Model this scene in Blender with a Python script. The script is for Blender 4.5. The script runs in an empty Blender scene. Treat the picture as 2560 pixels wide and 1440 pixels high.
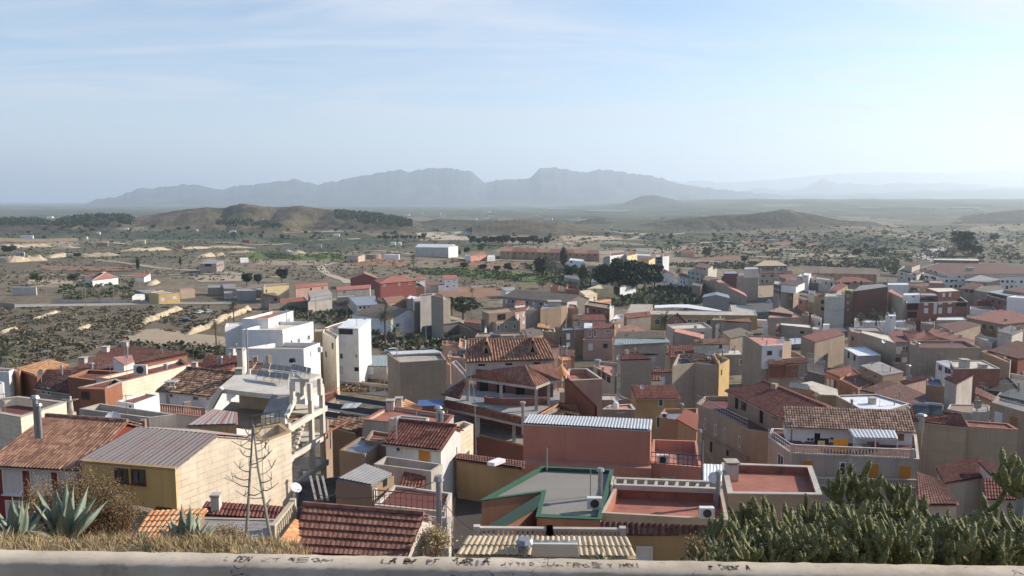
import bpy,math,random
import numpy as np
from mathutils import Vector
from bisect import bisect_right
R=math.radians
random.seed(7)
sc=bpy.context.scene
COL=sc.collection
F=2000.0;PITCH=R(6.28);CP,SP=math.cos(PITCH),math.sin(PITCH)
def ray(px,py):
 u,v=(px-1280)/F,(720-py)/F
 return Vector((u,CP+v*SP,-SP+v*CP))
def atY(px,py,Y):
 d=ray(px,py);return d*(Y/d.y)
def atZ(px,py,z):
 d=ray(px,py)
 t=z/d.z if d.z<-1e-5 else 9e4
 return d*t
TY=[-300,-30,1,4,8,9.5,12,14,20,28,40,60,80,120,160,200,300,400,600,1000,2000,4000,10000,60000]
TZ=[-1.7,-1.7,-1.9,-4.1,-3.95,-4.2,-5.4,-7,-14,-20,-25,-29.5,-32.5,-38,-42.5,-46,-48.5,-51,-54,-57,-61,-66,-75,-110]
def T0(Y):
 i=min(max(bisect_right(TY,Y)-1,0),len(TY)-2)
 f=(Y-TY[i])/(TY[i+1]-TY[i])
 return TZ[i]+(TZ[i+1]-TZ[i])*max(0,min(1,f))
def T(x,y):
 z=T0(y)
 if y>260:
  a=min(5.5,(y-260)*.006)
  z+=a*(math.sin(x*.011+y*.004)*math.sin(y*.009-x*.003+1.3)+.45*math.sin(x*.031+2)*math.sin(y*.027+x*.008))
  if x>400 and y>2500:
   z+=min(1,(x-400)/1500)*min(1,(y-2500)/4000)*75
 if 7.2<y<15 and x>-3.2:
  f=min(1,(x+3.2)/.5);z+=(min(z,-.485*y)-z)*f
 return z
def hitT(px,py,H=0.0,y0=9.0):
 d=ray(px,py);Y=y0 if H<=0 else 55
 if H>0:
  while Y<400 and(d*(Y/d.y)).z<=T0(Y)+H:Y*=1.03
 prev=Y
 while Y<40000:
  p=d*(Y/d.y)
  if p.z<=T(p.x,p.y)+H:
   lo,hi=prev,Y
   for _ in range(18):
    m=(lo+hi)/2;p=d*(m/d.y)
    if p.z<=T(p.x,p.y)+H:hi=m
    else:lo=m
   return d*(hi/d.y)
  prev=Y;Y*=1.012
 return d*(40000/d.y)
def tag(o,label=None,cat=None,group=None,kind=None):
 if label:o['label']=label
 if cat:o['category']=cat
 if group:o['group']=group
 if kind:o['kind']=kind
 return o
def empty(name,loc,label,cat,group=None):
 o=bpy.data.objects.new(name,None);COL.objects.link(o);o.location=loc
 o.empty_display_size=.5
 return tag(o,label,cat,group)
class MB:
 def __init__(s):s.v=[];s.f=[];s.uv=[];s.m=[];s.mi=0
 def add(s,vs,fs,uvs=None):
  b=len(s.v);s.v+=[tuple(p)for p in vs]
  for k,f in enumerate(fs):
   s.f.append([b+i for i in f]);s.uv.append(uvs[k]if uvs else None);s.m.append(s.mi)
 def poly(s,vs,uv=None):s.add(vs,[range(len(vs))],[uv]if uv else None)
 def box(s,c,sx,sy,sz,rz=0,ax=None):
  """c = centre of the bottom"""
  X=Vector((math.cos(rz),math.sin(rz),0));Yv=Vector((-math.sin(rz),math.cos(rz),0));Z=Vector((0,0,1))
  if ax:X,Yv,Z=ax
  c=Vector(c);v=[]
  for k in(0,1):
   for a,b in((-1,-1),(1,-1),(1,1),(-1,1)):
    v.append(c+X*(a*sx/2)+Yv*(b*sy/2)+Z*(k*sz))
  s.add(v,[(3,2,1,0),(4,5,6,7),(0,1,5,4),(1,2,6,5),(2,3,7,6),(3,0,4,7)])
 def bar(s,a,b,w,h=None,up=(0,0,1)):
  a,b=Vector(a),Vector(b);d=b-a;L=d.length
  if L<1e-6:return
  d/=L;u=Vector(up)
  if abs(d.dot(u))>.98:u=Vector((0,1,0))
  x=d.cross(u).normalized();y=x.cross(d)
  s.box(a,w,h or w,L,ax=(x,y,d))
 def cyl(s,a,b,r0,r1=None,n=8,cap=True):
  a,b=Vector(a),Vector(b);r1=r0 if r1 is None else r1
  d=(b-a);L=d.length
  if L<1e-6:return
  d/=L;u=Vector((0,0,1))if abs(d.z)<.9 else Vector((0,1,0))
  x=d.cross(u).normalized();y=d.cross(x)
  v=[]
  for p,r in((a,r0),(b,r1)):
   for k in range(n):
    t=2*math.pi*k/n;v.append(p+x*(r*math.cos(t))+y*(r*math.sin(t)))
  f=[(k,(k+1)%n,n+(k+1)%n,n+k)for k in range(n)]
  if cap:f+=[tuple(range(n-1,-1,-1)),tuple(range(n,2*n))]
  s.add(v,f)
 def tube(s,pts,rs,n=6):
  v=[];f=[];m=len(pts);x=None
  for i,p in enumerate(pts):
   p=Vector(p);d=Vector(pts[min(i+1,m-1)])-Vector(pts[max(i-1,0)])
   d.normalize()
   if x is None:
    u=Vector((0,0,1))if abs(d.z)<.9 else Vector((0,1,0));x=d.cross(u).normalized()
   else:x=(x-d*x.dot(d)).normalized()
   y=d.cross(x)
   for k in range(n):
    t=2*math.pi*k/n;v.append(p+x*(rs[i]*math.cos(t))+y*(rs[i]*math.sin(t)))
  for i in range(m-1):
   for k in range(n):
    f.append((i*n+k,i*n+(k+1)%n,(i+1)*n+(k+1)%n,(i+1)*n+k))
  f+=[tuple(range(n-1,-1,-1)),tuple(range((m-1)*n,m*n))]
  s.add(v,f)
 def build(s,name,mat,parent=None,smooth=False,uv=True):
  if not s.f:return None
  me=bpy.data.meshes.new(name)
  me.from_pydata(s.v,[],s.f)
  for m in(mat if isinstance(mat,(list,tuple))else[mat]):me.materials.append(M(m)if isinstance(m,str)else m)
  if any(s.m):me.polygons.foreach_set('material_index',s.m)
  if uv:
   lay=me.uv_layers.new(name='UVMap');out=np.zeros((len(me.loops),2),np.float32)
   for p,u in zip(me.polygons,s.uv):
    if u is not None:
     for k,li in enumerate(range(p.loop_start,p.loop_start+p.loop_total)):out[li]=u[k]
    else:
     n=p.normal
     if abs(n.z)>.75:
      for li in range(p.loop_start,p.loop_start+p.loop_total):
       c=s.v[me.loops[li].vertex_index];out[li]=(c[0],c[1])
     else:
      l=math.hypot(n.x,n.y)or 1;tx,ty=-n.y/l,n.x/l
      for li in range(p.loop_start,p.loop_start+p.loop_total):
       c=s.v[me.loops[li].vertex_index];out[li]=(c[0]*tx+c[1]*ty,c[2])
   lay.data.foreach_set('uv',out.ravel())
  if smooth:me.polygons.foreach_set('use_smooth',[True]*len(me.polygons))
  me.update()
  o=bpy.data.objects.new(name,me);COL.objects.link(o)
  if parent:
   o.parent=parent;w=Vector(parent.location)
   q=parent.parent
   while q:w+=Vector(q.location);q=q.parent
   o.matrix_parent_inverse.identity();o.location=-w
  return o
def npmesh(name,V,Fc,mat,k=4):
 V=np.asarray(V,np.float32);Fc=np.asarray(Fc,np.int32)
 me=bpy.data.meshes.new(name);me.vertices.add(len(V));me.vertices.foreach_set('co',V.ravel())
 me.loops.add(Fc.size);me.loops.foreach_set('vertex_index',Fc.ravel())
 me.polygons.add(len(Fc));me.polygons.foreach_set('loop_start',np.arange(0,Fc.size,k,dtype=np.int32))
 me.update(calc_edges=True)
 for m in(mat if isinstance(mat,(list,tuple))else[mat]):me.materials.append(M(m))
 return me
class NT:
 def __init__(s,name):
  s.m=bpy.data.materials.new(name);s.m.use_nodes=True;s.t=s.m.node_tree
  s.b=s.t.nodes['Principled BSDF'];s.out=s.t.nodes['Material Output']
 def n(s,t,**k):
  x=s.t.nodes.new(t)
  for a,b in k.items():
   if a.startswith('i_'):x.inputs[int(a[2:])if a[2:].isdigit()else a[2:].replace('_',' ')].default_value=b
   else:setattr(x,a,b)
  return x
 def l(s,a,b):s.t.links.new(a,b)
 def coord(s,kind='UV',scale=(1,1,1)):
  if kind=='UV':c=s.n('ShaderNodeUVMap').outputs[0]
  elif kind=='World':c=s.n('ShaderNodeNewGeometry').outputs['Position']
  else:c=s.n('ShaderNodeTexCoord').outputs[kind]
  m=s.n('ShaderNodeMapping');m.inputs['Scale'].default_value=scale;s.l(c,m.inputs[0]);return m.outputs[0]
 def noise(s,vec,scale,detail=4,rough=.6):
  x=s.n('ShaderNodeTexNoise');x.inputs['Scale'].default_value=scale;x.inputs['Detail'].default_value=detail
  x.inputs['Roughness'].default_value=rough;s.l(vec,x.inputs['Vector']);return x.outputs[0]
 def ramp(s,f,stops):
  x=s.n('ShaderNodeValToRGB');e=x.color_ramp.elements
  e[0].position,e[0].color=stops[0][0],c4(stops[0][1]);e[1].position,e[1].color=stops[-1][0],c4(stops[-1][1])
  for p,c in stops[1:-1]:q=e.new(p);q.color=c4(c)
  s.l(f,x.inputs[0]);return x.outputs[0]
 def mix(s,f,a,b,mode='MIX'):
  x=s.n('ShaderNodeMix');x.data_type='RGBA';x.blend_type=mode
  for i,v in((0,f),(6,a),(7,b)):
   if isinstance(v,(int,float)):x.inputs[i].default_value=v
   elif isinstance(v,tuple):x.inputs[i].default_value=c4(v)
   else:s.l(v,x.inputs[i])
  return x.outputs[2]
 def math(s,op,a,b=0):
  x=s.n('ShaderNodeMath');x.operation=op
  for i,v in((0,a),(1,b)):
   if isinstance(v,(int,float)):x.inputs[i].default_value=v
   else:s.l(v,x.inputs[i])
  return x.outputs[0]
 def bump(s,h,strength=.3,dist=.05):
  x=s.n('ShaderNodeBump');x.inputs['Strength'].default_value=strength;x.inputs['Distance'].default_value=dist
  s.l(h,x.inputs['Height']);s.l(x.outputs[0],s.b.inputs['Normal'])
 def done(s,col,rough=.85,metal=0):
  if isinstance(col,tuple):s.b.inputs['Base Color'].default_value=c4(col)
  else:s.l(col,s.b.inputs['Base Color'])
  s.b.inputs['Roughness'].default_value=rough;s.b.inputs['Metallic'].default_value=metal
  s.b.inputs['Specular IOR Level'].default_value=.3
  return s.m
def c4(c):return tuple(c)+(1,)if len(c)==3 else tuple(c)
def sc3(c,k):return tuple(max(0,min(1,x*k))for x in c)
def var(s,col):
 oi=s.n('ShaderNodeObjectInfo')
 h=s.n('ShaderNodeHueSaturation');s.l(col,h.inputs['Color'])
 mr=s.n('ShaderNodeMapRange');s.l(oi.outputs['Random'],mr.inputs[0]);mr.inputs[3].default_value=.88;mr.inputs[4].default_value=1.1
 s.l(mr.outputs[0],h.inputs['Value']);return h.outputs[0]
def plaster(name,c,dirt=.5,streak=.35,rough=.9):
 s=NT(name);w=s.coord('World');
 n1=s.noise(w,.35,5);n2=s.noise(w,4,4)
 sv=s.coord('World',(2.2,2.2,.12));n3=s.noise(sv,1,3)
 col=s.mix(s.ramp(n1,[(.35,(0,0,0)),(.7,(1,1,1))]),sc3(c,1.06),sc3(c,1-.42*dirt))
 col=s.mix(s.ramp(n3,[(.46,(0,0,0)),(.74,(min(1,streak*1.4),)*3)]),col,sc3(c,.62))
 col=s.mix(s.ramp(n2,[(.3,(0,0,0)),(.8,(.35,)*3)]),col,sc3(c,.82))
 s.bump(n2,.25,.02)
 return s.done(var(s,col),rough)
def bricky(name,c,c2,mortar,w=.4,h=.2,ms=.015,streak=.4,patch=None):
 s=NT(name);u=s.coord('UV')
 br=s.n('ShaderNodeTexBrick');br.inputs['Scale'].default_value=1;br.inputs['Brick Width'].default_value=w
 br.inputs['Row Height'].default_value=h;br.inputs['Mortar Size'].default_value=ms;br.inputs['Mortar Smooth'].default_value=.3
 br.inputs['Color1'].default_value=c4(c);br.inputs['Color2'].default_value=c4(c2);br.inputs['Mortar'].default_value=c4(mortar)
 wob=s.noise(s.coord('World'),.7,3)
 ad=s.n('ShaderNodeVectorMath');ad.operation='ADD';s.l(u,ad.inputs[0])
 sm=s.n('ShaderNodeCombineXYZ');s.l(s.math('MULTIPLY',wob,.10),sm.inputs[1]);s.l(sm.outputs[0],ad.inputs[1])
 s.l(ad.outputs[0],br.inputs['Vector'])
 wd=s.coord('World');n1=s.noise(wd,.4,6,.7);n3=s.noise(s.coord('World',(1.6,1.6,.1)),1,4)
 pm=s.ramp(s.noise(wd,.9,5,.7),[(.42,(0,0,0)),(.6,(.8,.8,.8))])
 col=s.mix(pm,br.outputs[0],patch or sc3(c,1.02))
 col=s.mix(s.ramp(n1,[(.4,(0,0,0)),(.75,(.5,)*3)]),col,sc3(c,.72))
 col=s.mix(s.ramp(n3,[(.52,(0,0,0)),(.75,(streak,)*3)]),col,sc3(c,.6))
 s.bump(br.outputs['Fac'],-.25,.02)
 return s.done(var(s,col),.95)
def tilem(name,a,b,c,tw=.21,th=.36,lichen=.3):
 s=NT(name);u=s.coord('UV')
 sx=s.n('ShaderNodeSeparateXYZ');s.l(u,sx.inputs[0])
 cx=s.math('FLOOR',s.math('DIVIDE',sx.outputs[0],tw));cy=s.math('FLOOR',s.math('DIVIDE',sx.outputs[1],th))
 cb=s.n('ShaderNodeCombineXYZ');s.l(cx,cb.inputs[0]);s.l(cy,cb.inputs[1])
 wn=s.n('ShaderNodeTexWhiteNoise');wn.noise_dimensions='2D';s.l(cb.outputs[0],wn.inputs[0])
 col=s.ramp(wn.outputs[0],[(0,a),(.45,b),(1,c)])
 w=s.coord('World');n=s.noise(w,.5,5);n2=s.noise(w,3,5)
 col=s.mix(s.ramp(n,[(.45,(0,0,0)),(.75,(.6,)*3)]),col,sc3(a,.8))
 col=s.mix(s.ramp(n2,[(.55,(0,0,0)),(.75,(lichen,)*3)]),col,(.34,.28,.18))
 return s.done(var(s,col),.9)
def flatm(name,c,rough=.8,metal=0,noise=.3,scale=1.5):
 s=NT(name);w=s.coord('World');n1=s.noise(w,scale,5);n2=s.noise(w,scale*.12,4)
 col=s.mix(s.ramp(n1,[(.3,(0,0,0)),(.75,(1,1,1))]),sc3(c,1+.12*noise),sc3(c,1-.5*noise))
 col=s.mix(s.ramp(n2,[(.4,(0,0,0)),(.65,(noise,)*3)]),col,sc3(c,.75))
 return s.done(var(s,col),rough,metal)
def roofpaint(name,c,spot=(.10,.06,.05)):
 s=NT(name);w=s.coord('World');n1=s.noise(w,.45,5);n2=s.noise(s.coord('World',(1,2.4,1)),.9,7,.75)
 col=s.mix(s.ramp(n1,[(.35,(0,0,0)),(.7,(.8,)*3)]),sc3(c,1.1),sc3(c,.72))
 col=s.mix(s.ramp(n2,[(.54,(0,0,0)),(.66,(.75,)*3)]),col,spot)
 s.bump(n2,.2,.02)
 return s.done(var(s,col),.85)
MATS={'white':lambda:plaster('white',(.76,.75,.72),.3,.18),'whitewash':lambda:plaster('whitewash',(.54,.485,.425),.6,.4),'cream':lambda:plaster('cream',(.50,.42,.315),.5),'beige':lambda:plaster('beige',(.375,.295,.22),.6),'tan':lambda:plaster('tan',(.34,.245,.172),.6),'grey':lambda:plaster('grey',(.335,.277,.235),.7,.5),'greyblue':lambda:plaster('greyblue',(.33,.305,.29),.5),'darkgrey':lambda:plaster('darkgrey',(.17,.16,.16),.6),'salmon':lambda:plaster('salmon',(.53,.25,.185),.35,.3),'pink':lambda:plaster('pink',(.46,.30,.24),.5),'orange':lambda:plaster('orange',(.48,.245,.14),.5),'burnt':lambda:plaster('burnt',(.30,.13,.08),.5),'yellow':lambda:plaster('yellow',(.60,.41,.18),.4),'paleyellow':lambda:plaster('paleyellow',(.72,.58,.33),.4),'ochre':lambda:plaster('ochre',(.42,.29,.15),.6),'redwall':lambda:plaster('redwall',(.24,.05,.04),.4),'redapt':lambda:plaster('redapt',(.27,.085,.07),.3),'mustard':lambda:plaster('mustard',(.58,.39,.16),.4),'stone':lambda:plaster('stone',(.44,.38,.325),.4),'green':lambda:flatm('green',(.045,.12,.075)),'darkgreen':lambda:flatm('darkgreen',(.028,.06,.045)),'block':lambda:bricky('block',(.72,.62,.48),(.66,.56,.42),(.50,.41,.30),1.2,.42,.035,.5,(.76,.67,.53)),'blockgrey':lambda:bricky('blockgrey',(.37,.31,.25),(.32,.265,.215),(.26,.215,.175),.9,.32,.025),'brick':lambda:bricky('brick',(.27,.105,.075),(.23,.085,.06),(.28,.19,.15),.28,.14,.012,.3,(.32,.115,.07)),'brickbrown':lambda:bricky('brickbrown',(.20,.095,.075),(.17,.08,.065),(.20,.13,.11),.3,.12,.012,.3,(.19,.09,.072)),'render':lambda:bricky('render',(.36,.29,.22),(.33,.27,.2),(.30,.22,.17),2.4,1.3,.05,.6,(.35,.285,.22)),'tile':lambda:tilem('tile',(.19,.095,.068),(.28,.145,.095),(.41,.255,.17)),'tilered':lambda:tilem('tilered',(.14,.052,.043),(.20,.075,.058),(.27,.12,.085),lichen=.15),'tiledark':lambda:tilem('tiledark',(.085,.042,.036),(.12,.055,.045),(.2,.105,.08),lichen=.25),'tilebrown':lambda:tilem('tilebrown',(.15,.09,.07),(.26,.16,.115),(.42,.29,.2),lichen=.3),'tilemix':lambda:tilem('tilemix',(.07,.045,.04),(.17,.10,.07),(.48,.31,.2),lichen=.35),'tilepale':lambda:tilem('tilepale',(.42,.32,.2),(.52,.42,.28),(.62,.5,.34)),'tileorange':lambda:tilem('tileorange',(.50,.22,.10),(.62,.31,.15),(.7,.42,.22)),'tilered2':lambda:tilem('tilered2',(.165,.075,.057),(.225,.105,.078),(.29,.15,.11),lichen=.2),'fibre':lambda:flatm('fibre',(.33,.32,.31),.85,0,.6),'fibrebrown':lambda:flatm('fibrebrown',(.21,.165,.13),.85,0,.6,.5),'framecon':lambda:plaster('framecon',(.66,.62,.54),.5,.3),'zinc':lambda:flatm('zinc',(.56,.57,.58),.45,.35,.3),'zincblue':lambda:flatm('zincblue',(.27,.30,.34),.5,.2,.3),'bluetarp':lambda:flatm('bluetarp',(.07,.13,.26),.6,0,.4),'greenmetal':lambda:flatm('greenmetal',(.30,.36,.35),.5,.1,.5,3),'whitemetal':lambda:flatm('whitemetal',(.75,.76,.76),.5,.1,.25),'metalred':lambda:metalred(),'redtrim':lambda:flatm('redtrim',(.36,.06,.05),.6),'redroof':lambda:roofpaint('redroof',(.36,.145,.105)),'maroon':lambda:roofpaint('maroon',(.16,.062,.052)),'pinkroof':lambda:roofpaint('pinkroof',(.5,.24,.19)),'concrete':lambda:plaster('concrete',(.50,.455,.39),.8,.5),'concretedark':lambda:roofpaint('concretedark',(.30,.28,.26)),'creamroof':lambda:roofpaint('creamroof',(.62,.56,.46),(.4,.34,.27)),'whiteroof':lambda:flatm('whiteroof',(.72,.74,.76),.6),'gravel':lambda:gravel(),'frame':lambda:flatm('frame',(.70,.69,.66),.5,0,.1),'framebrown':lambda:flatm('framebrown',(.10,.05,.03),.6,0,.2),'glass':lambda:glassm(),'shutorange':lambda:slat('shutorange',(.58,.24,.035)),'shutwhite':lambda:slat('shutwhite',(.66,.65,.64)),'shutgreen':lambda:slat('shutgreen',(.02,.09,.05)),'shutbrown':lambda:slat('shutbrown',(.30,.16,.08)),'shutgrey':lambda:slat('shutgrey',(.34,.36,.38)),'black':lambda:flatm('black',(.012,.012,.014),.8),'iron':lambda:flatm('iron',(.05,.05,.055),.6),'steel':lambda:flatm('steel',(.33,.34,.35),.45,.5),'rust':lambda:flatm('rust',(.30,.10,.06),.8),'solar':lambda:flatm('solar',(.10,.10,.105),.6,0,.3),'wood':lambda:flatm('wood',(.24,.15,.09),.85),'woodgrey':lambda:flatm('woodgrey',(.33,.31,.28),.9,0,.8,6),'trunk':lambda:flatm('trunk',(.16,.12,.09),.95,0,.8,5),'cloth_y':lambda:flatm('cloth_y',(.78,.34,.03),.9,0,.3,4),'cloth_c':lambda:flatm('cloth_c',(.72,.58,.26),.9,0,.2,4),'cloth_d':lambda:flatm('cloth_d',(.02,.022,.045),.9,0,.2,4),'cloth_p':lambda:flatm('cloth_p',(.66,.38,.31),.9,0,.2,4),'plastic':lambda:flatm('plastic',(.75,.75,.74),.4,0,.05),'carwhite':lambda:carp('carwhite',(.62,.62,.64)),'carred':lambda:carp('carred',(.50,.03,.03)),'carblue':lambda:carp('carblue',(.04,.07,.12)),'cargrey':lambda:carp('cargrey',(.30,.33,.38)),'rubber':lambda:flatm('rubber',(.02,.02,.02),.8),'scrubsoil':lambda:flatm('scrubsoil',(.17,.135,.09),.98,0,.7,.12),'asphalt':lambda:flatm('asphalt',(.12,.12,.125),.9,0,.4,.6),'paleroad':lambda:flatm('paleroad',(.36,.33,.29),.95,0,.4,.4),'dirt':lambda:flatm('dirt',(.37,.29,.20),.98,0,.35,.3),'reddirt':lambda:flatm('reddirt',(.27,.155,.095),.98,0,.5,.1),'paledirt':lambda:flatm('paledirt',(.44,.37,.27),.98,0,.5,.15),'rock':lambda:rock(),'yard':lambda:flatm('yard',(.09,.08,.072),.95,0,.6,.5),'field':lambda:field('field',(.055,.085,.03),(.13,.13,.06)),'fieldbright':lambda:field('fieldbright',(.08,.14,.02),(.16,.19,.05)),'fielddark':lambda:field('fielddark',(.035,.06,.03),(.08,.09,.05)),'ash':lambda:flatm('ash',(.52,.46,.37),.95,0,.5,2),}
def metalred():
 s=NT('metal_roof_panels');u=s.coord('UV');sx=s.n('ShaderNodeSeparateXYZ');s.l(u,sx.inputs[0])
 fr=s.math('FRACT',s.math('DIVIDE',sx.outputs[0],1.05));w=s.coord('World')
 n=s.noise(s.coord('World',(.5,.5,1)),.9,5);worn=s.ramp(n,[(.50,(0,0,0)),(.62,(1,1,1))])
 a=s.mix(s.math('LESS_THAN',fr,.10),(.35,.30,.27),(.30,.07,.06))
 d=s.noise(w,6,3);a=s.mix(s.ramp(d,[(.66,(0,0,0)),(.7,(.7,)*3)]),a,(.15,.07,.06))
 a=s.mix(s.math('MULTIPLY',worn,.16),a,(.36,.10,.09))
 return s.done(a,.75)
def slat(name,c):
 s=NT(name);u=s.coord('UV');sx=s.n('ShaderNodeSeparateXYZ');s.l(u,sx.inputs[0])
 fr=s.math('FRACT',s.math('DIVIDE',sx.outputs[1],.06))
 s.bump(fr,.5,.02);n=s.noise(s.coord('World'),3,3)
 return s.done(s.mix(n,sc3(c,1.1),sc3(c,.8)),.6)
def glassm():
 s=NT('window_glass');n=s.noise(s.coord('World'),.8,2)
 s.b.inputs['Specular IOR Level'].default_value=.6
 m=s.done(s.ramp(n,[(.35,(.012,.014,.018)),(.7,(.06,.065,.075))]),.08);s.b.inputs['Specular IOR Level'].default_value=.6;return m
def carp(name,c):
 s=NT(name);m=s.done(c,.3,.2);s.b.inputs['Coat Weight'].default_value=.6;return m
def gravel():
 s=NT('gravel_roof');w=s.coord('World');n=s.noise(w,14,3);n2=s.noise(w,.4,4);n3=s.noise(w,3,4,.8)
 col=s.mix(n,(.20,.185,.165),(.31,.29,.26));col=s.mix(s.ramp(n2,[(.4,(0,0,0)),(.7,(.5,)*3)]),col,(.2,.18,.16))
 col=s.mix(s.ramp(n3,[(.62,(0,0,0)),(.7,(.5,)*3)]),col,(.36,.33,.3));s.bump(n,.5,.03);return s.done(col,.95)
def rock():
 s=NT('bank_rock');w=s.coord('World');n=s.noise(w,.5,7,.7);n2=s.noise(w,.12,4)
 col=s.ramp(n,[(.3,(.24,.18,.12)),(.48,(.47,.38,.26)),(.7,(.60,.51,.37))])
 col=s.mix(s.ramp(n2,[(.5,(0,0,0)),(.7,(.6,)*3)]),col,(.22,.17,.11));s.bump(n,.8,.5);return s.done(col,.95)
def field(name,a,b):
 s=NT(name);w=s.coord('World');n=s.noise(w,.06,4);wv=s.n('ShaderNodeTexWave');wv.inputs['Scale'].default_value=.16
 wv.inputs['Distortion'].default_value=1;s.l(s.coord('World',(1,.25,1)),wv.inputs[0])
 n2=s.noise(w,.4,5)
 col=s.mix(wv.outputs[0],a,b);col=s.mix(s.ramp(n,[(.4,(0,0,0)),(.7,(.7,)*3)]),col,a)
 col=s.mix(s.ramp(n2,[(.4,(0,0,0)),(.6,(.6,)*3)]),col,sc3(a,.7));return s.done(col,.95)
def leafm(name,a,b,rough=.7,trans=0):
 s=NT(name);g=s.n('ShaderNodeNewGeometry');n=s.noise(s.coord('World'),.9,3)
 col=s.mix(g.outputs['Random Per Island'],a,b);col=s.mix(s.ramp(n,[(.4,(0,0,0)),(.7,(.5,)*3)]),col,sc3(a,.7))
 m=s.done(col,rough)
 return m
LEAF={'leaf_pine':((.018,.04,.02),(.045,.075,.03)),'leaf_olive':((.06,.075,.04),(.12,.13,.07)),'leaf_green':((.04,.075,.02),(.10,.15,.045)),'leaf_scrub':((.12,.10,.065),(.22,.18,.12)),'leaf_dry':((.24,.17,.08),(.42,.31,.16)),'leaf_grass':((.36,.27,.14),(.56,.44,.26)),'leaf_palm':((.04,.055,.025),(.12,.13,.06)),'leaf_palmdry':((.16,.11,.05),(.3,.22,.1)),'leaf_brown':((.10,.08,.06),(.18,.14,.10)),'leaf_rust':((.15,.10,.05),(.30,.21,.11)),'leaf_darkscrub':((.06,.065,.035),(.11,.11,.06)),'spine':((.5,.44,.2),(.75,.68,.38)),'leaf_bare':((.16,.14,.12),(.25,.22,.19)),'leaf_bluegreen':((.05,.075,.055),(.10,.13,.09))}
_m={}
def M(k):
 if k not in _m:_m[k]=leafm(k,*LEAF[k])if k in LEAF else MATS[k]()
 return _m[k]
cam=bpy.data.cameras.new('camera');cam.sensor_width=36;cam.lens=F/2560*36;cam.clip_start=.1;cam.clip_end=200000
co=bpy.data.objects.new('camera',cam);COL.objects.link(co);co.rotation_euler=(R(90)-PITCH,0,0);sc.camera=co
SUN_EL,SUN_AZ=R(27),R(73)
sun=bpy.data.lights.new('sun','SUN');sun.energy=5.0;sun.angle=R(.53);sun.color=(1,.89,.75)
so=bpy.data.objects.new('sun',sun);COL.objects.link(so)
sd=Vector((math.sin(SUN_AZ)*math.cos(SUN_EL),math.cos(SUN_AZ)*math.cos(SUN_EL),math.sin(SUN_EL)))
so.rotation_euler=sd.to_track_quat('Z','Y').to_euler();so.location=(60,30,60)
W=bpy.data.worlds.new('World');sc.world=W;W.use_nodes=True;wt=W.node_tree;bg=wt.nodes['Background']
sky=wt.nodes.new('ShaderNodeTexSky');sky.sky_type='NISHITA';sky.sun_disc=False;sky.sun_elevation=SUN_EL
sky.sun_rotation=SUN_AZ;sky.air_density=1.0;sky.dust_density=.25;sky.ozone_density=3.0;sky.altitude=200
def wn(t,**k):
 x=wt.nodes.new(t)
 for a,b in k.items():setattr(x,a,b)
 return x
L=wt.links.new
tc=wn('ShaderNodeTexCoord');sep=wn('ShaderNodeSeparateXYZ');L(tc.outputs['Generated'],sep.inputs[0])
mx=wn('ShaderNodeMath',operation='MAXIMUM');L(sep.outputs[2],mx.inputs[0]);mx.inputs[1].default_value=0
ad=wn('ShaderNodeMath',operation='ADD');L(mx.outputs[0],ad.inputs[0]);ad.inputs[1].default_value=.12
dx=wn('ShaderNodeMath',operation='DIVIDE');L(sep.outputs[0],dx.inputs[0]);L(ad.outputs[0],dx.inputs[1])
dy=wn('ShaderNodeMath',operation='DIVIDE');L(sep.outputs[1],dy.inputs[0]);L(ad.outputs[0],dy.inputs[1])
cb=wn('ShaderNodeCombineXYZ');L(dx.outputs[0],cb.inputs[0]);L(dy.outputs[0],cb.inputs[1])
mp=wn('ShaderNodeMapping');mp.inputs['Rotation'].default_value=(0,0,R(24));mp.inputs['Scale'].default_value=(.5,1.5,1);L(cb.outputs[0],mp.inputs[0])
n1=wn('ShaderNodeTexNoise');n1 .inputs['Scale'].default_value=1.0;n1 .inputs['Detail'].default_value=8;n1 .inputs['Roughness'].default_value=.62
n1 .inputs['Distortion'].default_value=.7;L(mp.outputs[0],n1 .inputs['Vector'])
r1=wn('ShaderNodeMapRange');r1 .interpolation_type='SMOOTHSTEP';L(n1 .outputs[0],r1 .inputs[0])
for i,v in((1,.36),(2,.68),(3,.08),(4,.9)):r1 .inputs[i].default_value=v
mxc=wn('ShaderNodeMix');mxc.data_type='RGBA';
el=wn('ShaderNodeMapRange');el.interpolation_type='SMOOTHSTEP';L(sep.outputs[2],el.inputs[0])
for i,v in((1,.14),(2,.50),(3,1.0),(4,.12)):el.inputs[i].default_value=v  # cloud veil thinned overhead, out of view, shaped to cut ambient fill
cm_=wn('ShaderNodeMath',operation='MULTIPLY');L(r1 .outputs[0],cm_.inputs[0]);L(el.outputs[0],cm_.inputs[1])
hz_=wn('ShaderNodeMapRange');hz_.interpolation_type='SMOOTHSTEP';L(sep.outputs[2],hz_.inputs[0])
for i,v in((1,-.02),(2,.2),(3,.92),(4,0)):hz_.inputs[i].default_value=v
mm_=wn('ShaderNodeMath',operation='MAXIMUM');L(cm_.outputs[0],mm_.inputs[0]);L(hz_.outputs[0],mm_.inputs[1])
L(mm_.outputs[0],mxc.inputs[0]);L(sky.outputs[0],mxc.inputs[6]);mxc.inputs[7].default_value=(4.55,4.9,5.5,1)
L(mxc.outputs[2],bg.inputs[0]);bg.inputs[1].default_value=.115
sc.view_settings.view_transform='Standard';sc.view_settings.look='None';sc.view_settings.exposure=.56;sc.view_settings.gamma=1
sc.cycles.use_denoising=True;sc.cycles.max_bounces=6;sc.cycles.diffuse_bounces=3;sc.cycles.volume_bounces=2
sc.cycles.use_adaptive_sampling=True;sc.cycles.adaptive_threshold=.02
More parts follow.
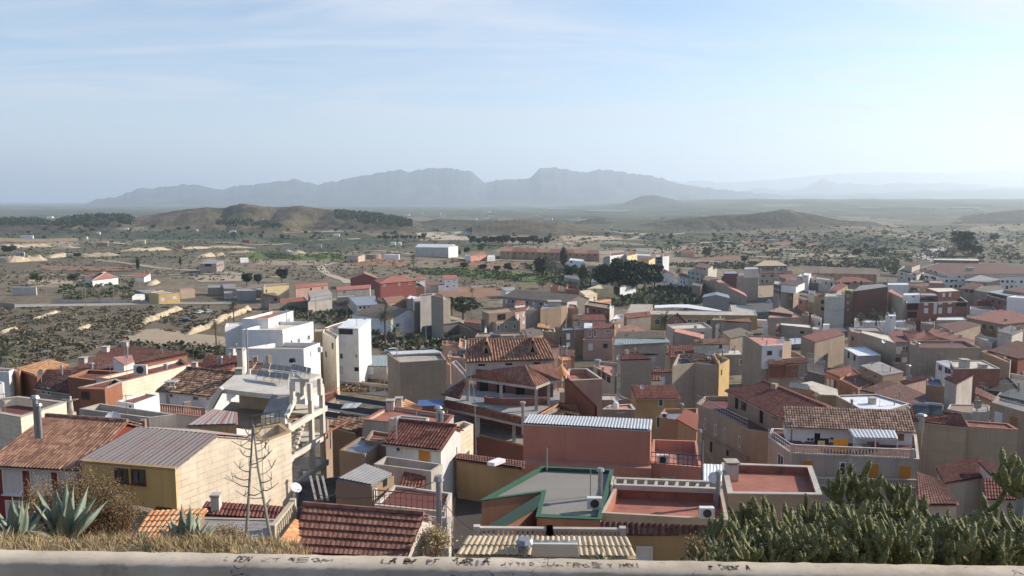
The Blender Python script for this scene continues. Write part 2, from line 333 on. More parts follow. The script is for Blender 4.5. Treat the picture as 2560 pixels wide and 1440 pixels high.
def haze():
 m=bpy.data.materials.new('haze_air');m.use_nodes=True;t=m.node_tree;t.nodes.remove(t.nodes['Principled BSDF'])
 v=t.nodes.new('ShaderNodeVolumePrincipled');v.inputs['Color'].default_value=(.77,.885,1,1);v.inputs['Density'].default_value=HAZE
 v.inputs['Anisotropy'].default_value=.35;t.links.new(v.outputs[0],t.nodes['Material Output'].inputs['Volume'])
 _m['haze_air']=m
 b=MB();b.box((0,19000,-190),56000,46000,1150);o=b.build('haze','haze_air',uv=False);tag(o,'pale blue haze hanging over the plain and mountains','haze',kind='stuff')
HAZE=.000088
haze()
def ground_mat():
 s=NT('dry_valley_ground');w=s.coord('World')
 sx=s.n('ShaderNodeSeparateXYZ');s.l(w,sx.inputs[0])
 big=s.noise(w,.004,6,.6);mid=s.noise(s.coord('World',(1,.55,1)),.022,7,.65);fine=s.noise(w,.16,6,.7);tiny=s.noise(w,.9,4,.7)
 soil=s.ramp(mid,[(.3,(.09,.075,.045)),(.45,(.15,.12,.075)),(.56,(.22,.17,.115)),(.72,(.36,.30,.21))])
 veg=s.ramp(fine,[(.35,(.06,.055,.03)),(.6,(.12,.10,.06)),(.8,(.17,.135,.085))])
 vm=s.ramp(fine,[(.40,(.95,)*3),(.52,(0,0,0))])
 near=s.mix(vm,soil,veg)
 near=s.mix(s.ramp(tiny,[(.45,(0,0,0)),(.6,(.35,)*3)]),near,(.13,.105,.07))
 vo=s.n('ShaderNodeTexVoronoi');vo.inputs['Scale'].default_value=.0065;vo.inputs['Randomness'].default_value=.85;s.l(s.coord('World',(1,.5,1)),vo.inputs['Vector'])
 fc=s.n('ShaderNodeSeparateColor');s.l(vo.outputs['Color'],fc.inputs[0])
 fld=s.ramp(fc.outputs[0],[(0,(.04,.055,.028)),(.36,(.075,.085,.042)),(.52,(.15,.125,.08)),(.75,(.30,.25,.17)),(1,(.38,.32,.23))])
 vs=s.n('ShaderNodeTexVoronoi');vs.feature='F1';vs.inputs['Scale'].default_value=.055;s.l(s.coord('World',(1,.8,1)),vs.inputs['Vector'])
 dots=s.ramp(vs.outputs['Distance'],[(.22,(1,1,1)),(.4,(0,0,0))])
 fld=s.mix(s.math('MULTIPLY',dots,.45),fld,(.05,.055,.035))
 fld=s.mix(s.ramp(fine,[(.4,(.55,)*3),(.6,(0,0,0))]),fld,(.055,.062,.035))
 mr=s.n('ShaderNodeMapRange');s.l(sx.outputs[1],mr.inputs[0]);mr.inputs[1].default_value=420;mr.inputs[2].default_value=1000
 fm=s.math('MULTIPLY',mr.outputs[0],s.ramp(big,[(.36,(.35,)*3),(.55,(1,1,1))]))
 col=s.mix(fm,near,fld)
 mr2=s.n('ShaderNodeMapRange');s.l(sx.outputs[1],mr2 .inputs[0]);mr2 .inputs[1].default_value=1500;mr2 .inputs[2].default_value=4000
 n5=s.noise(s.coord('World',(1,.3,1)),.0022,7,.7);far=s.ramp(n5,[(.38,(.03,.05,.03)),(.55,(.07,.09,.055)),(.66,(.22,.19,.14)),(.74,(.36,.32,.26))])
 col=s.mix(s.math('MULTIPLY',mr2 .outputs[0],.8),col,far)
 s.bump(fine,.6,.8)
 return s.done(col,.98)
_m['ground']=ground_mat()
def ground():
 ys=[-60,-20,-5,0,3.5,7.1];y=7.6
 while y<70:ys.append(y);y*=1.05
 while y<60000:ys.append(y);y*=1.02
 ts=np.concatenate([[-6,-3,-1.8],np.arange(-1.2,1.2001,.012),[1.8,3,6]])
 V=[];n=len(ts)
 for y in ys:
  for t in ts:
   x=t*(abs(y)+45);V.append((x,y,T(x,y)))
 Fc=[(j*n+i,j*n+i+1,(j+1)*n+i+1,(j+1)*n+i)for j in range(len(ys)-1)for i in range(n-1)]
 me=npmesh('ground',V,Fc,'ground');me.polygons.foreach_set('use_smooth',[True]*len(Fc))
 o=bpy.data.objects.new('ground',me);COL.objects.link(o);tag(o,kind='structure')
ground()
def inpoly(x,y,P):
 c=False;n=len(P)
 for i in range(n):
  x1,y1=P[i];x2,y2=P[i-1]
  if(y1>y)!=(y2>y)and x<(x2-x1)*(y-y1)/(y2-y1)+x1:c=not c
 return c
def patch(name,P,mat,off=.12,step=3,kind='structure',label=None,cat=None,nx=10):
 """lay a sheet on the terrain inside an outline given as sight lines"""
 b=MB();ymin=min(p[1]for p in P);ymax=max(p[1]for p in P);k=max(2,int((ymax-ymin)/step));rows=[]
 for j in range(k+1):
  y=ymin+(ymax-ymin)*min(max(j/k,.002),.998);xs=[]
  for i in range(len(P)):
   (x1,y1),(x2,y2)=P[i-1],P[i]
   if(y1<=y)!=(y2<=y):xs.append(x1+(x2-x1)*(y-y1)/(y2-y1))
  xs.sort()
  if len(xs)<2:rows.append(None);continue
  a,c=xs[0],xs[-1];row=[]
  for i in range(nx+1):
   p=hitT(a+(c-a)*i/nx,y);row.append((p.x,p.y,T(p.x,p.y)+off))
  rows.append(row)
 for r0,r1 in zip(rows,rows[1:]):
  if r0 and r1:
   for i in range(nx):b.poly([r0[i],r1[i],r1[i+1],r0[i+1]])
 o=b.build(name,mat);tag(o,label,cat,kind=kind);return o
def strip(name,pts,wpx,mat,off=.2,**k):
 """a track: centre line in pixels with half width in metres"""
 b=MB();C=[hitT(*p)for p in pts];C2=[]
 for a,c in zip(C,C[1:]):
  for j in range(6):C2 .append(a.lerp(c,j/6))
 C2 .append(C[-1]);pr=None
 for i,p in enumerate(C2):
  d=(C2[min(i+1,len(C2)-1)]-C2[max(i-1,0)]);d.z=0;d.normalize();n=Vector((-d.y,d.x,0))*wpx
  q=[(s_.x,s_.y,T(s_.x,s_.y)+off)for s_ in(p+n,p,p-n)]
  if pr:b.poly([pr[0],q[0],q[1],pr[1]]);b.poly([pr[1],q[1],q[2],pr[2]])
  pr=q
 o=b.build(name,mat);tag(o,kind='structure',**k);return o
def bank(name,pts,h,wid,mat,label,seed=1,kind='structure'):
 """an eroded earth bank along a line on the ground"""
 rnd=random.Random(seed);C=[hitT(*p)for p in pts];P=[]
 for a,c in zip(C,C[1:]):
  for j in range(8):P.append(a.lerp(c,j/8))
 P.append(C[-1]);V=[];Fc=[];prof=[(-1,-.6),(-.75,.25),(-.5,.75),(-.25,1),(.2,.95),(.7,.55),(1,-.6)];m=len(prof)
 for i,p in enumerate(P):
  d=(P[min(i+1,len(P)-1)]-P[max(i-1,0)]);d.z=0;d.normalize();n=Vector((-d.y,d.x,0))
  if n.y<0:n=-n
  e=min(1,i/3,(len(P)-1-i)/3)*rnd.uniform(.65,1.15)
  for a,z in prof:
   q=p+n*(a*wid*rnd.uniform(.85,1.15));V.append((q.x,q.y,T(q.x,q.y)+(z*h*e if z>0 else-1)+rnd.uniform(-.1,.1)*h))
 for i in range(len(P)-1):
  for k in range(m-1):Fc.append((i*m+k,i*m+k+1,(i+1)*m+k+1,(i+1)*m+k))
 me=npmesh(name,V,Fc,mat);o=bpy.data.objects.new(name,me);COL.objects.link(o);tag(o,label,kind=kind);return o
def vn(x,y,s=0):
 def h(i,j):return(math.sin(i*127.1+j*311.7+s*74.7)*43758.5453)%1
 i,j=math.floor(x),math.floor(y);fx,fy=x-i,y-j;fx=fx*fx*(3-2*fx);fy=fy*fy*(3-2*fy)
 a=h(i,j)*(1-fx)+h(i+1,j)*fx;b=h(i,j+1)*(1-fx)+h(i+1,j+1)*fx
 return a*(1-fy)+b*fy
def fbm(x,y,s=0,o=4):
 r=0;a=.5
 for k in range(o):r+=a*(1-abs(2*vn(x,y,s+k)-1));x*=2.03;y*=2.03;a*=.5
 return r
def hill(name,sil,D,front,back,mat,label,seed=0,gully=.25,scale=.006,nx=150,ny=26,basez=None,group=None):
 xs=[p[0]for p in sil];ys=[p[1]for p in sil];V=[];Fc=[]
 X=np.linspace(xs[0],xs[-1],nx);Yp=np.interp(X,xs,ys)+np.array([(fbm(x*.07,3.1,seed)-.45)*(9 if D>9000 else 3)for x in X])
 for i in range(nx):
  top=atY(X[i],Yp[i],D);dirx=top.x/D
  for j in range(ny):
   t=-1+2*j/(ny-1);y=D+(front if t<0 else back)*t;x=dirx*y
   bz=(T(x,y)if basez is None else basez)-2
   hgt=top.z-bz
   if hgt<0:hgt=0
   f=1-abs(t);prof=f*f*(3-2*f)if t<0 else f**.8
   rid=fbm(x*scale,y*scale*.6,seed)
   prof*=1-gully*(rid-.2)*(1-f)*2.4*(1 if t<0 else .3)
   V.append((x,y,bz+hgt*max(prof,0)**.9 if f>0 else bz))
 for i in range(nx-1):
  for j in range(ny-1):Fc.append((i*ny+j,(i+1)*ny+j,(i+1)*ny+j+1,i*ny+j+1))
 me=npmesh(name,V,Fc,mat);me.polygons.foreach_set('use_smooth',[True]*len(Fc))
 o=bpy.data.objects.new(name,me);COL.objects.link(o);tag(o,label,kind='structure');return o
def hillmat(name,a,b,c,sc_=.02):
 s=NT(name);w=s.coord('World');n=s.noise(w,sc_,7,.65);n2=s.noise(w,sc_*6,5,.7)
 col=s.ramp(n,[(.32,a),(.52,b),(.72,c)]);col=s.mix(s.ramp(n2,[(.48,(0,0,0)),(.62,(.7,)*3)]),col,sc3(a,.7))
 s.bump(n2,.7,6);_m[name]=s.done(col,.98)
hillmat('hillbrown',(.055,.048,.028),(.12,.10,.06),(.22,.18,.115))
hillmat('hillgreen',(.035,.038,.022),(.075,.068,.042),(.15,.125,.085))
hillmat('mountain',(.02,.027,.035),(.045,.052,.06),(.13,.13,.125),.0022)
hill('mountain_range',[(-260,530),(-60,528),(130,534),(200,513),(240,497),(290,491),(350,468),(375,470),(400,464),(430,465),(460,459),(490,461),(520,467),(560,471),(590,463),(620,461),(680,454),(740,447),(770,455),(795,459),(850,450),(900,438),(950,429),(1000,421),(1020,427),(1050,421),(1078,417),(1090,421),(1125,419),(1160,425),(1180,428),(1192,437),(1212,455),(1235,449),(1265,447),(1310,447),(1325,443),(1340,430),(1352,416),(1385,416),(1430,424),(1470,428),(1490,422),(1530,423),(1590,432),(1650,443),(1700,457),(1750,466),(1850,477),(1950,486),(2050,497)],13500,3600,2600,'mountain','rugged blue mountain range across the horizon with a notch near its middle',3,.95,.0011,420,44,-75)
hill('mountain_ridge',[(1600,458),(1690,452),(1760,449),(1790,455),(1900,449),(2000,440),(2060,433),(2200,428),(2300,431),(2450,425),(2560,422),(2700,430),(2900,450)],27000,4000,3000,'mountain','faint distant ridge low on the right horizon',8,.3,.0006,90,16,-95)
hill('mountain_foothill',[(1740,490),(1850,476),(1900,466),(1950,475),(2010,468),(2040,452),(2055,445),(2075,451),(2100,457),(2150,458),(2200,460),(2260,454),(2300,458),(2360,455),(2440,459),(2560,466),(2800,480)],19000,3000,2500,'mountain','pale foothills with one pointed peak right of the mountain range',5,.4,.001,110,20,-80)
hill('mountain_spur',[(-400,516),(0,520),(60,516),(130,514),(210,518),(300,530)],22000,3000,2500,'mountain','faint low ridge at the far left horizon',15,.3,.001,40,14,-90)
hill('plain_rise',[(1500,503),(1800,492),(2000,486),(2200,480),(2400,474),(2560,470),(2800,468)],15500,7500,2000,'ground',None,9,.1,.0005,60,20,-84)
hill('cone_hill',[(1500,521),(1545,512),(1580,499),(1602,489),(1635,487),(1665,493),(1700,503),(1740,513),(1790,520)],6800,700,600,'hillgreen','small dark hill rising from the plain below the notch of mountains',11,.3,.003,50,16)
hill('hill',[(-300,560),(-80,552),(0,549),(40,545),(90,546),(140,550),(200,542),(270,539),(330,543),(400,532),(440,525),(480,520),(520,516),(545,519),(562,519),(580,512),(605,507),(635,511),(660,515),(700,516),(740,513),(775,516),(800,520),(840,524),(870,528),(940,533),(1000,543),(1030,552),(1070,566)],1750,330,420,'hillbrown','long brown scrub hill with rounded summit on the left',21,1.3,.011,280,48)
hill('hill',[(1480,585),(1540,573),(1600,561),(1700,546),(1790,538),(1880,533),(1930,527),(1955,522),(1975,523),(1990,528),(2040,536),(2100,549),(2180,557),(2230,570),(2290,583)],1850,300,400,'hillgreen','long dark hill with white gullies right of centre',31,1.35,.011,220,44)
hill('hill',[(1180,566),(1230,557),(1265,549),(1290,547),(1320,549),(1360,553),(1400,553),(1450,565),(1500,578)],1500,260,250,'hillbrown','low brown mound between the two long hills',41,.4,.01,70,22)
hill('hill',[(1020,557),(1100,547),(1160,549),(1240,550),(1300,556)],1900,260,250,'hillgreen','low green ridge right of the brown hill',43,.4,.01,60,18)
hill('hill',[(1410,568),(1450,553),(1495,543),(1515,546),(1560,560)],2300,260,250,'hillgreen','small dark knoll left of the gullied hill',44,.4,.01,40,18)
hill('hill',[(2230,600),(2330,560),(2420,540),(2500,528),(2600,520),(2800,520)],2600,800,600,'hillgreen','hazy green rise at the right edge beyond town',47,.5,.006,70,24)
patch('country_road',[(-60,764),(0,762),(250,759),(400,756),(590,757),(590,760),(400,761),(250,765),(0,769),(-60,771)],'paleroad',.15,1,nx=24)
patch('scrubland',[(-400,772),(250,767),(590,763),(640,775),(560,810),(575,835),(400,820),(330,826),(300,850),(560,872),(575,905),(300,900),(-400,950)],'scrubsoil',.05,3,nx=20)
patch('dirt_lot',[(300,838),(340,825),(400,822),(470,832),(560,842),(575,868),(470,870),(380,866),(320,855)],'dirt',.1)
strip('dirt_track',[(800,665),(805,676),(830,690),(862,700),(872,708)],3.2,'paledirt')
strip('dirt_track',[(800,666),(840,657),(900,652)],2.5,'paledirt')
patch('field',[(640,632),(860,636),(872,648),(620,648),(600,640)],'fieldbright',.15,1.5)
patch('field',[(1020,672),(1150,670),(1260,678),(1380,690),(1385,706),(1300,704),(1180,694),(1060,686)],'fieldbright',.15,2)
patch('field',[(0,574),(130,570),(260,560),(330,552),(360,556),(240,575),(60,598),(0,602)],'fielddark',.3,1.5)
patch('field',[(330,590),(470,566),(520,568),(640,580),(600,596),(400,600)],'fielddark',.3,1.5)
patch('field',[(640,594),(860,598),(1020,604),(1020,610),(820,612),(680,606)],'fielddark',.3,1.5)
patch('field',[(1145,612),(1250,608),(1250,622),(1150,626)],'field',.2,1.5)
patch('field',[(1500,610),(1680,616),(1680,622),(1500,618)],'fielddark',.2,1)
patch('field',[(1200,580),(1240,573),(1340,578),(1350,592),(1220,592)],'dirt',.3,1.5)
patch('field',[(1560,623),(1700,618),(1770,622),(1760,634),(1640,634)],'dirt',.2,1.5)
patch('field',[(1120,716),(1250,722),(1255,745),(1180,748),(1060,740),(1075,728)],'reddirt',.12,2)
patch('field',[(850,645),(1000,644),(1020,668),(880,664)],'reddirt',.12,2)
patch('field',[(1130,655),(1340,660),(1350,672),(1230,672),(1140,666)],'reddirt',.15,2)
patch('street',[(1600,740),(1640,712),(1690,704),(1760,722),(1830,745),(1920,780),(1890,790),(1800,760)],'asphalt',.12,2)
patch('street',[(1885,772),(1900,735),(1935,745),(1990,790),(2060,800),(2120,815),(2140,825),(2060,835),(1960,800)],'asphalt',.12,2)
patch('dirt_lot',[(1895,705),(1935,708),(1935,742),(1895,745)],'dirt',.12,2)
patch('street',[(840,942),(960,934),(990,962),(1110,985),(1030,1000),(900,985)],'asphalt',.12,3)
patch('dirt_track',[(1075,812),(1125,790),(1185,806),(1150,822)],'paledirt',.12,2)
patch('street',[(2270,640),(2330,622),(2380,616),(2345,640),(2330,655)],'paleroad',.2,2)
for P in([(0,690),(120,686),(260,690),(420,688),(560,684),(700,694)],[(240,650),(330,660),(470,676),(640,690)],[(660,742),(760,752),(900,748)],[(500,605),(640,612),(800,600),(900,596)],[(760,640),(900,628),(1030,636),(1180,650)],[(1180,650),(1320,652),(1480,662)],[(1390,612),(1480,600),(1600,588),(1720,582)],[(1500,640),(1620,652),(1760,655),(1900,650)],[(1850,640),(2000,648),(2200,655)],[(330,575),(480,560),(600,548)],[(1900,620),(2100,628),(2300,632)],[(1560,600),(1800,604),(2050,600)],[(0,612),(150,606),(330,612)]):
 strip('dirt_track',P,hitT(*P[1]).y*.004+.6,'paledirt',.25)
for P,mt in(([(60,700),(250,700),(260,716),(80,718)],'dirt'),([(470,690),(600,688),(620,702),(500,706)],'paledirt'),([(100,664),(330,668),(340,678),(110,676)],'reddirt'),([(640,650),(800,652),(790,664),(640,662)],'dirt'),([(1400,590),(1550,590),(1560,600),(1410,602)],'dirt'),([(1620,604),(1780,606),(1780,614),(1640,614)],'field'),([(1850,600),(2050,606),(2040,616),(1860,612)],'reddirt'),([(2080,590),(2240,596),(2230,604),(2090,602)],'field'),([(700,570),(880,572),(900,580),(710,582)],'dirt'),([(60,612),(190,606),(200,613),(70,620)],'dirt'),([(1040,582),(1180,578),(1190,600),(1050,602)],'paledirt'),([(1480,628),(1560,626),(1560,636),(1490,636)],'dirt'),([(1700,640),(1860,640),(1850,650),(1710,650)],'reddirt'),([(1950,632),(2150,636),(2140,644),(1960,642)],'dirt')):
 patch('field',P,mt,.15,1.5)
for i,(P,h,w_,l)in enumerate([([(355,812),(385,800),(425,783),(452,772)],2.6,1.8,'cream earth bank rising to the parked cars'),([(465,838),(510,824),(560,798),(600,785),(630,772)],2.6,1.6,'long cream earth bank behind the white stepped house'),([(190,829),(210,822),(232,813)],1.6,1.5,'small pale rock outcrop in the brown scrub'),([(0,834),(20,828),(45,821)],1.4,1.3,'pale rock outcrop at the left edge in scrub'),([(82,800),(105,793),(125,786),(148,779)],1.2,1.3,'thin pale rock ledge in scrub below the road'),([(-20,652),(30,655),(70,652),(115,650)],8,7,'cream eroded cliff at the left edge of the valley'),([(115,645),(165,640),(215,642),(300,638)],6,6,'cream quarry bank beyond the palms'),([(-20,622),(60,618),(130,616)],6,9,'upper cream quarry terrace far left'),([(130,622),(200,619)],5,7,'pale quarry heap beside the long farm wall'),([(300,628),(370,626),(430,624)],5,6,'straight cream retaining bank in the valley'),([(450,622),(520,620),(640,620)],4,6,'long pale bank below the brick farmhouse'),([(495,644),(530,641),(568,640)],6,6,'rounded cream bank above the grey barn'),([(570,632),(640,630)],4,5,'low cream bank beside the orchard'),([(700,633),(735,636),(768,634)],6,6,'cream mound above the bright orchard'),([(1480,578),(1560,584),(1640,586)],3,6,'pale terraces at the foot of the right hill'),([(372,714),(384,710),(392,706)],3.5,3,'white rubble heap beside the red gabled shed'),]):
 bank('earth_bank',P,h*(.6 if i>4 else .8),w_,'rock',l,i)
def tile_sheet(q,mat,parent,name='roof',tw=.26,th=.42,amp=.07,lap=.04,sub=4,thick=.1,rows=True,maxn=60000):
 """corrugated or tiled sheet over the quad q = E1,E2 (eave), R2,R1 (ridge)"""
 E1,E2,R2,R1=q;wl=((E2-E1).length+(R2-R1).length)/2;sl=((R1-E1).length+(R2-E2).length)/2
 nu=max(4,int(wl/tw)*sub)
 nr=max(1,int(sl/th))if rows else 1
 while nu*nr*2>maxn:sub=max(2,sub-1);nu=max(4,int(wl/tw)*sub);nr=max(1,nr//2)if sub==2 and nu*nr*2>maxn else nr;maxn*=1.3
 n=(E2-E1).cross(R1-E1).normalized()
 if n.z<0:n=-n
 b=MB();V=[];Fc=[];U=[];rowv=[]
 for r in range(nr):
  for e in(0,1):
   v=(r+e)/nr;a=E1 .lerp(R1,v);c=E2 .lerp(R2,v);row=[]
   off=thick+(lap if(rows and e==0)else 0)
   for i in range(nu+1):
    u=i/nu;ph=(i%sub)/sub
    hgt=amp*abs(math.sin(math.pi*(i/sub+.0)))if sub>2 else amp*(i%2)
    row.append((len(V)));V.append(a.lerp(c,u)+n*(off+hgt));U.append((u*wl,v*sl))
   rowv.append(row)
 fs=[];uvs=[]
 for k in range(len(rowv)-1):
  for i in range(nu):
   f=(rowv[k][i],rowv[k][i+1],rowv[k+1][i+1],rowv[k+1][i])
   fs.append(f);uvs.append([(U[j][0],U[j][1]-(.02 if j in(rowv[k+1][i],rowv[k+1][i+1])else-.02))for j in f]if k%2==0 else[(U[j][0],U[j][1]+.05)for j in f])
 b.add(V,fs,uvs)
 b.add([p+n*(.02)for p in q]+[p-n*.06 for p in q],[(3,2,1,0),(7,6,5,4)][1:]+[(0,4,5,1),(1,5,6,2),(2,6,7,3),(3,7,4,0)]+[(0,1,2,3)])
 return b.build(name,mat,parent)
def inset(P,d):
 n=len(P);A=sum(P[i-1].x*P[i].y-P[i].x*P[i-1].y for i in range(n));s=1 if A>0 else-1;out=[]
 for i in range(n):
  a,b,c=P[i-1],P[i],P[(i+1)%n]
  d1=Vector((b.x-a.x,b.y-a.y)).normalized();d2=Vector((c.x-b.x,c.y-b.y)).normalized()
  n1=Vector((-d1 .y,d1 .x))*s;n2=Vector((-d2 .y,d2 .x))*s;m=(n1+n2)
  l=m.length
  if l<.2:m=n1;k=1
  else:m/=l;k=min(2.5,1/max(.3,m.dot(n1)))
  out.append(Vector((b.x+m.x*d*k,b.y+m.y*d*k,b.z)))
 return out
TILES={'tile','tilered','tiledark','tilebrown','tilemix','tilepale','tileorange','tilered2'}
CORR={'fibre':(.3,.05),'zinc':(.24,.07),'whitemetal':(.2,.045),'metalred':(.35,.035),'greenmetal':(.45,.05),'zincblue':(.4,.05),'fibrebrown':(.3,.05)}
def sheet(q,mat,parent,Y,name='roof',ts=None):
 if ts:return tile_sheet(q,mat,parent,name,tw=ts[0],th=ts[1],amp=ts[2],lap=ts[3])
 if mat in TILES and Y<135:return tile_sheet(q,mat,parent,name,sub=4 if Y<75 else 3,tw=.21 if Y<75 else .27,th=.36,amp=.055)
 if mat in TILES and Y<230:return tile_sheet(q,mat,parent,name,tw=.5,sub=2,amp=.1,lap=.06,th=.8)
 if mat in CORR and Y<230:return tile_sheet(q,mat,parent,name,tw=CORR[mat][0]*(1 if Y<120 else 1.6),amp=CORR[mat][1],rows=False,th=99)
 b=MB();n=(q[1]-q[0]).cross(q[3]-q[0]).normalized();n=n if n.z>0 else-n
 t=[p+n*.16 for p in q];u=[p-n*.02 for p in q];wl=(q[1]-q[0]).length;sl=(q[3]-q[0]).length
 b.add(t+u,[(0,1,2,3),(7,6,5,4),(0,4,5,1),(1,5,6,2),(2,6,7,3),(3,7,4,0)],[[(0,0),(wl,0),(wl,sl),(0,sl)]]+[[(0,0)]*4]*5)
 return b.build(name,mat,parent)
def walls(P,base,mat,parent,name='wall',top=None):
 """P = top outline, closed walls down to base"""
 b=MB();n=len(P)
 for i in range(n):
  a,c=P[i],P[(i+1)%n]
  b.poly([(a.x,a.y,base),(c.x,c.y,base),(c.x,c.y,c.z),(a.x,a.y,a.z)])
 return b
def win(root,face,rc,ty='g',Y=100):
 """window or door in the wall face (a,b = top corners) from its sight rectangle"""
 a,c=face;nrm=Vector((-(c.y-a.y),c.x-a.x,0)).normalized()
 if nrm.dot(a)>0:nrm=-nrm
 tg=Vector((c.x-a.x,c.y-a.y,0)).normalized()
 def hit(px,py):
  d=ray(px,py);k=a.dot(nrm)/d.dot(nrm);return d*k
 x0,y0,x1,y1=rc;ym=(y0+y1)/2;p0=hit(x0,ym);p1=hit(x1,ym)
 s0,s1=sorted(((p0-a).dot(tg),(p1-a).dot(tg)));xm=(x0+x1)/2
 zt,zb=hit(xm,y0).z,hit(xm,y1).z
 w,h=s1-s0,zt-zb
 if w>14 or h>8 or w<.05:return
 o=Vector((a.x,a.y,0))+tg*s0+Vector((0,0,zb));Z=Vector((0,0,1))
 def pt(u,v,d):return o+tg*(u*w)+Z*(v*h)+nrm*d
 fm={'g':'frame','o':'cream','d':'frame','b':'framebrown','w':'frame','x':None,'n':'frame','s':'frame','y':'beige','r':'salmon','G':'frame'}[ty]
 pm={'g':'glass','o':'shutorange','d':'shutgrey','b':'glass','w':'shutwhite','x':'black','n':'shutgreen','s':'shutbrown','y':'shutwhite','r':'shutbrown','G':'glass'}[ty]
 nm='door' if(h>1.75 and ty in 'doxswn')else 'window'
 if fm is None:
  b=MB();b.add([pt(0,0,.012),pt(1,0,.012),pt(1,1,.012),pt(0,1,.012)],[(0,1,2,3)]);b.build(nm,pm,root);return
 t=.09 if Y<130 else .12
 b=MB();fw,fh=t/w,t/h
 b2=[(0,0,1,fh),(0,1-fh,1,1),(0,fh,fw,1-fh),(1-fw,fh,1,1-fh)]
 if ty in 'gb' and w>.7:b2 .append((.5-fw*.35,fh,.5+fw*.35,1-fh))
 if ty=='G':b2+=[(k/4-fw*.3,fh,k/4+fw*.3,1-fh)for k in(1,2,3)]
 for(u0,v0,u1,v1)in b2:
  v=[pt(u0,v0,0),pt(u1,v0,0),pt(u1,v1,0),pt(u0,v1,0),pt(u0,v0,.07),pt(u1,v0,.07),pt(u1,v1,.07),pt(u0,v1,.07)]
  b.add(v,[(4,5,6,7),(0,1,5,4),(1,2,6,5),(2,3,7,6),(3,0,4,7)])
 if ty in 'gbow' and Y<130:
  v=[pt(-.06,-.04,0),pt(1.06,-.04,0),pt(1.06,0,0),pt(-.06,0,0),pt(-.06,-.04,.16),pt(1.06,-.04,.16),pt(1.06,0,.16),pt(-.06,0,.16)]
  b.add(v,[(4,5,6,7),(0,1,5,4),(1,2,6,5),(2,3,7,6),(3,0,4,7)])
 f=b.build(nm,fm,root)
 b=MB();b.add([pt(fw*.9,fh*.9,.018),pt(1-fw*.9,fh*.9,.018),pt(1-fw*.9,1-fh*.9,.018),pt(fw*.9,1-fh*.9,.018)],[(0,1,2,3)],[[(0,0),(w,0),(w,h),(0,h)]]);b.build('pane' if pm=='glass' else 'shutter',pm,f)
def railing(root,a,b,h=1.0,mat='frame',kind='rail',name='railing',step=None):
 m=MB();a,b=Vector(a),Vector(b);L_=(b-a).length;Z=Vector((0,0,1))
 if L_<.2:return
 if kind=='bal':
  m.bar(a+Z*(h-.06),b+Z*(h-.06),.22,.12);m.bar(a+Z*.06,b+Z*.06,.2,.12)
  n=max(2,int(L_/(step or .28)))
  for i in range(n+1):
   p=a.lerp(b,i/n);m.cyl(p+Z*.1,p+Z*h*.45,.045,.085,6,False);m.cyl(p+Z*h*.45,p+Z*(h-.1),.085,.04,6,False)
  for p in(a,b):m.box(p,.28,.28,h+.06)
 else:
  m.bar(a+Z*h,b+Z*h,.06,.06);m.bar(a+Z*.12,b+Z*.12,.05,.05);m.bar(a+Z*h*.6,b+Z*h*.6,.03,.03)
  n=max(2,int(L_/(step or .35)))
  for i in range(n+1):p=a.lerp(b,i/n);m.bar(p,p+Z*h,.035,.035)
 m.build(name,mat,root)
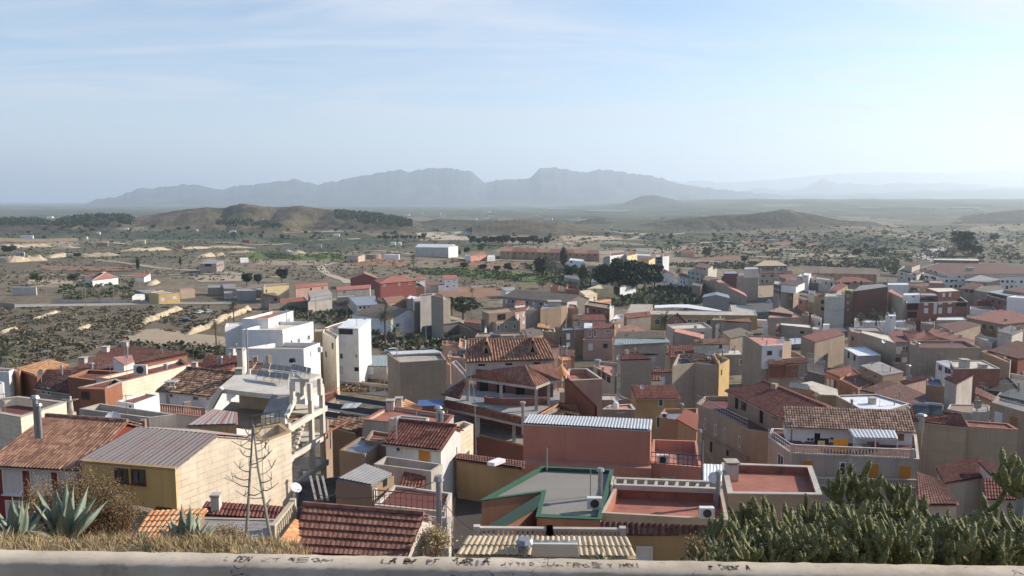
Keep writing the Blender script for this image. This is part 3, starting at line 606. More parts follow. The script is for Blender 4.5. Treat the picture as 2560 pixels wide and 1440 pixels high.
def extras(root,items,z0,Yr):
 for it in items:
  k=it[0];px,y0,y1=it[1:4];a=it[4]if len(it)>4 else None
  p=atZ(px,y1,z0)if z0 is not None else atY(px,y1,Yr)
  if abs(p.y-Yr)>.35*Yr:p=atY(px,y1,Yr)
  s=p.y/F/CP;h=(y1-y0)*s*1.02;m=MB();Z=Vector((0,0,1))
  if k=='p':
   r=a or .11;m.cyl(p-Z*1.2,p+Z*h,r,r,8);m.cyl(p+Z*(h*.96),p+Z*(h+.12),r*1.9,r*1.3,8)
   m.cyl(p+Z*(h*.55),p+Z*(h*.55+.06),r*1.25,r*1.25,8);m.build('flue','steel',root)
  elif k in 'bBoO':
   w=a or .6;m.box(p-Z*1.5,w,w,1.5+h*.82);mt={'b':'whitewash','B':'concrete','o':'orange','O':'salmon'}[k]
   q=m.build('chimney',mt,root);c=MB()
   for sx in(-1,1):
    for sy in(-1,1):c.box(p+Vector((sx*w*.4,sy*w*.4,h*.82)),.12,.12,h*.12)
   c.box(p+Z*h*.93,w*1.2,w*1.2,.1);c.build('chimney_cap','concrete',q)
  elif k=='a':
   m.cyl(p-Z*.5,p+Z*h,.028,.02,5);ax=Vector((.9,.3,0));c=p+Z*(h*.93)
   m.bar(c-ax*.5,c+ax*.5,.03)
   for j in range(7):q=c+ax*(j/6-.5);pp=Vector((-.3,.9,0))*(.32-.025*j);m.bar(q-pp,q+pp,.018)
   c=p+Z*(h*.72);m.bar(c-ax*.25,c+ax*.25,.02);m.build('aerial','steel',root)
  elif k=='P':
   m.cyl(p-Z*.5,p+Z*h,a or .04,(a or .04)*.8,6);m.build('pole','steel',root)
  elif k=='d':
   r=a or .45;c=p+Z*(h*.7);nrm=Vector((-.45,-.75,.45)).normalized()if px%2 else Vector((.2,-.85,.45)).normalized()
   x=nrm.cross(Z).normalized();y=x.cross(nrm);m.cyl(p-Z*.3,c,.03,.03,5);ring=[]
   for j in range(12):t=j*math.pi/6;ring.append(c+x*(r*math.cos(t))+y*(r*math.sin(t))+nrm*.14)
   m.add([c]+ring,[(0,1+j,1+(j+1)%12)for j in range(12)]);m.bar(c,c+nrm*.45,.03);m.build('satellite_dish','whitemetal',root)
  elif k=='k':
   w=a or .8;m.box(p,w,.35,w*.75);q=m.build('air_conditioner','frame',root);c=MB();cc=p+Vector((0,-.18,w*.38));c.cyl(cc,cc+Vector((0,-.02,0)),w*.3,w*.3,10);c.build('fan','iron',q)
  elif k=='t':
   r=a or .5;m.cyl(p,p+Z*r*2,r,r,12);m.cyl(p+Z*r*2,p+Z*r*2.2,r*.6,r*.4,10);m.build('water_tank','plastic',root)
  elif k=='s':
   w=a or 2;u=Vector((.93,-.36,0));v=Vector((.3,.78,.55));m.add([p,p+u*w,p+u*w+v*w*.8,p+v*w*.8,p-Z*.1,p+u*w-Z*.1,p+u*w+v*w*.8-Z*.1,p+v*w*.8-Z*.1],[(0,1,2,3),(7,6,5,4),(0,4,5,1),(1,5,6,2),(2,6,7,3),(3,7,4,0)]);q=p+v*w*.85
   m.build('solar_panel','solar',root);m=MB();m.cyl(q,q+u*w,.25,.25,8);m.build('water_tank','steel',root)
CR=random.Random(99)
def clutter(root,out,z,Y):
 c=sum(out,Vector())/len(out)
 for k in 'apadt':
  if CR.random()>((.42 if k=='a' else .24)if Y>100 else .12):continue
  e=out[CR.randrange(len(out))];p=c.lerp(e,CR.uniform(.2,.75));p.z=z;Z=Vector((0,0,1));m=MB()
  if k=='a':
   h=CR.uniform(1.6,3.2);m.cyl(p-Z*.4,p+Z*h,.035,.025,5);ax=Vector((CR.uniform(.4,1),CR.uniform(-.6,.6),0)).normalized()*1.1;q=p+Z*h*.95;m.bar(q-ax*.5,q+ax*.5,.035);pp=Vector((-ax.y,ax.x,0))
   for j in range(6):t=q+ax*(j/5-.5);m.bar(t-pp*.3,t+pp*.3,.022)
   m.build('aerial','steel',root)
  elif k=='p':
   h=CR.uniform(.9,1.9);m.cyl(p-Z*.4,p+Z*h,.11,.11,8);m.cyl(p+Z*h,p+Z*(h+.2),.19,.15,8);m.build('flue','steel',root)
  elif k=='d':
   n=Vector((CR.uniform(-.7,.4),-.8,.4)).normalized();x=n.cross(Z).normalized();y=x.cross(n);q=p+Z*1.0;m.cyl(p-Z*.2,q,.03,.03,5);rg=[q+x*(.4*math.cos(j*.628))+y*(.4*math.sin(j*.628))+n*.12 for j in range(10)];m.add([q]+rg,[(0,1+j,1+(j+1)%10)for j in range(10)]);m.build('satellite_dish','whitewash',root)
  elif CR.random()<.5:
   m.box(p,.7,.7,CR.uniform(.8,1.4),CR.uniform(0,1));m.build('chimney','beige',root)
def B(name,label,blocks,cat='house',group=None):
 """each block: dict(q=[(px,py[,dz])...], m=mode, Y= or H=, w=wall, r=roof, rise=, par=, ov=, win=[(face,rect,type)], x=[extras])"""
 root=None;ref=None
 for bl in blocks:
  q=bl['q'];mode=bl.get('m','flat');base_px=q[0]
  if 'z' in bl:z0=ref.z+bl['z'];p0=atZ(q[0][0],q[0][1],z0)
  elif 'Y' in bl:p0=atY(q[0][0],q[0][1],bl['Y']);z0=p0 .z
  elif 'pl' in bl:
   a_,c_=lastout[bl['pl']],lastout[(bl['pl']+1)%len(lastout)];n_=Vector((-(c_.y-a_.y),c_.x-a_.x,0));d_=ray(q[0][0],q[0][1]);p0=d_*(a_.dot(n_)/d_.dot(n_));p0*=1-bl.get('off',0)/p0 .y;z0=p0 .z
  else:p0=hitT(q[0][0],q[0][1],bl.get('H',6));z0=p0 .z
  rise=bl.get('rise',0);sl=mode in('gable','shed')
  if sl and rise:
   fl_=[atZ(c[0],c[1],z0)for c in q];D0=(((fl_[2]+fl_[3])-(fl_[0]+fl_[1]))/2).length;ta=-z0/math.hypot(p0 .x,p0 .y);k_=bl.get('sl',.42)
   rise=min(rise,k_*D0/(1+k_/ta))
  P=[]
  for i,c in enumerate(q):
   dz=c[2]if len(c)>2 else(rise if sl and i in(2,3)else 0)
   P.append(atZ(c[0],c[1],z0+dz))
  Yr=p0 .y
  if ref is None:ref=p0 .copy()
  if root is None:
   cx=sum(p.x for p in P)/len(P);cy=sum(p.y for p in P)/len(P)
   root=empty(name,(cx,cy,T(cx,cy)),label,cat,group)
  out=list(P)
  if mode=='gable':
   k=bl.get('back',1.0);B2=P[2]+(P[2]-P[1])*k;B1=P[3]+(P[3]-P[0])*k;B2 .z=B1 .z=z0+rise*(1-k)if k<1 else z0
   out=[P[0],P[1],P[2],B2,B1,P[3]]
  lastout=out
  base=bl.get('base');base=min(T(p.x,p.y)for p in out)-1 if base is None else z0-base
  wm=bl.get('w','beige');rm=bl.get('r','concretedark');par=bl.get('par',.35 if mode=='flat' else 0)
  if mode=='flat' and par>0:
   bi=MB();b=walls(out,base,wm,root);th=bl.get('th',.2);I=inset(out,th);n=len(out)
   for i in range(n):
    j=(i+1)%n;b.poly([out[i],out[j],I[j],I[i]])
    (bi if bl.get('inn')else b).poly([I[i],I[j],(I[j].x,I[j].y,z0-par-.1),(I[i].x,I[i].y,z0-par-.1)])
   b.build('wall',wm,root)
   if bl.get('inn'):bi.build('parapet',bl['inn'],root)
   f=MB();f.poly([(p.x,p.y,z0-par)for p in I]);f.build('roof',rm,root)
   if bl.get('cop'):
    c=MB();o2=inset(out,-.06);i2=inset(out,th+.06)
    for i in range(n):
     j=(i+1)%n;Zt=Vector((0,0,.07));Zb=Vector((0,0,.003))
     c.add([o2[i]+Zb,o2[j]+Zb,i2[j]+Zb,i2[i]+Zb,o2[i]+Zt,o2[j]+Zt,i2[j]+Zt,i2[i]+Zt],[(4,5,6,7),(0,1,5,4),(2,3,7,6)])
    c.build('coping',bl['cop'],root)
  elif mode=='flat' or mode=='poly':
   walls(out,base,wm,root).build('wall',wm,root)
   o2=inset(out,-bl.get('ov',.15));b=MB();n=len(o2);t=[Vector((p.x,p.y,p.z+.16))for p in o2];u=[Vector((p.x,p.y,p.z+.004))for p in o2]
   b.poly(t)
   for i in range(n):b.poly([u[i],u[(i+1)%n],t[(i+1)%n],t[i]])
   b.poly(u[::-1])
   if n==4 and rm in CORR and Yr<230:tile_sheet([p+Vector((0,0,.02))for p in o2],rm,root,tw=CORR[rm][0]*(1 if Yr<120 else 1.6),amp=CORR[rm][1],rows=False)
   elif n==4 and rm in TILES:sheet(o2,rm,root,Yr)
   else:b.build('roof',rm,root)
  elif sl:
   E1,E2,R2,R1=P
   if mode=='gable':
    b=walls(out,base,wm,root)
   else:b=walls(P,base,wm,root)
   b.build('wall',wm,root)
   ov=bl.get('ov',.3);d=(E2-E1).normalized()*ov*.6;s1=(E1-R1).normalized()*ov;s2=(E2-R2).normalized()*ov
   sheet([E1-d+s1,E2+d+s2,R2+d,R1-d],rm,root,Yr,ts=bl.get('ts'))
   if mode=='gable':
    B2,B1=out[3],out[4];e1=(B1-R1).normalized()*ov;e2=(B2-R2).normalized()*ov
    sheet([B2+d+e2,B1-d+e1,R1-d,R2+d],bl.get('r2',rm),root,Yr)
    if rm in TILES and Yr<150:
     c=MB();c.tube([R1-d+Vector((0,0,.16)),R2+d+Vector((0,0,.16))],[.14,.14],6);c.build('ridge_cap',rm,root)
   if rm in TILES and Yr<150 and bl.get('gut',1):
    c=MB();a=E1-d+s1;e=E2+d+s2;c.bar(a-Vector((0,0,.04)),e-Vector((0,0,.04)),.12,.12);c.build('gutter',bl.get('gm','concrete'),root)
  elif mode=='gy':
   FL,FR,BR,BL=P;rf=(FL+FR)/2+Vector((0,0,rise));rb=(BL+BR)/2+Vector((0,0,rise))
   b=MB();
   for a,c,e in((FL,FR,rf),(BR,BL,rb)):b.poly([(a.x,a.y,base),(c.x,c.y,base),c,e,a])
   for a,c in((FR,BR),(BL,FL)):b.poly([(a.x,a.y,base),(c.x,c.y,base),c,a])
   b.build('wall',wm,root);ov=bl.get('ov',.25);g=(rf-rb).normalized()*ov
   for a,a2 in((FL,BL),(FR,BR)):
    s1=(a-rf).normalized()*ov
    sheet([a+s1+g,a2+s1-g,rb-g,rf+g]if a is FR else[a2+s1-g,a+s1+g,rf+g,rb-g],rm,root,Yr)
  elif mode=='hip':
   E=P;b=walls(E,base,wm,root);b.build('wall',wm,root);ov=bl.get('ov',.35);O=inset(E,-ov)
   a,c=(O[0]+O[3])/2,(O[1]+O[2])/2;L_=(c-a).length;wd=((O[0]-O[3]).length+(O[1]-O[2]).length)/4;k=min(.5,wd/L_)*bl.get('hk',.9)
   r1=a.lerp(c,k)+Vector((0,0,rise));r2=a.lerp(c,1-k)+Vector((0,0,rise));m=MB()
   for f in([O[0],O[1],r2,r1],[O[2],O[3],r1,r2],[O[1],O[2],r2],[O[3],O[0],r1]):
    e=(f[1]-f[0]).normalized();up=(f[2]-f[0]);up=(up-e*up.dot(e)).normalized()
    m.add(f,[tuple(range(len(f)))],[[((p-f[0]).dot(e),(p-f[0]).dot(up))for p in f]])
   m.poly([p-Vector((0,0,.02))for p in O][::-1]);m.build('roof',rm,root)
   c=MB();
   for p,r_ in((O[0],r1),(O[3],r1),(O[1],r2),(O[2],r2),(r1,r2)):c.tube([p+Vector((0,0,.03)),r_+Vector((0,0,.03))],[.13,.13],5)
   c.build('ridge_cap',bl.get('cap',rm),root)
  for w_ in bl.get('win',[]):
   fi,rc=w_[0],w_[1];ty=w_[2]if len(w_)>2 else 'g'
   win(root,(out[fi],out[(fi+1)%len(out)]),rc,ty,Yr)
  if cat=='house' and 112<Yr<340 and 'win' not in bl and 'aw' not in bl and not any(k in label for k in('blank','windowless','plain','roof peek'))and CR.random()<.6:
   best=max(range(len(out)),key=lambda i:abs(out[i].x*out[i-len(out)+1].y-out[i].y*out[i-len(out)+1].x)/(1+(out[i]+out[i-len(out)+1]).length*.5)/(1+((out[i]+out[i-len(out)+1]).length-min((out[j]+out[j-len(out)+1]).length for j in range(len(out))))*.3))
   if(out[best]-out[best-len(out)+1]).xy.length>4:bl=dict(bl,aw=[(best,max(1,int((out[best]-out[best-len(out)+1]).xy.length/4.2)),CR.choice((1,2,2)),CR.choice('xws'))])
  for fi,cols,rows,ty in bl.get('aw',[]):
   a,c=out[fi],out[(fi+1)%len(out)];L_=(c-a).xy.length;tg=Vector((c.x-a.x,c.y-a.y,0)).normalized();nr=Vector((tg.y,-tg.x,0))
   if nr.dot(a)>0:nr=-nr
   for r0 in range(rows):
    for k in range(cols):
     s0=L_*(k+.5)/cols;zt_=z0-1.1-2.9*r0;ww=1.3;hh=1.3 if(k+r0)%3 else 2.0;o_=Vector((a.x,a.y,0))+tg*(s0-ww/2);Zv=Vector((0,0,1));m=MB();v=[o_+nr*.03+Zv*(zt_-hh),o_+tg*ww+nr*.03+Zv*(zt_-hh),o_+tg*ww+nr*.03+Zv*zt_,o_+nr*.03+Zv*zt_]
     m.poly(v);m.build('window',{'x':'glass','w':'shutwhite','s':'shutbrown'}[ty if(k*5+r0*3)%4 else 'w'],root)
     if hh>1.5:q=MB();q.bar(v[0]-tg*.4+nr*.45+Zv*.5,v[1]+tg*.4+nr*.45+Zv*.5,.9,1.0)if ty=='x' and k%2 else None;q.build('balcony',wm,root)
  if cat=='house' and 62<Yr<330:clutter(root,out,z0-(par if mode=='flat' else 0)+(rise*.5 if sl else 0),Yr)
  for w_ in bl.get('rail',[]):
   a,c=out[w_[0]],out[(w_[0]+1)%len(out)];railing(root,a,c,w_[1],w_[3],w_[2],'balustrade' if w_[2]=='bal' else 'railing')
  extras(root,bl.get('x',[]),z0 if mode=='flat' else None,Yr)
 return root,ref
def d(**k):return k
def tomesh(o):
 bpy.context.view_layer.update();me=bpy.data.meshes.new_from_object(o.evaluated_get(bpy.context.evaluated_depsgraph_get()));n=bpy.data.objects.new(o.name,me);COL.objects.link(n);n.parent=o.parent;n.location=o.location;n.scale=o.scale;n.rotation_euler=o.rotation_euler;bpy.data.objects.remove(o);return n
# ================= NEAR HOUSES =================
B('tiled_house','dark red house with white shutters and ribbed brown tile roof at the left edge',[d(q=[(-28,1158),(200,1170),(312,1057),(122,1043)],m='gable',Y=50,rise=2.0,w='redwall',r='tile',ov=.35,back=.25,ts=(.24,.45,.085,.012),win=[(0,(8,1171,58,1236),'w'),(0,(77,1173,130,1236),'w'),(0,(146,1178,195,1238),'w'),(0,(16,1251,62,1300),'w')],x=[('p',91,992,1050,.16),('p',99,1012,1050,.12)])])
B('chimney_block','salmon boxed chimney rising through the ribbed brown roof',[d(q=[(84,1050),(104,1051),(112,1044),(92,1043)],Y=57,w='salmon',r='salmon',par=.05,base=2.4)],cat='chimney')
r_,_=B('metal_roofed_house','yellow house with worn red grey metal roof and cream block side wall at lower left',[d(q=[(200,1152),(437,1172),(542,1090),(342,1071)],m='gable',Y=49,rise=1.7,w='block',r='metalred',ov=.12,back=1.15),d(q=[(655,1107),(727,1080),(700,1060),(628,1074)],pl=1,w='block',r='maroon',par=1.1,cop='ochre',rail=[(2,1.0,'rail','iron')],x=[('P',664,1062,1104,.03),('P',680,1050,1095,.03)])])
def facade_panel(root,a,c,rect_top,base,mat,name='wall',off=.05):
 pass
B('annex','yellow rendered front wing with two brown windows under the metal roof',[d(q=[(204,1158),(438,1178),(441,1172),(207,1152)],Y=48.6,w='mustard',r='ochre',par=0,ov=0,win=[(0,(288,1171,321,1207),'b'),(0,(329,1173,364,1211),'b'),(0,(391,1268,428,1280),'b')])],cat='house wing')
B('rooftop_room','yellow rooftop room with a red striped sheet roof behind the metal roofed house',[d(q=[(470,1066),(591,1062),(590,1035),(532,1027)],Y=61,m='poly',w='yellow',r='metalred',base=3,ov=.1),],cat='house')
B('chimney_stack','cream chimney with pointed metal hood beside the red metal roof edge',[d(q=[(350,1052),(362,1052),(366,1046),(354,1046)],Y=56,m='flat',w='tan',r='black',par=.1,base=3)],cat='chimney')
B('small_house','low house with orange tile roof among the agaves at bottom left',[d(q=[(340,1352),(440,1354),(511,1275),(384,1281)],m='shed',Y=36,rise=1.7,w='tan',r='tileorange'),d(q=[(330,1270),(383,1283),(383,1272),(332,1262)],Y=42,w='tan',r='tileorange',par=.2,base=4)])
B('terrace_house','grey topped terrace house with cream balustrade and pierced brick parapet at bottom left',[d(q=[(440,1372),(655,1376),(712,1297),(505,1293)],Y=35,w='cream',r='concretedark',par=.05),d(q=[(512,1280),(730,1293),(735,1272),(524,1258)],m='shed',Y=40,rise=.8,w='brick',r='tilered',x=[('b',541,1236,1262,.42)])])
def bal(label_root,pts,Y,h,kind='bal',mat='cream',**k):
 p=[atY(pts[0][0],pts[0][1],Y)];z=p[0].z
 for q in pts[1:]:p.append(atZ(q[0],q[1],z))
 for a,c in zip(p,p[1:]):railing(label_root,a,c,h,mat,kind,'balustrade' if kind=='bal' else 'railing',**k)
r_=empty('garden_wall',atY(683,1367,34.5),'cream balustrade wall with sloping orange tile canopy at bottom left','wall')
bal(r_,[(683,1367),(733,1300)],34.5,1.0)
q_=atY(722,1388,34);z_=q_.z
cq=[q_,atZ(771,1316,z_),atZ(733,1301,z_+.55),atZ(684,1368,z_+.55)]
tile_sheet(cq,'tileorange',r_,'canopy');b=walls([p-Vector((0,0,.15))for p in cq],z_-7,'white',r_);b.build('wall','white',r_)
B('ribbed_roof_house','house with long brown tile roof in horizontal courses at bottom centre',[d(q=[(744,1376),(1012,1389),(1052,1292),(765,1268)],m='gable',Y=35,rise=1.9,w='whitewash',r='tilered2',ov=.25,back=.5,ts=(.24,.42,.025,.085),x=[('p',1098,1188,1345,.13),('P',1116,1240,1330,.03)]),d(q=[(1060,1345),(1122,1372),(1128,1292),(1070,1290)],Y=36,m='flat',w='whitewash',r='concrete',par=.3)])
B('shed','tan lean-to shed with striped grey sheet roof below the small white house',[d(q=[(839,1200),(930,1218),(985,1188),(911,1161)],Y=50,m='flat',w='tan',r='fibre',par=.0,ov=-.1,win=[(1,(957,1197,968,1216),'x'),(1,(933,1222,941,1258),'n')])],cat='shed')
B('white_tiled_house','small white house with red tile roof and orange shutter above stepped terraces',[d(q=[(965,1105),(1102,1120),(1136,1069),(1003,1055)],m='gable',Y=58,rise=1.5,w='white',r='tilered',ov=.3,back=.45,ts=(.25,.42,.08,.02),win=[(0,(989,1112,1003,1130),'g'),(0,(1011,1114,1027,1160),'w'),(0,(1047,1122,1076,1155),'o')],x=[('a',1084,1070,1110),('p',990,1046,1062,.08)]),d(q=[(934,1160),(1078,1178),(1106,1160),(965,1140)],Y=54.5,w='whitewash',r='maroon',par=.9,th=.15),d(q=[(1006,1216),(1052,1216),(1062,1183),(1017,1180)],m='shed',Y=52.5,rise=.6,w='whitewash',r='tilered',win=[(0,(1014,1220,1024,1250),'x')]),d(q=[(935,1262),(1112,1280),(1130,1232),(985,1212)],Y=47,w='whitewash',r='maroon',par=.15,rail=[(0,.95,'rail','rust')])])
B('block_house','tall cream block party wall lit by sun beside the small white house',[d(q=[(1104,1122),(1143,1118),(1143,1068),(1132,1068)],Y=58.4,w='block',r='concrete',par=.1),d(q=[(1143,1084),(1183,1060),(1160,1052),(1136,1058)],Y=61,w='block',r='maroon',par=.5)])
B('flat_roofed_house','house with maroon flat roof and twin steel flues above the white tiled house',[d(q=[(909,1050),(1110,1068),(1134,1040),(972,1015)],Y=68,w='concrete',r='redroof',par=.25,cop='redroof',x=[('p',1096,1018,1062,.2),('p',1104,1030,1064,.15),('P',1041,1028,1046,.05),('b',976,1000,1020,.7),('b',997,994,1014,.6)]),d(q=[(971,1046),(1066,1056),(1073,1044),(1002,1038)],Y=66,z=1,w='concrete',r='concretedark',par=.1,base=2)])
B('lean_to','dim terrace with blue grey roof panels left of the white tiled house',[d(q=[(848,1125),(912,1136),(965,1098),(900,1092)],Y=58,w='tan',r='zincblue',par=.15,base=8),d(q=[(912,1100),(965,1108),(990,1085),(930,1075)],Y=60,w='tan',r='maroon',par=.2)],cat='house')
B('orange_tiled_gable','little orange tile roof peeking behind the maroon flat roof',[d(q=[(994,1018),(1046,1022),(1052,1020),(1018,1000)],Y=78,m='shed',rise=1.0,w='cream',r='tileorange')])
B('courtyard_house','low ochre house with sunlit pinkish roof strip beside the big salmon wall',[d(q=[(1142,1150),(1309,1173),(1309,1158),(1141,1137)],Y=58,w='ochre',r='tilered2',par=0,ov=.1),d(q=[(1218,1160),(1236,1163),(1264,1153),(1246,1149)],Y=58.5,z=.25,w='white',r='white',par=0,base=.1,ov=0)])
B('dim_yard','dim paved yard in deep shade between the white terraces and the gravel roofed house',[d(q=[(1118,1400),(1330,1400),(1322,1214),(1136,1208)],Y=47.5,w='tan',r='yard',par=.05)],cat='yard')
B('salmon_house','big windowless salmon building topped by a white corrugated roof',[d(q=[(1308,1061),(1626,1078),(1629,1053),(1322,1040)],Y=62,m='flat',w='salmon',r='zinc',par=.0,ov=.05,x=[('P',1367,1120,1165,.06)]),d(q=[(1627,1158),(1754,1168),(1742,1102),(1632,1098)],Y=61,w='salmon',r='pinkroof',par=.9,th=.2,win=[(0,(1650,1190,1690,1204),'y')],rail=[(0,.9,'rail','iron')],x=[('p',1748,1075,1150,.1),('k',1656,1143,1158,.9),('P',1757,1100,1150,.06)]),d(q=[(1310,1166),(1628,1176),(1628,1160),(1310,1150)],Y=60.5,w='salmon',r='salmon',par=0,ov=0,win=[(0,(1590,1189,1628,1204),'y')])])
B('gravel_roof_house','orange house with angular grey gravel roof edged in green',[d(q=[(1204,1252),(1357,1231),(1342,1294),(1501,1300),(1532,1176),(1355,1168)],Y=45,w='orange',r='gravel',par=.2,th=.13,cop='green',inn='green',x=[('p',1500,1172,1238,.13),('P',1476,1168,1232,.035),('k',1486,1248,1270,.85),('P',1367,1118,1172,.06)]),d(q=[(1342,1297),(1501,1303),(1501,1297),(1342,1291)],Y=43.2,m='flat',w='darkgreen',r='green',par=0,ov=0,base=1.25),d(q=[(1214,1325),(1240,1330),(1345,1272),(1352,1240)],Y=41,m='poly',w='burnt',r='darkgreen',ov=0)])
B('roof_wall','white stepped parapet wall between gravel roof and red terrace',[d(q=[(1501,1290),(1506,1291),(1536,1196),(1529,1195)],Y=43.6,m='flat',w='whitewash',r='whitewash',par=0,ov=0,base=1.2)],cat='wall')
rt_,_=B('red_terrace_house','cream house with red roof terrace and ladder-like concrete pergola',[d(q=[(1503,1282),(1822,1300),(1806,1222),(1540,1210)],Y=43,w='cream',r='redroof',par=.75,th=.2,inn='redroof',x=[('k',1766,1268,1294,.8),('p',1795,1180,1235,.14),('d',1785,1188,1210,.35)]),d(q=[(1501,1334),(1824,1344),(1824,1332),(1501,1322)],Y=40.5,w='ochre',r='ochre',par=0,ov=0,win=[(0,(1590,1365,1632,1400),'w')])])
p0=atY(1501,1338,40.3);z_=p0 .z;e=[p0,atZ(1824,1341,z_),atZ(1824,1318,z_+.5),atZ(1501,1306,z_+.5)]
tile_sheet(e,'tiledark',rt_,'canopy',tw=.3,amp=.09)
def pergola():
 m=MB();zz=atY(1540,1212,48).z+.25;a=atZ(1536,1216,zz);c=atZ(1790,1226,zz);a2=atZ(1538,1200,zz);c2=atZ(1800,1210,zz)
 m.bar(a,c,.28,.3);m.bar(a2,c2,.28,.3)
 for i in range(11):m.bar(a.lerp(c,i/10),a2 .lerp(c2,i/10),.16,.22)
 for p in(a,c,a2,c2):m.bar(p,p-Vector((0,0,1.2)),.25)
 m.build('pergola','concrete',rt_)
pergola()
B('cream_house','cream house with terracotta painted flat roof beside the cactus',[d(q=[(1821,1235),(2053,1238),(2028,1167),(1806,1159)],Y=47,w='beige',r='redroof',par=.45,th=.22,cop='concrete',inn='redroof',win=[(0,(1871,1274,1902,1322),'y'),(0,(1952,1277,1993,1322),'G')],x=[('b',1828,1152,1182,.75)]),d(q=[(1825,1342),(1925,1344),(1925,1328),(1825,1326)],Y=44,w='beige',r='concrete',par=0,rail=[(0,.7,'rail','frame')])])
B('striped_lean_to','narrow lean-to of white ribbed sheets beside the salmon terrace',[d(q=[(1757,1213),(1803,1213),(1806,1166),(1757,1164)],Y=54,m='flat',w='tan',r='whitemetal',par=0,ov=0)],cat='shed')
r_,_=B('balustraded_house','low house with pale tile roof and white balustrade just beyond the parapet',[d(q=[(1146,1388),(1584,1392),(1564,1347),(1172,1345)],m='shed',Y=30,rise=1.15,w='tan',r='tilepale',ov=.1,x=[('p',1312,1352,1386,.2)])])
bal(r_,[(1192,1345),(1374,1347),(1556,1349)],33.2,.5,mat='whitewash',step=.2)
q_=atY(1330,1389,29.6);z_=q_.z+.35;e=[atZ(1330,1388,z_),atZ(1448,1389,z_),atZ(1444,1358,z_+.6),atZ(1332,1357,z_+.6)]
tile_sheet(e,'whitemetal',r_,'skylight',tw=.3,amp=.07,rows=False)
cl_,_=B('balcony_house','large balconied house with brown tile roof and washing on its long terrace',[d(q=[(1966,1064),(2282,1077),(2267,1027),(1961,1017)],m='shed',Y=83,rise=2.6,w='white',r='tilebrown',ov=.35,win=[(0,(2242,1081,2262,1104),'s'),(0,(2036,1083,2050,1112),'x')],x=[('p',1977,1050,1118,.13)]),d(q=[(1979,1135),(2297,1149),(2290,1088),(1930,1072),(1921,1094)],Y=78,w='stone',r='maroon',par=.12,th=.15,cop='whitewash',win=[(0,(2003,1150,2034,1207),'o'),(0,(2097,1155,2127,1207),'g'),(0,(2169,1158,2198,1207),'o'),(0,(2246,1163,2279,1207),'o'),(4,(1945,1136,1960,1168),'g')]),d(q=[(2040,1216),(2296,1222),(2296,1196),(2040,1190)],Y=76.5,w='stone',r='whitewash',par=.1,rail=[(0,.95,'bal','whitewash')],x=[('k',2092,1156,1168,.9),('k',2218,1162,1174,.9)])])
bal(cl_,[(1979,1134),(2282,1147)],78.1,.95,mat='whitewash',step=.3)
bal(cl_,[(1979,1134),(1921,1094)],78.1,.95,kind='rail',mat='frame',step=.4)
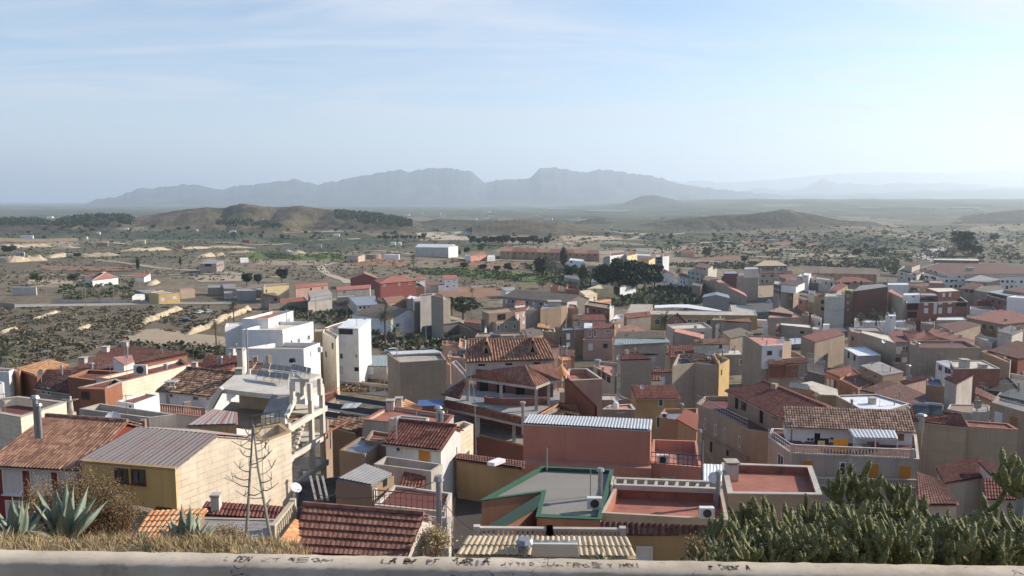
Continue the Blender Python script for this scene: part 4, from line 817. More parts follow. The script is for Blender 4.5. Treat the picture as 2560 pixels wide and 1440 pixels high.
def washing():
 z0=atY(1979,1135,78).z;
 def item(name,x0,x1,yt,yb,mat,lab,cat,Y,legs=False):
  a=atY(x0,yt,Y);c=atY(x1,yt,Y);h=a.z-atY(x0,yb,Y).z;m=MB();n=8
  for i in range(n):
   for j in range(5):
    if legs and j>=2 and i in(3,4):continue
    def P(u,v):p=a.lerp(c,u/n);return p+Vector((0,.05*math.sin(u*1.9+v),-h*v/5-.03*math.sin(u*2.3)))
    m.poly([P(i,j),P(i+1,j),P(i+1,j+1),P(i,j+1)])
  r=empty(name,a,lab,cat,'washing on the terrace line');m.build('fabric',mat,r)
 item('towel',2084,2120,1097,1128,'cloth_y','large orange yellow sheet hung at the right end of the line','laundry',79)
 item('trousers',2045,2062,1102,1124,'cloth_c','pale yellow trousers hung over the balustrade','laundry',78.6,True)
 item('shirt',2050,2072,1096,1110,'cloth_d','wide dark navy shirt on the line','laundry',79.3)
 item('shirt',2038,2046,1097,1114,'cloth_d','narrow dark trousers left of the pale yellow pair','laundry',79.5)
 item('cloth',2075,2084,1094,1099,'cloth_d','small dark cloth beside the orange sheet','laundry',79.6)
 item('cloth',2018,2025,1096,1101,'cloth_d','small grey cloth second from left on the line','laundry',80)
 item('cloth',2027,2034,1096,1102,'cloth_d','small grey cloth third from left on the line','laundry',80)
 item('shirt',2004,2012,1096,1106,'frame','small white shirt hung at the left of the line','laundry',80)
 item('cloth',2160,2213,1135,1144,'cloth_p','long pink cloth draped outside the balustrade','laundry',77.8)
 r=empty('terrace_canopy',atY(2180,1120,79),'corrugated grey canopy on white posts over the terrace','canopy');z1=atY(2134,1096,79).z
 e=[atZ(2134,1096,z1),atZ(2245,1098,z1),atZ(2236,1078,z1+.3),atZ(2121,1075,z1+.3)];tile_sheet(e,'zinc',r,'roof',tw=.35,amp=.05,rows=False)
 for x in(2135,2189,2244):m=MB();p=atZ(x,1097,z1);m.bar(p,Vector((p.x,p.y,z0-.1)),.09);m.build('post','frame',r)
 m=MB();m.bar(e[0],e[1],.08);m.build('beam','frame',r)
 r=empty('plastic_chair',atZ(2146,1128,z0),'white plastic armchair on the terrace under the canopy','chair');p=atZ(2146,1126,z0-.12)
 m=MB();m.box(p+Vector((0,0,.42)),.55,.5,.05);m.build('seat','plastic',r)
 m=MB();
 for i in range(5):m.box(p+Vector((-.22+.11*i,.24,.47)),.06,.03,.5)
 m.bar(p+Vector((-.26,.24,.98)),p+Vector((.26,.24,.98)),.05);m.build('backrest','plastic',r)
 for sx in(-1,1):
  m=MB();m.bar(p+Vector((sx*.26,-.2,.66)),p+Vector((sx*.26,.22,.66)),.05);m.build('armrest','plastic',r)
  for sy in(-1,1):m=MB();m.bar(p+Vector((sx*.24,sy*.22,.66 if sy<0 else .45)),p+Vector((sx*.27,sy*.25,0)),.05);m.build('leg','plastic',r)
 p=atZ(2182,1128,z0-.12);r=empty('cabinet',p,'dark red low cabinet on the terrace right of the chair','cabinet')
 m=MB();m.box(p,.95,.45,.85);m.build('body','maroon',r);m=MB();m.box(p+Vector((0,0,.85)),1.05,.55,.05);m.build('top','wood',r)
 p=atZ(2166,1128,z0-.12);r=empty('side_table',p,'small grey table between the white chair and red cabinet','table');m=MB();m.box(p+Vector((0,0,.62)),.6,.5,.05);m.build('table_top','steel',r)
 for sx in(-1,1):
  for sy in(-1,1):m=MB();m.bar(p+Vector((sx*.26,sy*.2,0)),p+Vector((sx*.26,sy*.2,.62)),.04);m.build('leg','steel',r)
washing()
B('party_wall_house','large building with rendered side wall streaked by bare brick and red tile roof',[d(q=[(2284,1053),(2418,1067),(2402,1036),(2275,1014)],m='shed',Y=90,rise=1.2,w='render',r='tilered',ov=.15,x=[('p',2304,1035,1060,.22),('p',2269,1018,1044,.14),('s',2284,1024,1032,1.6),('s',2314,1024,1034,1.8)]),d(q=[(2418,1067),(2545,1075),(2520,1060),(2410,1052)],Y=88.5,w='render',r='tilered',par=.1,cop='redroof')])
B('tall_flue','tall rendered flue with metal cap standing in front of the brick streaked wall',[d(q=[(2299,1050),(2307,1050),(2308,1046),(2300,1046)],Y=86.8,w='tan',r='steel',par=.0,x=[('p',2304,1037,1050,.3)])],cat='chimney')
B('hipped_house','white walled house with two red roof slopes meeting at a ridge at the lower right',[d(q=[(2364,1208),(2478,1187),(2440,1146),(2345,1171)],Y=70,m='poly',w='whitewash',r='tilered',ov=.2),d(q=[(2480,1187),(2620,1212),(2560,1172),(2450,1156)],Y=69,m='poly',w='whitewash',r='tilered2',ov=.2)])
B('orange_roof_house','bright orange tile roof left of the white walled house behind the cactus',[d(q=[(2300,1262),(2392,1262),(2352,1206),(2296,1186)],m='poly',Y=60,w='whitewash',r='tilered2')])
B('red_tiled_shed','small dark red tile roof at the right edge above the cactus',[d(q=[(2466,1243),(2620,1246),(2610,1200),(2462,1198)],m='shed',Y=56,rise=.9,w='whitewash',r='tilered')],cat='shed')
B('long_tiled_house','long red tiled house with wine coloured roof terrace and blue railings',[d(q=[(1820,976),(1957,1045),(2060,1018),(1910,956)],m='gable',Y=104,rise=1.6,w='tan',r='tilered',ov=.35,back=.35,win=[(0,(1838,990,1846,1022),'x'),(0,(1854,996,1866,1024),'b'),(0,(1899,1019,1908,1058),'x'),(0,(1931,1036,1945,1046),'x')]),d(q=[(1869,1073),(1992,1090),(2010,1040),(1830,990),(1762,990),(1741,1008)],Y=92,w='beige',r='maroon',par=.6,th=.2,win=[(5,(1761,1046,1766,1074),'s'),(5,(1787,1060,1792,1088),'s'),(5,(1811,1070,1816,1094),'s'),(5,(1846,1090,1852,1118),'s'),(5,(1775,1104,1781,1130),'x'),(5,(1816,1112,1822,1140),'x')]),d(q=[(1866,1144),(1873,1142),(1752,1066),(1744,1070)],Y=91.5,w='grey',r='concrete',par=.1,base=.5)])
_k=(empty('terrace_railing',atY(1869,1070,92),'pale blue metal railing along the edge of the wine coloured terrace','railing'))
bal(_k,[(1869,1070),(1741,1006)],91.9,1.0,kind='rail',mat='zincblue',step=.5)
B('ochre_house','ochre house with worn red tile roof and green shutter behind the salmon building',[d(q=[(1591,995),(1697,995),(1681,963),(1579,964)],m='shed',H=7,rise=1.6,w='ochre',r='tilered',win=[(0,(1646,997,1658,1016),'n'),(0,(1640,1042,1650,1070),'n')],x=[('P',1680,925,965,.04)])])
B('orange_house','orange house with white trim and wooden roof canopy beside the balconied facade',[d(q=[(1648,1041),(1742,1062),(1745,1020),(1660,1022)],Y=88,w='orange',r='zincblue',par=.5,x=[('p',1704,1010,1045,.14),('k',1660,1030,1044,.7)],win=[(0,(1709,1062,1717,1080),'g'),(0,(1726,1076,1734,1096),'s')]),d(q=[(1695,1050),(1741,1077),(1742,1040),(1716,1028)],Y=85,m='poly',w='orange',r='rust',ov=.2)])
B('junk_roof_house','small tan rooftop room with rubbish piled on its flat roof',[d(q=[(1507,1024),(1588,1025),(1578,1011),(1524,1014)],Y=92,w='tan',r='pinkroof',par=.1,cop='concrete',x=[('a',1552,1030,1048),('t',1540,1014,1019,.3)])])
B('pink_house','large pale pink house with a sunken red roof terrace beside the tiled villa',[d(q=[(1406,953),(1506,948),(1468,922),(1422,923)],H=10.5,w='pink',r='redroof',par=.9,th=.25,cop='whitewash'),d(q=[(1418,1000),(1580,1000),(1540,985),(1440,985)],H=5,w='pink',r='concrete',par=.3)])
g_=atZ(1403,933,atY(1406,953,110).z)
r_=empty('gazebo',g_,'little conical gazebo with orange and white striped tile roof','gazebo')
m_=MB();ap=atY(1403,910,g_.y);rr=1.25
m_.cyl(ap-Vector((0,0,1.5)),ap,rr,.03,14);m_.build('roof','tileorange',r_)
for k in range(6):m_=MB();t=k*math.pi/3;p=Vector((ap.x+1.0*math.cos(t),ap.y+1.0*math.sin(t),ap.z-1.5));m_.bar(p,p-Vector((0,0,2.6)),.14);m_.build('post','cream',r_)
m_=MB();m_.cyl(ap-Vector((0,0,8)),ap-Vector((0,0,3.9)),1.4,1.4,12);m_.build('base','cream',r_)
B('orange_turret_house','small bright orange block with tiled cap beside the conical gazebo',[d(q=[(1404,901),(1428,899),(1424,891),(1400,891)],H=9,w='orange',r='tileorange',par=.1,win=[(0,(1407,908,1416,918),'g')]),d(q=[(1394,893),(1405,901),(1408,893),(1398,887)],H=9.5,w='orange',r='orange',par=.1)])
B('beige_block_house','blank beige building with white striped sheet roof left of the tiled villa',[d(q=[(1000,907),(1115,900),(1103,884),(968,884)],Y=152,w='beige',r='concrete',par=.4,cop='tan',x=[('P',992,874,890,.08)]),d(q=[(982,888),(1102,882),(1086,876),(976,881)],Y=160,m='poly',w='tan',r='whitemetal',base=2,ov=.2)])
B('stepped_white_house','tall stepped white building with red flat roof top and dazzling sunlit side',[d(q=[(604,797),(670,797),(733,777),(680,778)],Y=172,w='white',r='redroof',par=.5,th=.25,win=[(1,(685,812,692,822),'g'),(1,(695,803,703,812),'g'),(1,(718,795,725,818),'d')],x=[('p',716,775,795,.09),('a',640,775,790)]),d(q=[(604,824),(706,825),(783,804),(690,803)],Y=166,w='white',r='creamroof',par=.7,th=.25,win=[(1,(715,854,722,868),'g'),(1,(743,845,750,859),'g'),(1,(768,837,775,850),'g'),(1,(727,851,731,870),'x')]),d(q=[(604,871),(759,872),(800,857),(700,855)],Y=159,w='white',r='tan',par=.9,th=.25,win=[(1,(776,878,778,892),'x')]),d(q=[(562,817),(606,812),(606,806),(566,808)],Y=176,w='white',r='white',par=.3)])
B('block_side_house','sunlit block walled house wedged behind the stepped white building',[d(q=[(785,829),(806,829),(824,820),(788,820)],Y=182,w='beige',r='concrete',par=.2,x=[('t',800,872,880,.5)]),d(q=[(806,830),(840,850),(846,838),(812,822)],Y=180,w='block',r='concrete',par=.3)])
B('tall_white_house','tall white house with silver ribbed shed roof and blue shuttered window',[d(q=[(845,820),(896,822),(927,798),(872,798)],m='shed',Y=196,rise=1.3,w='white',r='whitemetal',ov=.25,win=[(0,(847,822,882,836),'b'),(0,(850,854,865,867),'w'),(0,(885,854,895,864),'w'),(0,(849,883,858,897),'n'),(0,(888,885,893,895),'g'),(0,(851,915,857,935),'y'),(0,(886,918,897,928),'x')],x=[('k',859,836,842,1)]),d(q=[(806,822),(846,822),(872,800),(830,812)],Y=197,w='white',r='tan',par=.2)])
B('garage','low white garage with pale green sheet roof beside the tall white house',[d(q=[(900,915),(967,916),(968,890),(932,890)],Y=200,m='flat',w='whitewash',r='greenmetal',par=.0,win=[(0,(911,916,936,938),'y')])],cat='garage')
B('brown_tiled_house','white house with mottled brown tile roof, tall chimney and stone balustrade',[d(q=[(397,975),(530,989),(602,936),(470,922)],m='gable',Y=84,rise=1.8,w='white',r='tilemix',ov=.3,back=.5,win=[(0,(423,982,434,995),'s'),(0,(481,987,498,1002),'s'),(0,(516,991,524,1001),'s')],x=[('b',434,945,1050,1.0),('B',600,920,945,.8),('P',618,930,970,.1)]),d(q=[(378,1030),(512,1044),(530,1008),(394,994)],Y=80,w='whitewash',r='maroon',par=.1,rail=[(0,1.0,'bal','pink')])])
B('hip_roof_house','house with broad maroon hip roof, white dormer box and orange trim at left',[d(q=[(236,931),(298,932),(469,883),(322,866),(250,880),(162,936)],Y=108,m='poly',w='burnt',r='tiledark',ov=0)if 0 else d(q=[(236,931),(468,885),(322,866),(252,879)],Y=108,m='flat',w='burnt',r='tiledark',par=0,ov=.2,x=[('b',264,866,882,.9),('b',313,853,868,.9),('b',208,893,912,.9),('p',229,909,926,.25),('P',460,892,912,.1)]),d(q=[(162,937),(237,932),(251,880),(232,893)],Y=106,m='poly',w='burnt',r='tiledark',ov=.1),d(q=[(310,916),(336,907),(330,890),(282,896)],Y=104,m='poly',w='white',r='pinkroof',ov=0,base=2.5)])
B('maroon_terrace_house','long house with maroon flat terraces and sunlit cream block side wall at left',[d(q=[(262,973),(305,955),(290,948),(196,970)],Y=82,w='burnt',r='maroon',par=.35,cop='concrete',inn='maroon'),d(q=[(305,954),(476,911),(455,896),(240,945)],Y=88,w='block',r='maroon',par=.35,cop='redroof',x=[('k',352,917,936,1.5),('a',318,885,948),('p',415,912,922,.2)]),d(q=[(170,943),(240,952),(310,930),(220,925)],Y=92,w='burnt',r='maroon',par=.3,cop='orange'),d(q=[(197,975),(262,977),(268,973),(203,970)],Y=81.6,m='flat',w='burnt',r='burnt',par=0,ov=0,win=[(0,(204,978,224,997),'b')])])
B('dim_gable_house','shaded brown gable roof and blue doors left of the maroon terraces',[d(q=[(90,968),(172,982),(180,925),(120,925)],Y=95,m='shed',rise=1.6,w='grey',r='tiledark',win=[(0,(104,968,114,985),'n'),(0,(118,970,127,988),'n')])])
B('orange_brick_house','orange brown house with bright orange tile roof at the left behind roofs',[d(q=[(45,922),(92,938),(173,914),(124,900)],m='shed',Y=110,rise=.6,w='burnt',r='tileorange',ov=.2),d(q=[(28,925),(48,930),(54,922),(34,918)],Y=108,w='orange',r='concrete',par=.1)])
B('left_edge_house','flat maroon roofed house with cream block parapet at the left edge',[d(q=[(-40,1028),(52,1044),(166,1006),(46,992),(-60,1004)],Y=66,w='block',r='maroon',par=.7,th=.3,cop='concrete')])
B('white_sliver_house','white house sliver with red coping at the far left edge',[d(q=[(-30,928),(22,930),(34,922),(-10,918)],Y=106,w='white',r='redroof',par=.3),d(q=[(-30,965),(8,960),(10,955),(-20,950)],Y=92,w='white',r='tan',par=.2)])
B('grey_parapet_house','low house with long grey parapet and dish behind the brown ribbed roof',[d(q=[(198,1022),(372,1044),(440,1036),(250,1008)],Y=64,w='concrete',r='tan',par=.5,x=[('d',284,1042,1062,.6),('a',317,985,1035)])])
B('white_cube','white rooftop room with orange flat roof beside the stone balustrade',[d(q=[(291,1003),(335,1010),(398,987),(365,982)],Y=73,w='white',r='tilered2',par=.12,win=[(0,(323,1014,328,1031),'x'),(1,(338,1022,351,1038),'w')])],cat='rooftop room')
B('striped_orange_house','small orange gabled house with red striped roof left of the white stepped building',[d(q=[(503,921),(570,932),(608,890),(515,889)],m='shed',Y=112,rise=1.3,w='orange',r='tilered',ov=.15,win=[(1,(599,900,604,915),'x')],x=[('p',547,895,925,.18),('p',554,892,926,.14),('b',600,870,890,.7),('P',620,820,930,.16)]),d(q=[(476,915),(510,918),(512,906),(480,904)],Y=118,w='orange',r='redroof',par=.3,x=[('b',487,906,920,.7)]),d(q=[(570,885),(612,878),(620,868),(582,872)],Y=130,w='white',r='white',par=.2,x=[('b',580,871,886,.6)])])
B('dark_gate_house','low dark walls with little red roof at the foot of the stepped white building',[d(q=[(627,925),(670,922),(680,905),(640,905)],Y=118,w='cream',r='tiledark',par=.1),d(q=[(624,920),(655,912),(640,903),(622,905)],Y=124,m='poly',w='white',r='tilered')])
# ================= TILED VILLA UNDER CONSTRUCTION =================
def villa():
 Yf=112;zt=atY(1165,904,Yf).z
 r=empty('tiled_villa',(atY(1270,1000,Yf).x,Yf,T0(Yf)),'big unfinished villa with stacked tile roofs, open pillared porches and two triangular dormers','villa')
 E=[atZ(1165,904,zt),atZ(1386,897,zt)];rise=2.3;Rr=[atZ(1362,849,zt+rise),atZ(1168,852,zt+rise)]
 tile_sheet([E[0]+Vector((0,-.3,-.1)),E[1]+Vector((.2,-.3,-.1)),Rr[0],Rr[1]],'tile',r,tw=.42,amp=.18,rows=False,sub=4)
 bk=[Rr[0]+(Rr[0]-E[1])*.8,Rr[1]+(Rr[1]-E[0])*.8]
 for p in bk:p.z=zt+.4
 sheet([bk[0],bk[1],Rr[1],Rr[0]],'tilebrown',r,150)
 m=MB();m.tube([Rr[1]+Vector((0,0,.2)),Rr[0]+Vector((0,0,.2))],[.16,.16]);m.tube([Rr[0]+Vector((0,0,.15)),E[1]+Vector((.2,0,.1))],[.13,.13]);m.tube([Rr[1]+Vector((0,0,.15)),E[0]+Vector((0,0,.1))],[.13,.13]);m.build('ridge_cap','tile',r)
 P=[E[0],E[1],Rr[0],bk[0],bk[1],Rr[1]];base=T0(Yf)-2
 walls([Vector((p.x,p.y,p.z))for p in P],zt-2.3,'concrete',r).build('wall','concrete',r)
 for x0,x1,y in((1195,1213,910),(1263,1281,908),(1334,1351,906)):win(r,(E[0],E[1]),(x0,y,x1,y+5),'x',Yf)
 for px,w in((1215,23),(1331,22)):
  f=.30;a=E[0].lerp(E[1],(px-1165)/221);rr=Rr[1].lerp(Rr[0],(px-1165)/200);up=rr-a
  c=a+up*f;s=Yf/F;hw=w/2*s*1.02;h=35*s
  m=MB();fl,fr,tp=c+Vector((-hw,0,.1)),c+Vector((hw,0,.1)),c+Vector((0,0,h));bkp=c+Vector((0,up.y/max(up.z,.1)*h,h))
  o1=Vector((0,-.5,0));wv=[Vector((-.25,0,0)),Vector((.25,0,0))]
  m.add([fl+o1+wv[0],tp+o1+Vector((0,0,.25)),bkp+Vector((0,0,.25)),fl+wv[0],fr+o1+wv[1],fr+wv[1]],[(0,3,2,1),(4,1,2,5)]);m.build('dormer','tile',r)
  m=MB();t=.24
  for a1,b1 in((fl+o1,tp+o1),(fr+o1,tp+o1)):m.bar(a1,b1,.16,.45)
  m.bar(fl+o1,fr+o1,.16,.3);q=m.build('dormer_frame','tan',r)
  m=MB();m.poly([fl+Vector((0,-.15,0)),fr+Vector((0,-.15,0)),tp+Vector((0,-.15,0))]);m.build('pane','black',q)
 Y2=106;z2=atY(1337,966,101).z
 L=atZ(1164,943,z2);Cn=atZ(1338,967,z2);Rt=atZ(1373,953,z2);Re=atZ(1405,951,z2)
 u=z2+1.9;Ap=atZ(1312,914,u+.4);A1=atZ(1230,924,u-.3);B1_=atZ(1386,908,u+.2)
 for q in([L,Cn,Ap,A1],[Cn,Rt,Ap.lerp(Rt,.12),Ap],[Rt,Re,B1_,Ap]):
  tile_sheet(q,'tilered2',r,tw=.42,amp=.17,rows=False,sub=4)
 m=MB();m.tube([Cn+Vector((0,0,.15)),Ap+Vector((0,0,.15))],[.15,.15]);m.tube([Ap+Vector((0,0,.15)),Rt+Vector((0,0,.1))],[.1,.1]);m.build('ridge_cap','tile',r)
 m=MB()
 for a,b_ in((L,Cn),(Cn,Rt),(Rt,Re)):m.bar(a-Vector((0,0,.16)),b_-Vector((0,0,.16)),.3,.32)
 m.build('beam','concrete',r)
 z1=z2-3.1
 for px,py in((1169,946),(1252,955),(1341,968),(1372,955)):
  p=atZ(px,py,z2);m=MB();m.box((p.x,p.y+.25,z1-.1),.4,.4,z2-z1-.2);m.build('pillar','concrete',r)
 W1=[L+Vector((1.2,5.5,0)),Re+Vector((-1,3.2,0)),Re+Vector((-1,9,0)),L+Vector((1.2,9,0))]
 b=walls([Vector((p.x,p.y,z2-.05))for p in W1],base,'brickbrown',r);b.build('wall','brickbrown',r)
 for f_ in(.12,.35,.6):a=W1[0].lerp(W1[1],f_);b=MB();b.box((a.x,a.y-.1,z1),1.6,.12,2.2);b.build('doorway','black',r)
 cc=L.lerp(Cn,.75)+Vector((0,2.6,0));m=MB()
 for k in range(12):
  t0,t1=math.pi*(.95+k/11),math.pi*(.95+(k+1)/11);p=Vector((cc.x+4.3*math.cos(t0),cc.y+1.5*math.sin(t0),z1));q=Vector((cc.x+4.3*math.cos(t1),cc.y+1.5*math.sin(t1),z1))
  m.bar(p+Vector((0,0,.45)),q+Vector((0,0,.45)),.25,.9)
 m.build('low_wall','brick',r)
 F0,F1,F2=atZ(1112,1008,z1),atZ(1312,1052,z1),atZ(1400,1020,z1);F3=Vector((F2 .x+.5,F2 .y+9,z1));F4=Vector((F0 .x-.5,F0 .y+11,z1))
 m=MB();tp=[F0,F1,F2,F3,F4];m.poly(tp);bt=[p-Vector((0,0,.35))for p in tp];m.poly(bt[::-1])
 for i in range(5):m.poly([bt[i],bt[(i+1)%5],tp[(i+1)%5],tp[i]])
 m.build('terrace','concretedark',r)
 m=MB();q=[atZ(1150,1000,z1+.02),atZ(1230,1012,z1+.02),atZ(1262,992,z1+.02),atZ(1180,985,z1+.02)];m.poly(q);m.build('blue_sheet','zincblue',r)
 lo=[atZ(1099,1015,z1-.55),atZ(1310,1062,z1-.55),atZ(1345,1045,z1-.55),atZ(1396,1022,z1-.5),atZ(1448,1032,z1-.5)]
 hi=[atZ(1113,1000,z1+.5),atZ(1311,1045,z1+.5),atZ(1348,1036,z1+.5),atZ(1396,1009,z1+.5),atZ(1440,1013,z1+.5)]
 for i in(0,1,2,3):tile_sheet([lo[i],lo[i+1],hi[i+1],hi[i]],'tilered2' if i!=2 else 'tileorange',r,'tile_skirt',tw=.42,amp=.16,rows=False)
 m=MB()
 for i in(0,1,2,3):m.bar(lo[i]-Vector((0,0,.16)),lo[i+1]-Vector((0,0,.16)),.25,.3)
 m.build('beam','concrete',r)
 zl=z2-.4;tile_sheet([atZ(1102,986,zl-1.2),atZ(1150,998,zl-1.2),atZ(1168,962,zl+.2),atZ(1163,948,zl+.4)],'tiledark',r,'side_roof',tw=.42,amp=.12,rows=False)
 z0=z1-3.3
 for px,py in((1112,1019),(1195,1037),(1285,1056)):
  p=atZ(px,py,z1-.6);m=MB();m.box((p.x,p.y+.3,z0-.3),.45,.45,z1-z0);m.build('pillar','concrete',r)
 G=[lo[0]+Vector((.5,.2,0)),lo[1]+Vector((0,.2,0)),lo[1]+Vector((0,9,0)),lo[0]+Vector((.5,11,0))]
 m=MB();m.poly([(p.x,p.y,z0)for p in G]);m.build('floor','concretedark',r)
 b=walls([Vector((p.x,p.y,z0-.02))for p in G],base-4,'brick',r);b.build('wall','brick',r)
 m=MB();m.bar((G[0].x,G[0].y,z0+.05),(G[1].x,G[1].y,z0+.05),.4,.25);m.build('beam','tan',r)
 b=MB();a,c=G[3]+Vector((0,-4,0)),G[2]+Vector((0,-4,0));b.poly([(a.x,a.y,z0),(c.x,c.y,z0),(c.x,c.y,z1-.35),(a.x,a.y,z1-.35)]);b.build('inner_wall','brickbrown',r)
 p=[Vector((Re.x+.5,Re.y+2,z2)),Vector((Re.x+4,Re.y-4,z1+.6)),Vector((Re.x+4,Re.y-4,z0)),Vector((Re.x+.5,Re.y+2,z0))]
 m=MB();m.poly(p);m.poly([q+Vector((.3,.15,0))for q in p][::-1]);m.build('flank_wall','brick',r)
 m=MB();pp=atY(1190,1140,88);m.tube([pp-Vector((0,0,1)),atY(1187,1010,88),atY(1184,975,88),atY(1173,920,88)],[.06,.05,.04,.03]);o=m.build('pole','woodgrey');tag(o,'tall thin bent pole standing before the unfinished villa','pole')
 m=MB();a=atY(1309,1052,84);m.cyl(a-Vector((0,0,1.5)),atY(1307,1008,84),.2,.2,10);m.cyl(atY(1307,1008,84),atY(1307,1004,84),.32,.28,10);o=m.build('flue_pipe','steel');tag(o,'dark steel flue rising before the tile skirt of the villa','flue')
villa()
B('blue_tarp_roof','blue sheet roof left of the tiled villa',[d(q=[(1043,1018),(1108,1016),(1105,1000),(1048,1004)],Y=100,m='poly',w='brick',r='bluetarp',ov=.1)],cat='roof')
# ================= CONCRETE SKELETON =================
def skeleton():
 Y0=70;zt=atY(774,976,Y0).z
 r=empty('concrete_skeleton',atY(774,1175,Y0),'unfinished pale concrete frame building with open stairs and tilted slabs','building')
 C='framecon';Z=Vector((0,0,1))
 A=atZ(715,1033,zt-.0);
 K1=atZ(774,976,zt);K2=atZ(805,962,zt)
 u=(K2-K1).normalized();p1=K1;p2=K2;p0=K1-u*(K1-atZ(720,999,zt)).length
 v=Vector((-u.y,u.x,0))
 if v.x>0:v=-v
 lv=[zt,zt-2.35,zt-4.95,zt-7.5]
 def slab(P,z,t=.3,name='slab',mat=C):
  m=MB();tp=[Vector((p.x,p.y,z))for p in P];bt=[p-Z*t for p in tp];n=len(P);m.poly(tp);m.poly(bt[::-1])
  for i in range(n):m.poly([bt[i],bt[(i+1)%n],tp[(i+1)%n],tp[i]])
  return m.build(name,mat,r)
 def beam(a,b,w=.35,h=.5,name='beam'):m=MB();m.bar(a,b,w,h);m.build(name,C,r)
 def col(p,z0,z1,w=.38):m=MB();m.box((p.x,p.y,z0),w,w,z1-z0,rz=math.atan2(u.y,u.x));m.build('pillar',C,r)
 S=[atZ(545,971,zt),atZ(683,987,zt),atZ(745,986,zt),K1,K2,atZ(790,950,zt),atZ(640,935,zt),atZ(585,938,zt)]
 slab(S,zt,.4,'roof_slab')
 t0,t1=atZ(680,987,zt),atZ(745,987,zt);lz=zt-1.25;b0,b1=atZ(655,1038,lz),atZ(715,1044,lz);m=MB();n_=Vector((0,0,.3))
 m.add([b0,b1,t1,t0,b0-n_,b1-n_,t1-n_,t0-n_],[(0,1,2,3),(7,6,5,4),(1,5,6,2),(3,7,4,0)]);m.add([b0,b1,b1-Z*.6,b0-Z*.6],[(3,2,1,0)]);m.build('tilted_slab','concretedark',r)
 m=MB();m.bar(b1+Z*.05,t1+Z*.05,.28,.4);m.bar(b0-Z*.3,b1-Z*.3,.3,.6);m.build('beam',C,r)
 c0,c1=atZ(555,973,zt),atZ(545,971,zt);d0,d1=atZ(528,1022,zt-1.9),atZ(512,1018,zt-1.9);m=MB()
 m.add([d1,d0,c0,c1,d1-n_,d0-n_,c0-n_,c1-n_],[(0,1,2,3),(0,4,5,1),(1,5,6,2),(2,6,7,3),(3,7,4,0)]);m.bar(d0+Z*.1,c0+Z*.1,.35,.4);m.build('tilted_slab',C,r)
 w0,w1=atZ(555,975,zt),atZ(700,985,zt);off=Vector((.6,2.6,0));m=MB()
 m.poly([w0+off-Z*.4,w1+off-Z*.4,w1+off-Z*2.4,w0+off-Z*2.4]);m.build('wall','cream',r)
 fl=[atZ(525,1052,zt-2.35),atZ(660,1072,zt-2.35),Vector((w1 .x+3,w1 .y+4,0)),Vector((w0 .x-1,w0 .y+5,0))];slab(fl,zt-2.35,.3,'floor','tan')
 m=MB();a,c=atZ(605,1020,zt-2.9),atZ(659,998,zt-2.9);m.poly([a,c,c+Z*1.7,a+Z*1.5]);m.build('wall','cream',r)
 pts=[p1+u*.15,p2-u*.1]
 for p in pts:col(Vector(p),T0(Y0)-3,zt-.2)
 q0=b1+Vector((.1,.1,0));q1=b0+Vector((.1,.1,0));col(q0,T0(Y0)-3,lz-.5);col(q1,zt-5.2,lz-.5)
 for k,z in enumerate(lv[1:]):
  e0=Vector((q0 .x,q0 .y,z));e1=Vector((p1 .x,p1 .y,z));e2=Vector((p2 .x,p2 .y,z))+u*.6
  beam(e0,e1);beam(e1,e2)
  s_=[e0,e1,e2,e2+v*4.2,e0+v*3+u*1.5];slab([s_[1],s_[2],s_[3],s_[1]+v*4.2],z+.2,.2,'floor')
  col(e1+v*2.6,z-2.6,z);col(e2+v*2.6-u*.5,z-2.6,z)
 beam(K1-u*3.2-Z*.15,K2-Z*.15)
 beam(Vector((q1 .x,q1 .y,lv[1]+.1)),Vector((q0 .x,q0 .y,lv[1]+.1)))
 a_=Vector((q1 .x,q1 .y,lv[1]));beam(a_,a_+u*3.2)
 for k in(0,1):
  zt_=lv[1+k];zb=lv[2+k];top=Vector((p1 .x,p1 .y,zt_))-u*.9+v*.5;bot=Vector((q0 .x,q0 .y,zb))+u*.6+v*.5;m=MB();n=9
  for i in range(n):
   f=(i+.5)/n;c=bot.lerp(top,f);m.box(c-Z*.12,(top-bot).xy.length/n*1.1,1.2,.2,rz=math.atan2(u.y,u.x))
  m.bar(bot-Z*.25,top-Z*.25,.18,.3);m.build('staircase',C,r)
 zc=zt+1.75;cn=[atZ(725,946,zc),atZ(773,948,zc),atZ(803,936,zc),atZ(760,930,zc)];slab(cn,zc,.28,'canopy_slab')
 for px,py in((730,947),(774,950),(799,938),(756,938)):
  p=atZ(px,py,zc);col(p,zt,zc-.28,.34)
 for(x0,y0,x1,y1,l)in((640,940,720,951,'near left rack of dark solar panels on the concrete roof'),(655,922,745,933,'rear rack of dark solar panels on the concrete roof'),(727,925,775,936,'tilted reddish panel rack above the stair canopy')):
  zz=zt+(.5 if x0!=727 else 2.1);a,c=atZ(x0,y0,zz),atZ(x1,y1,zz);up=Vector((-.3,1.5,.25));rr=empty('solar_rack',a,l,'solar panel');m=MB();n=5
  for i in range(n):
   s0,s1=a.lerp(c,i/n+.01),a.lerp(c,(i+1)/n-.01);m.add([s0,s1,s1+up,s0+up,s0-Z*.05,s1-Z*.05,s1+up-Z*.05,s0+up-Z*.05],[(0,1,2,3),(7,6,5,4),(0,4,5,1),(2,6,7,3),(1,5,6,2),(3,7,4,0)])
  m.build('panel','solar',rr);m=MB()
  for i in range(5):p=a.lerp(c,i/4);m.bar(p,p-Z*.6,.06);m.bar(p+up,p+Vector((up.x,up.y,-.6)),.06)
  m.bar(a,c,.06);m.build('frame','frame',rr)
